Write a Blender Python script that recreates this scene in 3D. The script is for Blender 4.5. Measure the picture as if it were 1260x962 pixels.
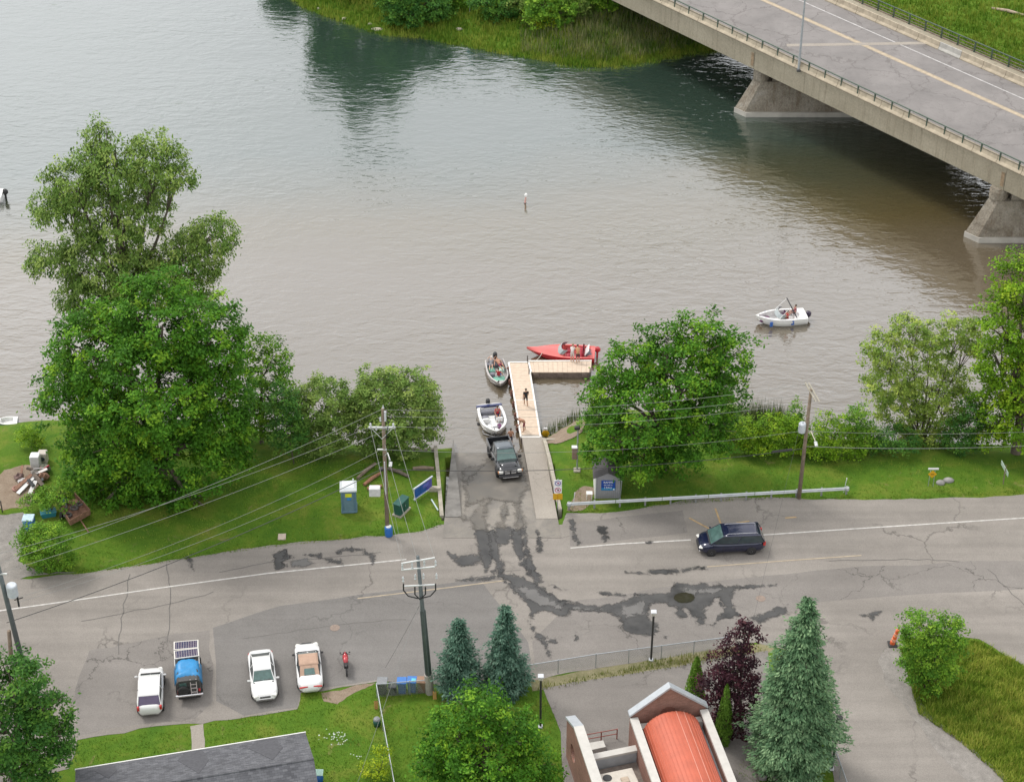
import bpy, math, random
import numpy as np
from mathutils import Vector, Matrix
from mathutils.geometry import tessellate_polygon
random.seed(7); RNG = np.random.default_rng(7)
scene = bpy.context.scene
for o in list(bpy.data.objects): bpy.data.objects.remove(o)
COL = scene.collection

# ---------------------------------------------------------------- camera, sky, sun, exposure
FPX, PITCH, CAMH, WATER = 2400.0, math.radians(34.0), 93.24, -1.6
cam = bpy.data.cameras.new('camera'); cam.sensor_width = 36; cam.lens = FPX / 1260 * 36
cam.clip_start = 1; cam.clip_end = 6000
camo = bpy.data.objects.new('camera', cam); COL.objects.link(camo)
camo.location = (0, 0, CAMH); camo.rotation_euler = (math.radians(90) - PITCH, 0, 0)
scene.camera = camo
SUN_EL, SUN_AZ = math.radians(52), math.radians(-50)      # azimuth from +Y towards +X: light from far left
world = bpy.data.worlds.new('World'); scene.world = world; world.use_nodes = True
wn = world.node_tree.nodes; wl = world.node_tree.links
bg = wn['Background']; bg.inputs['Strength'].default_value = 0.10
sky = wn.new('ShaderNodeTexSky'); sky.sky_type = 'NISHITA'; sky.sun_disc = False
sky.sun_elevation = SUN_EL; sky.sun_rotation = SUN_AZ; sky.dust_density = 3.0
wtc = wn.new('ShaderNodeTexCoord')
wno = wn.new('ShaderNodeTexNoise'); wno.inputs['Scale'].default_value = 2.2; wno.inputs['Detail'].default_value = 5
wl.new(wtc.outputs['Generated'], wno.inputs['Vector'])
wcr = wn.new('ShaderNodeMapRange'); wcr.inputs['From Min'].default_value = .3; wcr.inputs['From Max'].default_value = .7
wcr.inputs['To Min'].default_value = 8.2; wcr.inputs['To Max'].default_value = 12.8
wl.new(wno.outputs['Fac'], wcr.inputs['Value'])
wcol = wn.new('ShaderNodeVectorMath'); wcol.operation = 'SCALE'
wcol.inputs[0].default_value = (1.01, 1.0, .99)
wl.new(wcr.outputs[0], wcol.inputs['Scale'])
wmx = wn.new('ShaderNodeMix'); wmx.data_type = 'RGBA'; wmx.inputs['Factor'].default_value = 0.82
wl.new(sky.outputs[0], wmx.inputs['A']); wl.new(wcol.outputs[0], wmx.inputs['B'])
wl.new(wmx.outputs['Result'], bg.inputs['Color'])
sun = bpy.data.lights.new('sun', 'SUN'); sun.energy = 1.5; sun.angle = math.radians(14); sun.color = (1, .96, .9)
suno = bpy.data.objects.new('sun', sun); COL.objects.link(suno)
sd = Vector((math.sin(SUN_AZ) * math.cos(SUN_EL), math.cos(SUN_AZ) * math.cos(SUN_EL), math.sin(SUN_EL)))
suno.rotation_euler = (-sd).to_track_quat('-Z', 'Y').to_euler()
scene.view_settings.view_transform = 'Standard'; scene.view_settings.look = 'None'
scene.view_settings.exposure = 0.53; scene.view_settings.gamma = 1.0

scene.cycles.max_bounces = 6; scene.cycles.transparent_max_bounces = 40; scene.cycles.diffuse_bounces = 3; scene.cycles.glossy_bounces = 3; scene.cycles.transmission_bounces = 3

# ---------------------------------------------------------------- photo pixel -> place
cP, sP = math.cos(PITCH), math.sin(PITCH)
def ray(px, py):
    u = (px - 630) / FPX; v = (py - 481) / FPX
    return (u, cP - v * sP, -sP - v * cP)
def P(px, py, z=0.0):
    r = ray(px, py); t = (z - CAMH) / r[2]
    return Vector((r[0] * t, r[1] * t, z))
def PF(px, py, zf):
    z = 0.0
    for _ in range(12):
        p = P(px, py, z); z = zf(p.x, p.y)
    return P(px, py, z)
def ZAT(y, py):                       # height of the point at depth y seen on image row py
    r = ray(630, py); return CAMH + r[2] * y / r[1]
def PY(px, py, y):                    # point on the vertical plane at depth y
    r = ray(px, py); t = y / r[1]
    return Vector((r[0] * t, y, CAMH + r[2] * t))
def SC(p):                            # pixels per metre at p
    return FPX / (p[1] * cP - (p[2] - CAMH) * sP)

# ---------------------------------------------------------------- node helpers
MATS = {}
def newmat(name):
    m = bpy.data.materials.new(name); m.use_nodes = True
    nt = m.node_tree; b = nt.nodes['Principled BSDF']
    return m, nt, b
def _noise(nt, scale, detail=4, rough=.55, vec=None, dist=0):
    n = nt.nodes.new('ShaderNodeTexNoise'); n.inputs['Scale'].default_value = scale
    n.inputs['Detail'].default_value = detail; n.inputs['Roughness'].default_value = rough
    n.inputs['Distortion'].default_value = dist
    if vec is not None: nt.links.new(vec, n.inputs['Vector'])
    return n
def _ramp(nt, fac, stops):
    r = nt.nodes.new('ShaderNodeValToRGB'); e = r.color_ramp.elements
    while len(e) < len(stops): e.new(.5)
    for i, (p, c) in enumerate(stops):
        e[i].position = p; e[i].color = (c[0], c[1], c[2], 1)
    nt.links.new(fac, r.inputs['Fac']); return r
def _mix(nt, fac, a, b, blend='MIX'):
    m = nt.nodes.new('ShaderNodeMix'); m.data_type = 'RGBA'; m.blend_type = blend
    for s, v in (('Factor', fac), ('A', a), ('B', b)):
        if isinstance(v, (int, float)): m.inputs[s].default_value = v
        elif isinstance(v, tuple): m.inputs[s].default_value = (v[0], v[1], v[2], 1)
        else: nt.links.new(v, m.inputs[s])
    return m.outputs['Result']
def _math(nt, op, a, b=0.0):
    m = nt.nodes.new('ShaderNodeMath'); m.operation = op
    for i, v in enumerate((a, b)):
        if isinstance(v, (int, float)): m.inputs[i].default_value = v
        else: nt.links.new(v, m.inputs[i])
    return m.outputs[0]
def _map(nt, scale=(1, 1, 1), rot=(0, 0, 0)):
    t = nt.nodes.new('ShaderNodeTexCoord'); mp = nt.nodes.new('ShaderNodeMapping')
    mp.inputs['Scale'].default_value = scale; mp.inputs['Rotation'].default_value = rot
    nt.links.new(t.outputs['Object'], mp.inputs['Vector']); return mp.outputs[0]
def _bump(nt, b, h, strength, dist):
    bp = nt.nodes.new('ShaderNodeBump'); bp.inputs['Strength'].default_value = strength
    bp.inputs['Distance'].default_value = dist
    nt.links.new(h, bp.inputs['Height']); nt.links.new(bp.outputs[0], b.inputs['Normal'])
def mat(name, col, rough=.6, metal=0.0, var=.15, scale=6.0, bump=0.0, coat=0.0):
    """plain coloured material with uneven colour and a little relief"""
    if name in MATS: return MATS[name]
    m, nt, b = newmat(name)
    n = _noise(nt, scale, 5, .6, _map(nt))
    lo = tuple(max(0, c * (1 - var)) for c in col); hi = tuple(min(1, c * (1 + var)) for c in col)
    r = _ramp(nt, n.outputs['Fac'], [(.3, lo), (.7, hi)])
    nt.links.new(r.outputs[0], b.inputs['Base Color'])
    b.inputs['Roughness'].default_value = rough; b.inputs['Metallic'].default_value = metal
    b.inputs['Coat Weight'].default_value = coat; b.inputs['Coat Roughness'].default_value = .06
    if bump: _bump(nt, b, n.outputs['Fac'], .6, bump)
    MATS[name] = m; return m
def asphalt(name, a, b_, crack=.5, crack_scale=.22, streak=0.0, ang=0.0):
    if name in MATS: return MATS[name]
    m, nt, b = newmat(name); v = _map(nt)
    n1 = _noise(nt, .13, 6, .6, v, .6); n2 = _noise(nt, .9, 6, .65, v); n3 = _noise(nt, 14, 3, .7, v)
    base = _ramp(nt, n1.outputs['Fac'], [(.3, a), (.7, b_)]).outputs[0]
    base = _mix(nt, _math(nt, 'MULTIPLY', n2.outputs['Fac'], .55), base, tuple(c * .72 for c in a))
    g = _ramp(nt, n3.outputs['Fac'], [(.3, (.82,) * 3), (.7, (1.15,) * 3)]).outputs[0]
    base = _mix(nt, 1.0, base, g, 'MULTIPLY')
    # long tyre-worn streaks
    if streak:
        vs = _map(nt, (.03, .55, 1), (0, 0, ang)); ns = _noise(nt, 1.0, 4, .6, vs)
        st = _ramp(nt, ns.outputs['Fac'], [(.35, (.78,) * 3), (.65, (1.18,) * 3)]).outputs[0]
        base = _mix(nt, streak, base, st, 'MULTIPLY')
    # cracks: distorted cell borders, broken up
    dv = nt.nodes.new('ShaderNodeVectorMath'); dv.operation = 'ADD'
    nd = _noise(nt, .5, 4, .6, v); nt.links.new(v, dv.inputs[0])
    sc = nt.nodes.new('ShaderNodeVectorMath'); sc.operation = 'SCALE'; sc.inputs['Scale'].default_value = 3.0
    nt.links.new(nd.outputs['Color'], sc.inputs[0]); nt.links.new(sc.outputs[0], dv.inputs[1])
    vo = nt.nodes.new('ShaderNodeTexVoronoi'); vo.feature = 'DISTANCE_TO_EDGE'; vo.inputs['Scale'].default_value = crack_scale
    nt.links.new(dv.outputs[0], vo.inputs['Vector'])
    cr = _ramp(nt, vo.outputs['Distance'], [(.0, (1, 1, 1)), (.012, (0, 0, 0))]).outputs[0]
    brk = _ramp(nt, _noise(nt, .11, 3, .5, v).outputs['Fac'], [(.45, (0, 0, 0)), (.6, (1, 1, 1))]).outputs[0]
    cf = _math(nt, 'MULTIPLY', _math(nt, 'MULTIPLY', cr, brk), crack)
    base = _mix(nt, cf, base, tuple(c * .35 for c in a))
    nt.links.new(base, b.inputs['Base Color']); b.inputs['Roughness'].default_value = .9
    b.inputs['Specular IOR Level'].default_value = .3
    _bump(nt, b, n3.outputs['Fac'], .4, .02)
    MATS[name] = m; return m
def leafmat(name, dark, mid, light, trans=.16):
    if name in MATS: return MATS[name]
    m, nt, b = newmat(name)
    at = nt.nodes.new('ShaderNodeAttribute'); at.attribute_name = 'tint'
    dark, mid, light = (tuple(x * 1.22 for x in c) for c in (dark, mid, light))
    r = _ramp(nt, at.outputs['Fac'], [(.0, dark), (.5, mid), (1.0, light)])
    nt.links.new(r.outputs[0], b.inputs['Base Color']); b.inputs['Roughness'].default_value = .55
    b.inputs['Specular IOR Level'].default_value = .12
    tr = nt.nodes.new('ShaderNodeBsdfTranslucent'); nt.links.new(r.outputs[0], tr.inputs['Color'])
    mx = nt.nodes.new('ShaderNodeMixShader'); mx.inputs['Fac'].default_value = trans
    nt.links.new(b.outputs[0], mx.inputs[1]); nt.links.new(tr.outputs[0], mx.inputs[2])
    nt.links.new(mx.outputs[0], nt.nodes['Material Output'].inputs['Surface'])
    MATS[name] = m; return m

# ---------------------------------------------------------------- objects
def tag(o, label=None, cat=None, group=None, kind=None):
    if label: o['label'] = label
    if cat: o['category'] = cat
    if group: o['group'] = group
    if kind: o['kind'] = kind
    return o
def thing(name, label, cat, loc=(0, 0, 0), rz=0.0, group=None, tilt=None):
    o = bpy.data.objects.new(name, None); COL.objects.link(o); o.empty_display_size = .3
    o.location = loc; o.rotation_euler = (tilt[0] if tilt else 0, tilt[1] if tilt else 0, rz)
    return tag(o, label, cat, group)
def link(name, me, m, parent=None, smooth=False, loc=None):
    o = bpy.data.objects.new(name, me); COL.objects.link(o)
    if m is not None and not me.materials: me.materials.append(m)
    if parent is not None: o.parent = parent
    if smooth: me.polygons.foreach_set('use_smooth', [True] * len(me.polygons))
    if loc is not None: o.location = loc
    return o
def copy_tree(o, parent=None):
    c = o.copy(); COL.objects.link(c)
    if parent is not None: c.parent = parent
    for ch in o.children: copy_tree(ch, c)
    return c
class MB:
    def __init__(s): s.v = []; s.f = []
    def add(s, vs, fs):
        n = len(s.v); s.v += [tuple(v) for v in vs]; s.f += [tuple(i + n for i in f) for f in fs]; return s
    def box(s, c, d, rz=0.0, ch=0.0, M=None):
        x, y, z = d[0] / 2, d[1] / 2, d[2] / 2
        ca, sa = math.cos(rz), math.sin(rz)
        def T(p):
            if M is not None: p = M @ Vector(p)
            return (c[0] + p[0] * ca - p[1] * sa, c[1] + p[0] * sa + p[1] * ca, c[2] + p[2])
        if ch <= 0:
            vs = [(i, j, k) for i in (-x, x) for j in (-y, y) for k in (-z, z)]
            fs = [(0, 1, 3, 2), (4, 6, 7, 5), (0, 4, 5, 1), (2, 3, 7, 6), (0, 2, 6, 4), (1, 5, 7, 3)]
            return s.add([T(p) for p in vs], fs)
        k = min(ch, x * .9, y * .9, z * .9)
        def ring(a, b, zz): return [(-a, -b + k, zz), (-a + k, -b, zz), (a - k, -b, zz), (a, -b + k, zz), (a, b - k, zz), (a - k, b, zz), (-a + k, b, zz), (-a, b - k, zz)]
        R = [ring(x - k, y - k, -z), ring(x, y, -z + k), ring(x, y, z - k), ring(x - k, y - k, z)]
        return s.loft([[T(p) for p in r] for r in R])
    def loft(s, secs, closed=True, caps=True):
        n = len(secs[0]); base = len(s.v)
        for r in secs: s.v += [tuple(p) for p in r]
        for i in range(len(secs) - 1):
            for j in range(n if closed else n - 1):
                a = base + i * n + j; b = base + i * n + (j + 1) % n
                s.f.append((a, b, b + n, a + n))
        if caps and closed:
            s.f.append(tuple(base + j for j in reversed(range(n))))
            s.f.append(tuple(base + (len(secs) - 1) * n + j for j in range(n)))
        return s
    def path(s, pts, rs, n=8, caps=True):
        pts = [Vector(p) for p in pts]
        if isinstance(rs, (int, float)): rs = [rs] * len(pts)
        secs = []; ref = None
        for i, p in enumerate(pts):
            d = (pts[min(i + 1, len(pts) - 1)] - pts[max(i - 1, 0)]).normalized()
            if ref is None: ref = Vector((1, 0, 0)) if abs(d.x) < .9 else Vector((0, 1, 0))
            u = (ref - d * ref.dot(d)).normalized(); w = d.cross(u); ref = u
            secs.append([p + (u * math.cos(2 * math.pi * k / n) + w * math.sin(2 * math.pi * k / n)) * rs[i] for k in range(n)])
        return s.loft(secs, True, caps)
    def tube(s, a, b, r0, r1=None, n=8): return s.path([a, b], [r0, r0 if r1 is None else r1], n)
    def lathe(s, c, prof, n=12, axis='z'):
        secs = []
        for r, h in prof:
            ring = []
            for k in range(n):
                a = 2 * math.pi * k / n; q = (r * math.cos(a), r * math.sin(a), h)
                if axis == 'y': q = (q[0], q[2], q[1])
                if axis == 'x': q = (q[2], q[0], q[1])
                ring.append((c[0] + q[0], c[1] + q[1], c[2] + q[2]))
            secs.append(ring)
        return s.loft(secs)
    def ball(s, c, r, nu=10, nv=6):
        if isinstance(r, (int, float)): r = (r, r, r)
        secs = []
        for i in range(nv + 1):
            t = -math.pi / 2 + math.pi * (i * .96 / nv + .02); 
            secs.append([(c[0] + r[0] * math.cos(t) * math.cos(2 * math.pi * k / nu), c[1] + r[1] * math.cos(t) * math.sin(2 * math.pi * k / nu), c[2] + r[2] * math.sin(t)) for k in range(nu)])
        return s.loft(secs)
    def prism(s, poly, h):          # poly: 3D points, extruded by vector h
        h = Vector(h); n = len(poly)
        vs = [Vector(p) for p in poly] + [Vector(p) + h for p in poly]
        fs = [(i, (i + 1) % n, n + (i + 1) % n, n + i) for i in range(n)]
        tr = tessellate_polygon([[Vector(p) for p in poly]])
        fs += [tuple(t) for t in tr] + [tuple(i + n for i in reversed(t)) for t in tr]
        return s.add(vs, fs)
    def sheet(s, poly):
        tr = tessellate_polygon([[Vector(p) for p in poly]]); fs = []
        for t in tr:
            a, b, c = (Vector(poly[i]) for i in t)
            fs.append(tuple(t) if (b - a).cross(c - a).z >= 0 else tuple(reversed(t)))
        return s.add(poly, fs)
    def quad(s, a, b, c, d): return s.add([a, b, c, d], [(0, 1, 2, 3)])
    def mesh(s, name):
        me = bpy.data.meshes.new(name); me.from_pydata(s.v, [], s.f); me.update()
        import bmesh
        bm = bmesh.new(); bm.from_mesh(me); bmesh.ops.recalc_face_normals(bm, faces=bm.faces); bm.to_mesh(me); bm.free()
        return me
    def build(s, name, m, parent=None, smooth=False):
        return link(name, s.mesh(name), m, parent, smooth)
    def buildraw(s, name, m, parent=None, smooth=False):
        me = bpy.data.meshes.new(name); me.from_pydata(s.v, [], s.f); me.update()
        return link(name, me, m, parent, smooth)
def textmesh(name, s, size, m, parent, M, ext=.004):
    c = bpy.data.curves.new(name, 'FONT'); c.body = s; c.size = size; c.align_x = 'CENTER'; c.align_y = 'CENTER'; c.extrude = ext
    t = bpy.data.objects.new(name, c); COL.objects.link(t)
    dg = bpy.context.evaluated_depsgraph_get(); me = bpy.data.meshes.new_from_object(t.evaluated_get(dg))
    bpy.data.objects.remove(t)
    me.transform(M); me.materials.clear()
    return link(name, me, m, parent)
def roughen(pts, amp, it=3, lim=2.5):          # break a traced outline up
    for k in range(it):
        q = []
        for i in range(len(pts)):
            a, b = pts[i], pts[(i + 1) % len(pts)]; L = math.hypot(b[0] - a[0], b[1] - a[1])
            q.append(a)
            if L > lim:
                d = random.gauss(0, amp * L); q.append(((a[0] + b[0]) / 2 - (b[1] - a[1]) / L * d, (a[1] + b[1]) / 2 + (b[0] - a[0]) / L * d * .6))
        pts = q
    return pts

# ================================================================ SETTING
# ---- shorelines, traced on the water plane
SH = [P(x, y, WATER) for x, y in [(-500, 545), (-150, 530), (0, 522), (60, 517), (150, 522), (260, 524), (360, 534), (440, 548), (540, 553), (670, 540), (705, 520), (760, 503), (830, 510), (900, 530), (1000, 541), (1060, 541), (1180, 546), (1300, 550), (1700, 565)]]
SHX = [-3000.0] + [p.x for p in SH] + [3000.0]; SHY = [SH[0].y] + [p.y for p in SH] + [SH[-1].y]
FB = [P(x, y, WATER) for x, y in [(150, -120), (300, -45), (350, -8), (372, 8), (400, 19), (440, 33), (470, 42), (520, 46), (560, 54), (640, 69), (720, 81), (780, 78), (850, 63), (900, 57), (960, 55), (1100, 62), (1240, 80), (1400, 100), (1800, 140)]]
FBX = [-3000.0] + [p.x for p in FB] + [3000.0]; FBY = [FB[0].y + 60] + [p.y for p in FB] + [FB[-1].y]
RT_Y = P(600, 646, 0).y                               # road edge where the ramp starts to fall
RW_Y = P(600, 558, WATER).y                           # waterline on the ramp
RS_Y = RT_Y + 1.3
def zramp(x, y): return .02 if y < RS_Y else .02 - (y - RS_Y) * (.02 - WATER) / (RW_Y - RS_Y)
RL = [P(543, 652, 0), PF(557, 548, zramp)]; RR = [P(690, 650, 0), PF(668, 540, zramp)]
def rampx(line, y):
    t = (y - line[0].y) / (line[1].y - line[0].y); return line[0].x + (line[1].x - line[0].x) * t
def zg_np(x, y):
    d = np.interp(x, SHX, SHY) - y
    z = np.interp(d, [-30, -5, 0, .7, 3, 6, 9.5], [-6, -3.2, WATER, -1.15, -.5, -.12, 0])
    z = z + .05 * np.sin(x * 1.7 + y * .6) * np.sin(y * 1.3 - x * .4) * ((d > .5) & (d < 9))
    ry = RT_Y + .75
    l = RL[0].x + (RL[1].x - RL[0].x) * (y - RL[0].y) / (RL[1].y - RL[0].y)
    r = RR[0].x + (RR[1].x - RR[0].x) * (y - RR[0].y) / (RR[1].y - RR[0].y)
    cut = (y > ry) & (x > l + .1) & (x < r - .1)
    return np.where(cut, np.minimum(z, -5), z)
def zg(x, y): return float(zg_np(np.array([x]), np.array([y]))[0])
def zf_np(x, y):
    d = y - np.interp(x, FBX, FBY)
    z = np.interp(d, [-20, -4, 0, 1.5, 6, 15, 45, 200], [-7, -3, WATER, -1.3, -.5, .6, 1.6, 2.5])
    return z + .12 * np.sin(x * .9 + y * .3) * np.sin(y * .8 - x * .25) * (d > 1)
def zfar(x, y): return float(zf_np(np.array([x]), np.array([y]))[0])
def G(px, py): return PF(px, py, zg)
def GF(px, py): return PF(px, py, zfar)

def gridmesh(name, xs, ys, zf, keep, m):
    X, Y = np.meshgrid(xs, ys); Z = zf(X.ravel(), Y.ravel()).reshape(X.shape)
    V = np.stack([X.ravel(), Y.ravel(), Z.ravel()], 1)
    ny, nx = X.shape; idx = np.arange(nx * ny).reshape(ny, nx)
    F = np.stack([idx[:-1, :-1].ravel(), idx[:-1, 1:].ravel(), idx[1:, 1:].ravel(), idx[1:, :-1].ravel()], 1)
    F = F[keep(V[F].mean(1))]
    me = bpy.data.meshes.new(name); me.from_pydata(V.tolist(), [], F.tolist()); me.update()
    return link(name, me, m, None, True)

def grassmat(name, a, b_, c, scale=.35):
    m, nt, b = newmat(name); v = _map(nt)
    n1 = _noise(nt, scale, 6, .65, v, .5); n2 = _noise(nt, 3.5, 5, .7, v); n3 = _noise(nt, 30, 3, .7, v)
    base = _ramp(nt, n1.outputs['Fac'], [(.32, a), (.5, b_), (.68, c)]).outputs[0]
    base = _mix(nt, _math(nt, 'MULTIPLY', n2.outputs['Fac'], .7), base, tuple(x * .75 for x in a))
    n4 = _noise(nt, .55, 7, .75, v, 1.0); base = _mix(nt, _ramp(nt, n4.outputs['Fac'], [(.60, (0, 0, 0)), (.72, (.8,) * 3)]).outputs[0], base, (.24, .20, .09))
    g = _ramp(nt, n3.outputs['Fac'], [(.3, (.6,) * 3), (.7, (1.35,) * 3)]).outputs[0]
    base = _mix(nt, 1.0, base, g, 'MULTIPLY')
    nt.links.new(base, b.inputs['Base Color']); b.inputs['Roughness'].default_value = .95
    b.inputs['Specular IOR Level'].default_value = .15
    h = _math(nt, 'ADD', n3.outputs['Fac'], n2.outputs['Fac']); _bump(nt, b, h, .7, .08)
    MATS[name] = m; return m
LAWN = grassmat('lawn', (.068, .158, .015), (.118, .212, .02), (.215, .25, .04))
def dirt(name, a, b_, scale=1.2):
    m, nt, b = newmat(name); v = _map(nt)
    n1 = _noise(nt, scale, 7, .7, v); n2 = _noise(nt, 22, 3, .8, v)
    base = _ramp(nt, n1.outputs['Fac'], [(.3, a), (.7, b_)]).outputs[0]
    base = _mix(nt, 1.0, base, _ramp(nt, n2.outputs['Fac'], [(.3, (.65,) * 3), (.7, (1.3,) * 3)]).outputs[0], 'MULTIPLY')
    nt.links.new(base, b.inputs['Base Color']); b.inputs['Roughness'].default_value = .95
    _bump(nt, b, n2.outputs['Fac'], .7, .05); MATS[name] = m; return m
DIRT = dirt('dirt', (.20, .145, .10), (.30, .24, .18)); GRAVEL = dirt('gravel', (.19, .175, .16), (.31, .29, .265))
DRYG = dirt('dry_grass', (.15, .15, .06), (.28, .25, .15))

def axis(dense0, dense1, step, far0, far1):
    a = np.arange(dense0, dense1, step)
    lo = [dense0 - step * 1.6 ** k for k in range(1, 40) if dense0 - step * 1.6 ** k > far0] + [far0]
    hi = [dense1 + step * 1.6 ** k for k in range(1, 40) if dense1 + step * 1.6 ** k < far1] + [far1]
    return np.array(sorted(set([round(float(v), 3) for v in list(a) + lo + hi])))
gnear = gridmesh('ground', axis(-60, 62, .5, -2000, 2000), axis(105, 150, .4, -1500, 200), zg_np, lambda c: c[:, 2] > -4.5, LAWN)
tag(gnear, kind='structure')
FARG = grassmat('bank_grass', (.085, .18, .018), (.135, .235, .024), (.22, .27, .045), .25)
gfar = gridmesh('far_bank', axis(-45, 85, .8, -2500, 2500), axis(190, 290, .8, 150, 4000), zf_np, lambda c: c[:, 2] > -4, FARG)
tag(gfar, kind='structure')

# ---- the river: turbid brown water, ripples as relief
m, nt, b = newmat('river_water'); MATS['river_water'] = m
v0 = _map(nt, (.75, 1.5, 1), (0, 0, math.radians(8))); v1 = _map(nt, (1.4, 3.6, 1), (0, 0, math.radians(-14))); v2 = _map(nt, (.05, .09, 1))
v3 = _map(nt, (.25, .5, 1), (0, 0, math.radians(25)))
w0 = _noise(nt, .9, 3, .5, v0, .5); w1 = _noise(nt, 1.0, 2, .5, v1, .3); w2 = _noise(nt, .5, 4, .6, v2); w3 = _noise(nt, .6, 2, .45, v3, .6)
calm = _ramp(nt, w2.outputs['Fac'], [(.35, (.35,) * 3), (.62, (1,) * 3)]).outputs[0]
h = _math(nt, 'ADD', _math(nt, 'MULTIPLY', w0.outputs['Fac'], .85), _math(nt, 'MULTIPLY', w1.outputs['Fac'], .13))
h = _math(nt, 'ADD', h, _math(nt, 'MULTIPLY', w3.outputs['Fac'], .5))
h = _math(nt, 'MULTIPLY', h, calm)
_bump(nt, b, h, 1.0, .115)
sx = nt.nodes.new('ShaderNodeSeparateXYZ'); nt.links.new(_map(nt), sx.inputs[0])            # silt near the ramp shore, greener deep channel
yy = _math(nt, 'ADD', sx.outputs['Y'], _math(nt, 'MULTIPLY', w2.outputs['Fac'], 26)); yy = _math(nt, 'ADD', yy, _math(nt, 'MULTIPLY', sx.outputs['X'], -.10))
ch_ = nt.nodes.new('ShaderNodeMapRange'); nt.links.new(yy, ch_.inputs['Value']); ch_.inputs['From Min'].default_value = 172; ch_.inputs['From Max'].default_value = 200
bc = _ramp(nt, ch_.outputs[0], [(.0, (.108, .086, .056)), (.4, (.085, .067, .028)), (1.0, (.026, .048, .036))]).outputs[0]
nt.links.new(bc, b.inputs['Base Color']); b.inputs['Roughness'].default_value = .5; b.inputs['Specular IOR Level'].default_value = 0
gl = nt.nodes.new('ShaderNodeBsdfGlossy'); gl.inputs['Roughness'].default_value = .06; gl.inputs['Color'].default_value = (.97, .98, .99, 1)
bn = b.inputs['Normal'].links[0].from_socket; nt.links.new(bn, gl.inputs['Normal'])
lw = nt.nodes.new('ShaderNodeLayerWeight'); nt.links.new(bn, lw.inputs['Normal']); mr = nt.nodes.new('ShaderNodeMapRange')
for k_, v_ in (('From Min', .26), ('From Max', .95), ('To Min', .06), ('To Max', .70)): mr.inputs[k_].default_value = v_
nt.links.new(lw.outputs['Facing'], mr.inputs['Value']); mx = nt.nodes.new('ShaderNodeMixShader'); nt.links.new(mr.outputs[0], mx.inputs['Fac']); nt.links.new(b.outputs[0], mx.inputs[1]); nt.links.new(gl.outputs[0], mx.inputs[2]); nt.links.new(mx.outputs[0], nt.nodes['Material Output'].inputs['Surface'])
wm = MB(); wm.quad((-3000, 100, WATER), (3000, 100, WATER), (3000, 4500, WATER), (-3000, 4500, WATER))
tag(wm.build('river_water', m), kind='structure')

# ---- roads, lots and paths as sheets on the flat ground
A_MAIN = asphalt('asphalt_road', (.230, .211, .190), (.302, .277, .250), .7, .10, .55, math.radians(-8))
A_DARK = asphalt('asphalt_patch', (.172, .163, .154), (.215, .205, .195), .4, .12, .4, math.radians(-8))
A_LOT = asphalt('asphalt_lot', (.195, .18, .166), (.255, .236, .218), .8, .2, .3, math.radians(70))
CONC = asphalt('old_concrete', (.30, .27, .235), (.40, .365, .32), .5, .25)
ZL = .02
def flat(name, pts, z, m, parent=None, rough=0.0, it=3):
    if rough: pts = roughen(pts, rough, it, 1.2 if it > 4 else 2.5)
    o = MB().sheet([P(x, y, z) for x, y in pts]).build(name, m, parent)
    if parent is None: tag(o, kind='structure')
    return o
road = flat('road', [(-200, 738), (0, 713), (95, 706), (160, 697), (250, 683), (345, 670), (440, 661), (520, 653), (542, 645), (692, 645), (697, 631), (752, 630), (820, 621), (960, 612), (1043, 614), (1120, 613), (1260, 608), (1500, 596),
    (1500, 940), (1260, 819), (1205, 786), (1150, 781), (1095, 790), (1080, 812), (1100, 848), (1150, 895), (1195, 931), (1235, 962), (1330, 1040), (1040, 1040), (1022, 940), (1024, 865), (1000, 805), (930, 790), (893, 797), (840, 805), (760, 818), (690, 829), (650, 838), (545, 846), (530, 838), (465, 838), (396, 850), (370, 852), (366, 872), (250, 890), (95, 910), (85, 945), (-200, 990)], ZL, A_MAIN, None, .035, 3)
flat('asphalt_patch', [(262, 772), (345, 745), (480, 727), (590, 712), (650, 790), (655, 832), (545, 842), (465, 836), (370, 849), (366, 870), (300, 880), (266, 862)], ZL + .004, A_DARK, road, .012, 2)
flat('asphalt_patch', [(95, 905), (240, 884), (262, 862), (258, 775), (205, 782), (110, 800), (92, 850)], ZL + .004, A_LOT, road, .03, 3)
flat('asphalt_patch', [(700, 645), (760, 636), (840, 628), (846, 655), (702, 672)], ZL + .004, A_LOT, road, .01, 2)
flat('asphalt_patch', [(655, 790), (700, 740), (850, 718), (1000, 702), (1260, 690), (1400, 690), (1400, 720), (1010, 740), (880, 790), (660, 826)], ZL + .004, A_LOT, road, .02, 3)
flat('gravel_drive', [(-200, 660), (0, 633), (28, 630), (40, 640), (33, 665), (22, 690), (60, 706), (95, 704), (0, 716), (-200, 742)], ZL + .002, GRAVEL, None, .04, 3)
lot = flat('car_park', [(668, 846), (740, 834), (830, 820), (905, 806), (945, 800), (950, 860), (930, 990), (700, 1010), (690, 900), (682, 880)], ZL, A_LOT, None, .02, 3)
flat('verge', [(650, 836), (760, 816), (893, 796), (960, 790), (950, 802), (905, 807), (830, 821), (740, 835), (668, 848), (655, 850)], ZL - .008, DRYG, None, .05, 3)
flat('driveway_shoulder', [(1092, 800), (1112, 822), (1098, 832), (1128, 880), (1180, 914), (1222, 950), (1290, 1020), (1250, 1020), (1190, 960), (1140, 905), (1105, 858), (1084, 818)], ZL + .006, GRAVEL, None, .04, 3)
flat('bare_soil', [(1096, 784), (1122, 800), (1132, 858), (1186, 913), (1236, 953), (1300, 1015), (1230, 1000), (1150, 915), (1095, 850), (1072, 815)], ZL - .004, GRAVEL, None, .05, 3)
flat('bare_soil', [(395, 852), (440, 842), (462, 840), (440, 850), (415, 866), (398, 862)], ZL - .006, DIRT, None, .06, 3)
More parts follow.
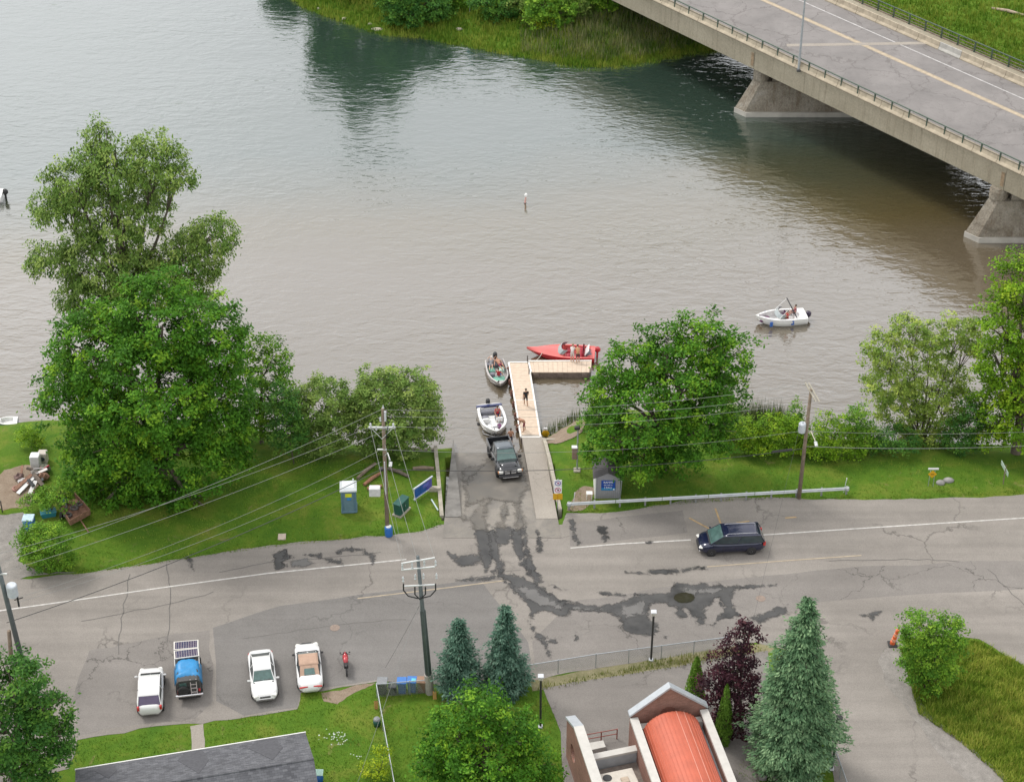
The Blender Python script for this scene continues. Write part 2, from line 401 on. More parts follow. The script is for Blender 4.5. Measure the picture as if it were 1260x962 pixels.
flat('footpath', [(234, 893), (250, 890), (252, 928), (236, 930)], ZL, CONC, None, .02, 3)
flat('bare_soil', [(5, 578), (38, 572), (48, 596), (38, 622), (4, 628), (-20, 600)], .012, DIRT, None, .08, 4)
def soil(pts):
    pts = roughen(pts, .08, 3)
    tag(MB().sheet([G(x, y) + Vector((0, 0, .05)) for x, y in pts]).build('bare_soil', DIRT), kind='structure')
flat('bare_soil', [(697, 628), (706, 606), (718, 598), (734, 600), (728, 618), (716, 628)], .012, DIRT, None, .07, 3)
soil([(670, 548), (672, 540), (690, 528), (706, 519), (722, 517), (716, 532), (700, 541), (686, 546)])
# painted lines
WHITE = mat('road_paint_white', (.50, .485, .46), .8, 0, .25, 3); YEL = mat('road_paint_yellow', (.40, .28, .14), .8, 0, .3, 2)
YFADE = mat('road_paint_worn', (.34, .285, .21), .9, 0, .25, 1.5)
def stripe(name, pts, w, z, m, parent):
    q = [P(x, y, z) for x, y in pts]; L, R = [], []
    for i, p in enumerate(q):
        d = (q[min(i + 1, len(q) - 1)] - q[max(i - 1, 0)]).normalized(); n = Vector((-d.y, d.x, 0)) * w / 2
        L.append(p + n); R.append(p - n)
    b = MB()
    for i in range(len(q) - 1): b.quad(R[i], R[i + 1], L[i + 1], L[i])
    return b.build(name, m, parent)
stripe('painted_line', [(-200, 782), (0, 751), (100, 737), (204, 722), (330, 705), (440, 694), (500, 688)], .13, ZL + .012, WHITE, road)
stripe('painted_line', [(702, 674), (760, 669), (850, 664)], .13, ZL + .012, WHITE, road)
stripe('painted_line', [(937, 658), (1040, 651), (1150, 644), (1260, 637), (1500, 622)], .13, ZL + .012, WHITE, road)
stripe('centre_line', [(440, 736), (540, 724), (620, 714)], .12, ZL + .012, YFADE, road)
stripe('centre_line', [(870, 697), (960, 690), (1060, 683)], .12, ZL + .012, YFADE, road)
for s_ in ([(848, 637), (876, 652)], [(880, 625), (888, 647)], [(906, 643), (922, 641)], [(966, 637), (980, 636)]):
    stripe('parking_mark', s_, .14, ZL + .012, YEL, road)
# long cracks and repair seams
SEAM = mat('crack_filler', (.115, .108, .10), .8, 0, .2, 2)
for s_ in ([(270, 704), (330, 692), (420, 684), (470, 680)], [(500, 762), (380, 772), (300, 786)], [(160, 706), (150, 760), (146, 805)], [(205, 693), (210, 740), (206, 790)], [(100, 764), (200, 745), (262, 728)], [(1020, 690), (1100, 688), (1180, 690)], [(1215, 700), (1262, 745)], [(560, 715), (640, 700)], [(960, 690), (1010, 850)][:1]):
    if len(s_) > 1:
        j = [s_[0]]
        for a, c in zip(s_, s_[1:]):
            for k in range(1, 7): j.append((a[0] + (c[0] - a[0]) * k / 6 + random.gauss(0, 1.0), a[1] + (c[1] - a[1]) * k / 6 + random.gauss(0, .8)))
        stripe('crack', j, .065, ZL + .010, SEAM, road)
# wet marks left by the trailers
def wetmat(name, lo, hi, soft, amp, scale):
    m, nt, b = newmat(name); v = _map(nt); n1 = _noise(nt, .6, 6, .65, v); n2 = _noise(nt, scale, 6, .68, v, .6)
    nt.links.new(_ramp(nt, n1.outputs['Fac'], [(.35, lo), (.65, hi)]).outputs[0], b.inputs['Base Color'])
    nt.links.new(_ramp(nt, n1.outputs['Fac'], [(.4, (.38,) * 3), (.62, (.8,) * 3)]).outputs[0], b.inputs['Roughness']); b.inputs['Specular IOR Level'].default_value = .3
    at = nt.nodes.new('ShaderNodeAttribute'); at.attribute_name = 'edge'
    e = _math(nt, 'ADD', at.outputs['Fac'], _math(nt, 'MULTIPLY', _math(nt, 'SUBTRACT', n2.outputs['Fac'], .5), amp))
    mr = nt.nodes.new('ShaderNodeMapRange'); nt.links.new(e, mr.inputs['Value']); mr.inputs['From Min'].default_value = -.03; mr.inputs['From Max'].default_value = soft
    tp = nt.nodes.new('ShaderNodeBsdfTransparent'); mx = nt.nodes.new('ShaderNodeMixShader'); nt.links.new(mr.outputs[0], mx.inputs['Fac']); nt.links.new(tp.outputs[0], mx.inputs[1]); nt.links.new(b.outputs[0], mx.inputs[2])
    nt.links.new(mx.outputs[0], nt.nodes['Material Output'].inputs['Surface']); MATS[name] = m; return m
WET = wetmat('wet_asphalt', (.036, .036, .036), (.085, .084, .083), .24, 1.5, 1.6)
DAMP = wetmat('drying_asphalt', (.11, .108, .104), (.16, .155, .15), .25, 1.6, 1.3)
WETC = wetmat('wet_concrete', (.10, .093, .082), (.17, .155, .135), .45, 1.8, 1.3)
def wetsheet(name, poly, zoff, m, parent, zf=None, step=.13, pad=.55):
    Q = np.array([(lambda p: (p.x, p.y))(PF(x, y, zf) if zf else P(x, y, zoff)) for x, y in poly])
    lo, hi = Q.min(0) - pad, Q.max(0) + pad; xs = np.arange(lo[0], hi[0] + step, step); ys = np.arange(lo[1], hi[1] + step, step)
    X, Y = np.meshgrid(xs, ys); px, py = X.ravel(), Y.ravel(); ins = np.zeros(len(px), bool); dm = np.full(len(px), 9.0)
    for (x0_, y0_), (x1_, y1_) in zip(Q, np.roll(Q, -1, 0)):
        ins ^= ((y0_ > py) != (y1_ > py)) & (px < (x1_ - x0_) * (py - y0_) / (y1_ - y0_ + 1e-12) + x0_)
        dx, dy = x1_ - x0_, y1_ - y0_; t = np.clip(((px - x0_) * dx + (py - y0_) * dy) / (dx * dx + dy * dy + 1e-12), 0, 1); dm = np.minimum(dm, np.hypot(px - x0_ - t * dx, py - y0_ - t * dy))
    sdist = np.where(ins, dm, -dm); Z = np.array([zf(0, y) for y in py]) + zoff if zf else np.full(len(px), zoff)
    idx = np.arange(len(px)).reshape(X.shape); F = np.stack([idx[:-1, :-1].ravel(), idx[:-1, 1:].ravel(), idx[1:, 1:].ravel(), idx[1:, :-1].ravel()], 1); F = F[sdist[F].max(1) > -pad]
    used = np.unique(F); mp_ = np.full(len(px), -1); mp_[used] = np.arange(len(used))
    me = bpy.data.meshes.new(name); me.from_pydata(np.stack([px, py, Z], 1)[used].tolist(), [], mp_[F].tolist()); me.update()
    at = me.attributes.new('edge', 'FLOAT', 'POINT'); at.data.foreach_set('value', sdist[used].astype(np.float32))
    return link(name, me, m, parent)
Z6 = lambda L: [(560 + x / 3.15, 620 + y / 3.15) for x, y in L]
wets = [Z6(q) for q in (
 [(215, 105), (265, 95), (270, 170), (290, 220), (330, 270), (285, 280), (255, 240), (235, 190), (215, 150)],
 [(105, 110), (150, 95), (185, 120), (175, 190), (195, 240), (190, 270), (215, 295), (190, 305), (165, 270), (150, 225), (120, 200), (100, 160)],
 [(190, 300), (290, 296), (345, 322), (400, 366), (480, 383), (560, 393), (640, 373), (720, 345), (820, 340), (850, 305), (960, 308), (1060, 315), (1250, 309), (1250, 316), (1090, 335), (1072, 370), (1100, 428), (1080, 445), (1022, 450), (1005, 480), (990, 470), (1040, 400), (1020, 365), (980, 400), (965, 440), (975, 465), (940, 475), (930, 440), (890, 410), (910, 442), (870, 445), (850, 400), (790, 380), (750, 395), (752, 440), (790, 460), (780, 512), (700, 507), (640, 490), (650, 460), (600, 420), (450, 415), (440, 445), (350, 415), (305, 425), (297, 470), (355, 530), (367, 550), (376, 600), (355, 592), (345, 550), (310, 520), (290, 460), (288, 400), (250, 370), (225, 335)],
 [(550, 85), (590, 82), (596, 140), (575, 157), (568, 120), (546, 105)], [(430, 50), (470, 58), (468, 110), (492, 150), (474, 157), (450, 110)],
 [(320, 95), (337, 140), (342, 185), (310, 187), (320, 140), (303, 100)], [(660, 262), (760, 255), (970, 239), (976, 248), (860, 270), (760, 274), (660, 270)],
 [(375, 308), (432, 333), (412, 337), (362, 314)], [(470, 494), (487, 520), (463, 527)], [(415, 512), (440, 515), (430, 530), (418, 526)], [(358, 514), (400, 524), (396, 541), (360, 541)],
 [(1140, 440), (1190, 420), (1250, 398), (1290, 392), (1290, 425), (1180, 462)], [(735, 145), (760, 138), (775, 150), (755, 157), (730, 155)], [(540, 340), (640, 345), (720, 350), (640, 358), (560, 350)], [(800, 512), (830, 510), (820, 518), (790, 516)])]
Z8 = lambda L: [(440 + x / 3.185, 660 + y / 3.185) for x, y in L]
wets += [Z8(q) for q in ([(345, 58), (400, 75), (490, 63), (500, 95), (410, 122), (370, 97)], [(385, 168), (440, 158), (570, 148), (570, 165), (440, 177)], [(700, 0), (722, 40), (718, 65), (700, 60), (712, 30)])]
Z3 = lambda L: [(340 + x / 3.7, 440 + y / 3.7) for x, y in L]
wets += [Z3(q) for q in ([(265, 875), (330, 862), (400, 868), (450, 900), (458, 940), (425, 948), (425, 905), (380, 880), (320, 880), (280, 895)], [(0, 880), (45, 872), (60, 900), (90, 905), (70, 925), (40, 920), (50, 950), (0, 960)], [(110, 895), (220, 885), (205, 905), (300, 915), (320, 950), (240, 930), (170, 905)])]
wets += [[(583, 652), (590, 640), (602, 652), (608, 690), (598, 705), (588, 685)], [(640, 650), (648, 648), (652, 680), (668, 715), (660, 722), (646, 700)], [(606, 648), (632, 646), (628, 668), (612, 672)], [(598, 700), (640, 708), (700, 742), (690, 750), (640, 725)]]
wets += [[(335, 680), (352, 676), (350, 700), (338, 702)], [(228, 683), (238, 688), (238, 703), (232, 692)], [(1058, 757), (1078, 750), (1084, 752), (1074, 762)]]
for i_, q in enumerate(wets): wetsheet('wet_mark', q, ZL + .032 + i_ * .0004, WET, road)
for i_, q in enumerate((Z6([(225, 320), (290, 318), (340, 345), (420, 395), (560, 405), (590, 410), (420, 408), (330, 395), (280, 370)]), Z6([(640, 400), (720, 370), (740, 380), (735, 430), (660, 440)]), Z6([(860, 320), (1050, 325), (1000, 350), (900, 350)]), Z3([(60, 925), (130, 910), (170, 930), (140, 955), (80, 958)]))):
    wetsheet('drying_mark', q, ZL + .0531 + i_ * .0004, DAMP, road)
PUD = mat('puddle_water', (.035, .033, .022), .04, 0, .2, 1)
flat('puddle', [(842 + 13 * math.cos(a / 14 * 6.283), 735 + 6.5 * math.sin(a / 14 * 6.283)) for a in range(14)], ZL + .057, PUD, road, .05, 2)
CAST = mat('cast_iron_lid', (.25, .195, .16), .7, .2, .2, 8)
for x, y in ((412, 772), (936, 736)):
    c = P(x, y, ZL + .02); MB().lathe(c, [(.36, -.015), (.36, 0), (.30, .004)], 14).build('manhole_cover', CAST, road)

# ---- launch ramp: wet concrete slab that runs down under the water, with side ledge and walkway
m, nt, b = newmat('ramp_concrete'); v = _map(nt)
n1 = _noise(nt, .35, 6, .65, v, .6); n2 = _noise(nt, 2.6, 5, .65, v, .5); n3 = _noise(nt, 18, 3, .7, v)
base = _ramp(nt, n1.outputs['Fac'], [(.32, (.135, .125, .112)), (.68, (.245, .222, .19))]).outputs[0]
base = _mix(nt, _ramp(nt, n2.outputs['Fac'], [(.55, (0, 0, 0)), (.66, (.7,) * 3)]).outputs[0], base, (.15, .142, .132))
base = _mix(nt, 1.0, base, _ramp(nt, n3.outputs['Fac'], [(.3, (.8,) * 3), (.7, (1.2,) * 3)]).outputs[0], 'MULTIPLY')
nt.links.new(base, b.inputs['Base Color']); b.inputs['Roughness'].default_value = .6; _bump(nt, b, n3.outputs['Fac'], .4, .02); RAMPC = m; MATS['ramp_concrete'] = m
y0, y1 = P(600, 662, 0).y, RW_Y + 8
def strip(xl, xr, zf, ya, yb, thick, n=10):
    top = []
    for i in range(n + 1):
        y = ya + (yb - ya) * i / n; top.append([(xl(y), y, zf(y)), (xr(y), y, zf(y)), (xr(y), y, zf(y) - thick), (xl(y), y, zf(y) - thick)])
    return MB().loft(top)
lx = lambda y: rampx([P(545, 660, 0), PF(557, 548, zramp)], y)
m1 = lambda y: rampx([P(568, 630, 0), PF(559, 548, zramp)], y)
m2 = lambda y: rampx([P(658, 627, 0), PF(640, 537, zramp)], y)
rx = lambda y: rampx([P(690, 660, 0), PF(666, 541, zramp)], y)
ramp = strip(lambda y: lx(y) + .0, lambda y: rx(y) - .0, lambda y: zramp(0, y) + .026, y0, y1, .3).build('launch_ramp', RAMPC); tag(ramp, kind='structure')
DK = P(650, 537, -1.0); YD = DK.y
zwalk = lambda y: np.interp(y, [RT_Y - 1, RT_Y + 2.0, YD], [.06, .03, -1.0])
strip(lambda y: m2(y), lambda y: rx(y) - .02, zwalk, RT_Y + .8, YD + .25, .9).build('walkway', CONC, ramp)
strip(lambda y: lx(y) + .05, lambda y: m1(y) - .05, lambda y: np.interp(y, [RT_Y, RT_Y + 4, RW_Y + 2], [.06, .02, -1.25]), RT_Y + 1, RW_Y + 1.5, .5).build('side_ledge', mat('stained_concrete', (.17, .162, .15), .8, 0, .35, 1.2), ramp)
WALLC = mat('wall_concrete', (.36, .33, .27), .9, 0, .25, 2.0, .02)
rw = thing('retaining_wall', 'low concrete wall along the walkway beside the launch ramp', 'wall')
a, c = G(687, 628), P(667, 541, -.9)
def wallrun(a, c, x0_, x1_, gx): return MB().loft([[(p.x + dx, p.y, z) for dx, z in ((x0_, -3), (x1_, -3), (x1_, t_), (x0_, t_))] for p in [a.lerp(c, k / 9) for k in range(10)] for t_ in [max(p.z + .16, zg(p.x + gx, p.y) + .16)]])
wallrun(a, c, 0, .28, .9).build('wall', WALLC, rw)
q = c + Vector((.28, -.1, 0)); MB().box(q + Vector((.8, 0, -.7)), (1.6, .22, 1.7)).build('return_wall', WALLC, rw)
rw = thing('retaining_wall', 'long concrete wall between the lawn with the blue board and the ramp', 'wall')
a, c = P(546, 636, 0), P(538, 550, -.75)
wallrun(a, c, -.3, 0, -.9).build('wall', WALLC, rw)
MB().box(c + Vector((-1.3, 0, -.9)), (2.2, .3, 1.5)).build('return_wall', WALLC, rw)
MB().box(P(534, 603, 0) + Vector((0, 0, .1)), (1.0, .35, .45), 0, .03).build('step', WALLC, rw)

for i_, q in enumerate(([(574, 640), (590, 618), (598, 600), (604, 585), (612, 590), (606, 610), (600, 632), (602, 655), (585, 655)], [(628, 600), (638, 592), (640, 612), (646, 632), (650, 650), (634, 654), (632, 630)], [(610, 650), (618, 622), (622, 600), (626, 622), (624, 654)], [(566, 575), (600, 570), (602, 582), (580, 588), (568, 600)], [(566, 640), (572, 622), (576, 630), (572, 648)], [(568, 600), (600, 560), (640, 560), (652, 600), (640, 622), (600, 615), (575, 625)])):
    wetsheet('wet_mark', q, .0701 + i_ * .0006, WETC, ramp, zramp)
# ---- floating dock: L of two pontoons
PLANK = mat('dock_boards', (.56, .45, .35), .8, 0, .12, 3, .01); DW = mat('dock_trim_white', (.74, .72, .68), .6, 0, .1, 4); DS = mat('dock_float', (.16, .12, .10), .7, 0, .3, 3)
dock = thing('floating_dock', 'L shaped floating dock with tan boards and white edges at the ramp', 'dock', (0, 0, 0))
ZD = -1.0
def deckrun(a, b_, c, d, across):
    """planks over the quad a-b (near edge) to d-c (far edge); boards run across"""
    n = int(max((d - a).length, (c - b_).length) / .42)
    for i in range(n):
        gp_ = .006 / max((d - a).length, 1); t0, t1 = i / n + gp_, (i + 1) / n - gp_
        q = [a.lerp(d, t0), b_.lerp(c, t0), b_.lerp(c, t1), a.lerp(d, t1)]
        MB().prism(q, (0, 0, -.06)).build('plank', PLANK, dock)
    MB().prism([p + Vector((0, 0, -.08)) for p in (a, b_, c, d)], (0, 0, -.62)).build('float', DS, dock)
a, b_, c, d = P(641, 538, ZD), P(665, 538, ZD), P(649, 446, ZD), P(626, 446, ZD)
deckrun(a, b_, c, d, 0)
e1, e2, e3, e4 = P(652, 458, ZD), P(727, 458, ZD), P(728, 444, ZD), P(650, 444.5, ZD)
deckrun(e1, e4, e3, e2, 1)
def edge(p, q, w=.14, h=.14):
    d_ = (q - p).normalized(); n = Vector((-d_.y, d_.x, 0)) * w / 2; b = MB()
    b.prism([p - n, q - n, q + n, p + n], (0, 0, h)); return b
for p, q in ((a, d), (b_, e1), (a, b_), (d, c), (e4, e3), (c + Vector((.12, 0, 0)), e1 + Vector((.1, 0, 0)))):
    o = edge(p + Vector((0, 0, -.08)), q + Vector((0, 0, -.08))); o.build('edge_trim', DW, dock)
pr1, pr2 = P(634, 492, ZD), P(657, 492, ZD); edge(pr1 + Vector((0, 0, -.1)), pr2 + Vector((0, 0, -.1)), .08, .115).build('joint_strip', DW, dock)
for t in (.1, .5, .9):
    q = e1.lerp(e2, t); MB().box(q + Vector((0, -.05, -.25)), (.5, .12, .4), 0, .04).build('fender', DS, dock)
for t in (.15, .3, .45, .6, .75, .92):
    q = a.lerp(d, t) + Vector((-.14, 0, -.22)); MB().lathe(q, [(.05, -.35), (.14, -.25), (.15, 0), (.14, .25), (.05, .35)], 8).build('tyre_fender', mat('dock_fender_rust', (.16, .07, .05), .8, 0, .4, 6), dock)
for q in (P(649, 444, ZD), P(651, 460, ZD), P(726, 459, ZD)):
    MB().tube(q + Vector((0, 0, -1.5)), q + Vector((0, 0, .55)), .05).build('mooring_post', mat('mooring_steel', (.12, .11, .11), .5, .6), dock)

# ================================================================ BRIDGE
ZB = 6.4                                              # top of slab edge
E0, E1 = P(938, 63.8, ZB), P(1236, 205, ZB)
BD = (E1 - E0).normalized(); BN = Vector((-BD.y, BD.x, 0))
BW = (P(1160, 36, ZB + 1.0) - E0).dot(BN)
S0, S1 = -120.0, 75.0                                 # along BD from E0
def bp(s, n, z): q = E0 + BD * s + BN * n; return Vector((q.x, q.y, z))
bridge = thing('road_bridge', 'concrete girder road bridge with green railings over the river', 'bridge', (0, 0, 0))
m, nt, b = newmat('bridge_concrete'); v = _map(nt); BC = m; MATS['bridge_concrete'] = m
n1 = _noise(nt, .2, 6, .65, v, .5); n2 = _noise(nt, 1.0, 6, .7, _map(nt, (2.2, 2.2, .12)), .2); n3 = _noise(nt, 5, 4, .75, v)
base = _ramp(nt, n1.outputs['Fac'], [(.3, (.26, .232, .172)), (.7, (.36, .325, .25))]).outputs[0]
base = _mix(nt, _ramp(nt, n2.outputs['Fac'], [(.52, (0, 0, 0)), (.70, (.6,) * 3)]).outputs[0], base, (.17, .14, .095))
base = _mix(nt, 1.0, base, _ramp(nt, n3.outputs['Fac'], [(.3, (.82,) * 3), (.7, (1.14,) * 3)]).outputs[0], 'MULTIPLY')
nt.links.new(base, b.inputs['Base Color']); b.inputs['Roughness'].default_value = .95; _bump(nt, b, n3.outputs['Fac'], .4, .05)
m, nt, b = newmat('bridge_asphalt'); v = _map(nt); MATS['bridge_asphalt'] = m
n1 = _noise(nt, .25, 6, .65, v, .4); n2 = _noise(nt, 9, 4, .7, v)
base = _ramp(nt, n1.outputs['Fac'], [(.3, (.165, .155, .15)), (.7, (.235, .22, .212))]).outputs[0]
for sc_, th_ in ((.16, .020), (.45, .010)):
    dv = nt.nodes.new('ShaderNodeVectorMath'); dv.operation = 'ADD'; nd = _noise(nt, .7, 5, .65, v)
    s2 = nt.nodes.new('ShaderNodeVectorMath'); s2.operation = 'SCALE'; s2.inputs['Scale'].default_value = 2.4
    nt.links.new(nd.outputs['Color'], s2.inputs[0]); nt.links.new(v, dv.inputs[0]); nt.links.new(s2.outputs[0], dv.inputs[1])
    vo = nt.nodes.new('ShaderNodeTexVoronoi'); vo.feature = 'DISTANCE_TO_EDGE'; vo.inputs['Scale'].default_value = sc_; nt.links.new(dv.outputs[0], vo.inputs['Vector'])
    base = _mix(nt, _math(nt, 'MULTIPLY', _ramp(nt, vo.outputs['Distance'], [(0, (1, 1, 1)), (th_, (0, 0, 0))]).outputs[0], .65), base, (.10, .09, .085))
base = _mix(nt, _ramp(nt, _noise(nt, .5, 5, .7, v).outputs['Fac'], [(.58, (0, 0, 0)), (.75, (.6,) * 3)]).outputs[0], base, (.14, .125, .12))
nt.links.new(base, b.inputs['Base Color']); b.inputs['Roughness'].default_value = .9; _bump(nt, b, n2.outputs['Fac'], .3, .02)
nj0 = (P(1034, 99, ZB + .8) - E0).dot(BN); nj1 = (P(1160, 62, ZB + .2) - E0).dot(BN); ny = (P(1129, 87, ZB) - E0).dot(BN); nw = (P(1090, 48, ZB) - E0).dot(BN)
def slab(n0, n1, z0, z1, s0=S0, s1=S1): return MB().prism([bp(s0, n0, z0), bp(s1, n0, z0), bp(s1, n1, z0), bp(s0, n1, z0)], (0, 0, z1 - z0))
slab(0, BW, ZB - .45, ZB).build('deck_slab', BC, bridge)
slab(nj0 + .3, nj1 - .1, ZB, ZB + .06).build('road_surface', MATS['bridge_asphalt'], bridge)
SPAN = (P(1222, 228, 3.95) - P(930, 76, 3.95)).dot(BD)
sp0 = (P(941, 80, 4.0) - E0).dot(BD)
joints = [sp0 + SPAN * k for k in range(-4, 4)]
ZU = ZB - 2.45
for k in range(len(joints) - 1):
    for gi in range(5):
        n0 = .04 + gi * (BW - .7) / 4
        a0, a1 = joints[k] + .03, joints[k + 1] - .03
        if a1 < S0 or a0 > S1: continue
        MB().prism([bp(a0, n0, ZU), bp(a1, n0, ZU), bp(a1, n0 + .6, ZU), bp(a0, n0 + .6, ZU)], (0, 0, ZB - .452 - ZU)).build('girder', BC, bridge)
    # expansion blocks beside each pier
    MB().prism([bp(joints[k] - .5, .0, ZU + .3), bp(joints[k] - .1, .0, ZU + .3), bp(joints[k] - .1, .03, ZU + .3), bp(joints[k] - .5, .03, ZU + .3)], (0, 0, 1.5)).build('joint_stain', mat('concrete_stain', (.26, .19, .12), .9, 0, .3, 3), bridge)
slab(-.06, .12, ZB - .1, ZB + .12).build('kerb', mat('kerb_stained', (.22, .18, .14), .9, 0, .3, 1.5), bridge)
slab(BW - .12, BW + .06, ZB - .1, ZB + .12).build('kerb', MATS['kerb_stained'], bridge)
slab(ny - .18, ny - .03, ZB + .06, ZB + .068).build('centre_line', mat('median_yellow', (.33, .275, .20), .85, 0, .2, 2), bridge)
slab(ny + .28, ny + .43, ZB + .06, ZB + .068).build('centre_line', MATS['median_yellow'], bridge)
slab(ny - .03, ny + .28, ZB + .06, ZB + .064).build('median_strip', mat('median_worn', (.40, .33, .24), .9, 0, .2, 2), bridge)
slab(nw - .07, nw + .07, ZB + .06, ZB + .068).build('edge_line', mat('bridge_line_worn', (.44, .43, .42), .85, 0, .3, 2), bridge)
for (x0_, y0_), (x1_, y1_), w_ in (((968, 56), (1155, 53), .35),):
    q0, q1 = P(x0_, y0_, ZB + .07), P(x1_, y1_, ZB + .07); b2 = MB(); n_ = Vector((0, w_, 0)); b2.quad(q0 - n_, q1 - n_, q1 + n_, q0 + n_); b2.build('joint_cover', CONC, bridge)
prof = [(0, 0), (.6, 0), (.6, .08), (.42, .3), (.36, .82), (.24, .82), (.18, .3), (0, .08)]
JL = 3.05; JM = {}
BARR = mat('barrier_concrete', (.40, .345, .26), .9, 0, .22, 1.5, .01); BARR2 = mat('barrier_grey', (.40, .39, .36), .9, 0, .15, 1.5, .01)
def barrier(n0, side):
    for k in range(int((S1 - S0) / JL)):
        s = S0 + k * JL
        me = JM.get(side)
        if me is None:
            me = MB().loft([[(u, w, z) for w, z in prof] for u in (.02, JL - .03)]).mesh('jersey_barrier'); JM[side] = me
        o = link('jersey_barrier', me, BARR, bridge); o.location = bp(s, n0, ZB + .01); o.rotation_euler = (0, 0, math.atan2(BD.y, BD.x))
        if side and abs((o.location - bp(0, 0, 0)).dot(BD) - (P(1176, 60, ZB) - E0).dot(BD)) < 1.6:
            o.data = me.copy(); o.data.materials.clear(); o.data.materials.append(BARR2)
barrier(nj0 - .3, 0); barrier(nj1, 1)
GREEN = mat('railing_green', (.055, .085, .062), .5, .1, .3, 4); RAILW = mat('railing_worn', (.15, .13, .10), .6, .2, .3, 4)
RP = 2.35; pm = None
for n0 in (.1, BW - .1):
    for k in range(int((S1 - S0) / RP)):
        s = S0 + k * RP
        if pm is None: pm = MB().box((0, 0, .6), (.15, .15, 1.2), 0, .02).box((0, 0, .05), (.22, .2, .08)).mesh('post')
        o = link('railing_post', pm, GREEN, bridge); o.location = bp(s, n0, ZB); o.rotation_euler = (0, 0, math.atan2(BD.y, BD.x))
    for h_, r_, mm in ((1.18, .07, GREEN), (.75, .045, RAILW), (.40, .045, RAILW)):
        MB().tube(bp(S0, n0, ZB + h_), bp(S1, n0, ZB + h_), r_).build('railing_bar', mm, bridge)
# piers: long walls lying across the picture, slanted upstream nose, round cap
m, nt, b = newmat('pier_concrete'); v = _map(nt); STONE = m; MATS['pier_concrete'] = m
n1 = _noise(nt, .5, 7, .7, v, .8); n2 = _noise(nt, 1.0, 6, .7, _map(nt, (1.6, 1.6, .25)), .4); n3 = _noise(nt, 6, 4, .75, v)
base = _ramp(nt, n1.outputs['Fac'], [(.28, (.12, .10, .075)), (.45, (.24, .21, .165)), (.6, (.30, .27, .22)), (.75, (.36, .34, .30))]).outputs[0]
base = _mix(nt, _ramp(nt, n2.outputs['Fac'], [(.5, (0, 0, 0)), (.68, (.75,) * 3)]).outputs[0], base, (.15, .105, .065))
base = _mix(nt, 1.0, base, _ramp(nt, n3.outputs['Fac'], [(.3, (.65,) * 3), (.7, (1.25,) * 3)]).outputs[0], 'MULTIPLY')
nt.links.new(base, b.inputs['Base Color']); b.inputs['Roughness'].default_value = .95; _bump(nt, b, n3.outputs['Fac'], .8, .15)
for (bx, by, tx, ty) in ((904, 138, 927, 97), (1187, 291, 1217, 243), (560, -20, 575, -45)):
    B = P(bx, by, WATER); zt = ZAT(B.y, ty); xt = PY(tx, ty, B.y).x
    Lp = BW / abs(BD.y) + 6; hw = 1.1
    pr_ = thing if False else None
    def ring(x0_, x1_, w_, z): return [(x0_, B.y, z), (x0_ + w_ * .9, B.y - w_, z), (x1_, B.y - w_, z), (x1_ + w_ * .9, B.y, z), (x1_, B.y + w_, z), (x0_ + w_ * .9, B.y + w_, z)]
    MB().loft([ring(B.x - .1, B.x + Lp, hw + .25, WATER - 2), ring(B.x - .1, B.x + Lp, hw + .22, WATER + .55)]).build('pier_footing', mat('footing_concrete', (.40, .38, .34), .9, 0, .15, 1.0, .02), bridge)
    MB().loft([ring(B.x, B.x + Lp, hw, WATER + .55), ring(xt, B.x + Lp - 1, hw * .75, zt)]).build('pier_wall', STONE, bridge)
    MB().lathe((xt + hw * .8, B.y, 0), [(hw * .8, zt), (hw * .84, zt + .15), (hw * .84, ZU - .35), (hw * .7, ZU - .003)], 14).build('pier_cap', STONE, bridge)
    MB().box(((xt + B.x + Lp - 1) / 2 + 1, B.y, (zt + ZU) / 2), (B.x + Lp - xt - 3, hw * 1.3, ZU - zt - .006)).build('pier_cap_beam', STONE, bridge)
lamp = thing('bridge_lamp', 'tall grey lamp post fixed to the outside of the bridge railing', 'street lamp', bp((P(983, 86, ZB) - E0).dot(BD), -.16, ZB - .1))
GALV = mat('galvanised_steel', (.42, .45, .48), .45, .6, .12, 5)
MB().path([(0, 0, 0), (0, 0, 5), (0, 0, 11)], [.14, .11, .07], 10).build('pole', GALV, lamp)
MB().box((0, 0, .05), (.42, .42, .3), 0, .04).build('base', mat('lamp_base_dark', (.09, .09, .09), .6, .3), lamp)
MB().path([(0, 0, 10.6), (.8, .5, 11.2), (2.0, 1.2, 11.4)], [.05, .045, .04], 8).build('arm', GALV, lamp)
MB().box((2.3, 1.38, 11.4), (.8, .3, .16), .54, .05).build('lamp_head', GALV, lamp)
# abutment and riprap where the bridge meets the far bank
sa = -58.0
ab = MB(); ab.prism([bp(sa, -1, -2), bp(sa - 3, -1, -2), bp(sa - 3, BW + 1, -2), bp(sa, BW + 1, -2)], (0, 0, ZU + 1.9)).build('abutment', BC, bridge)

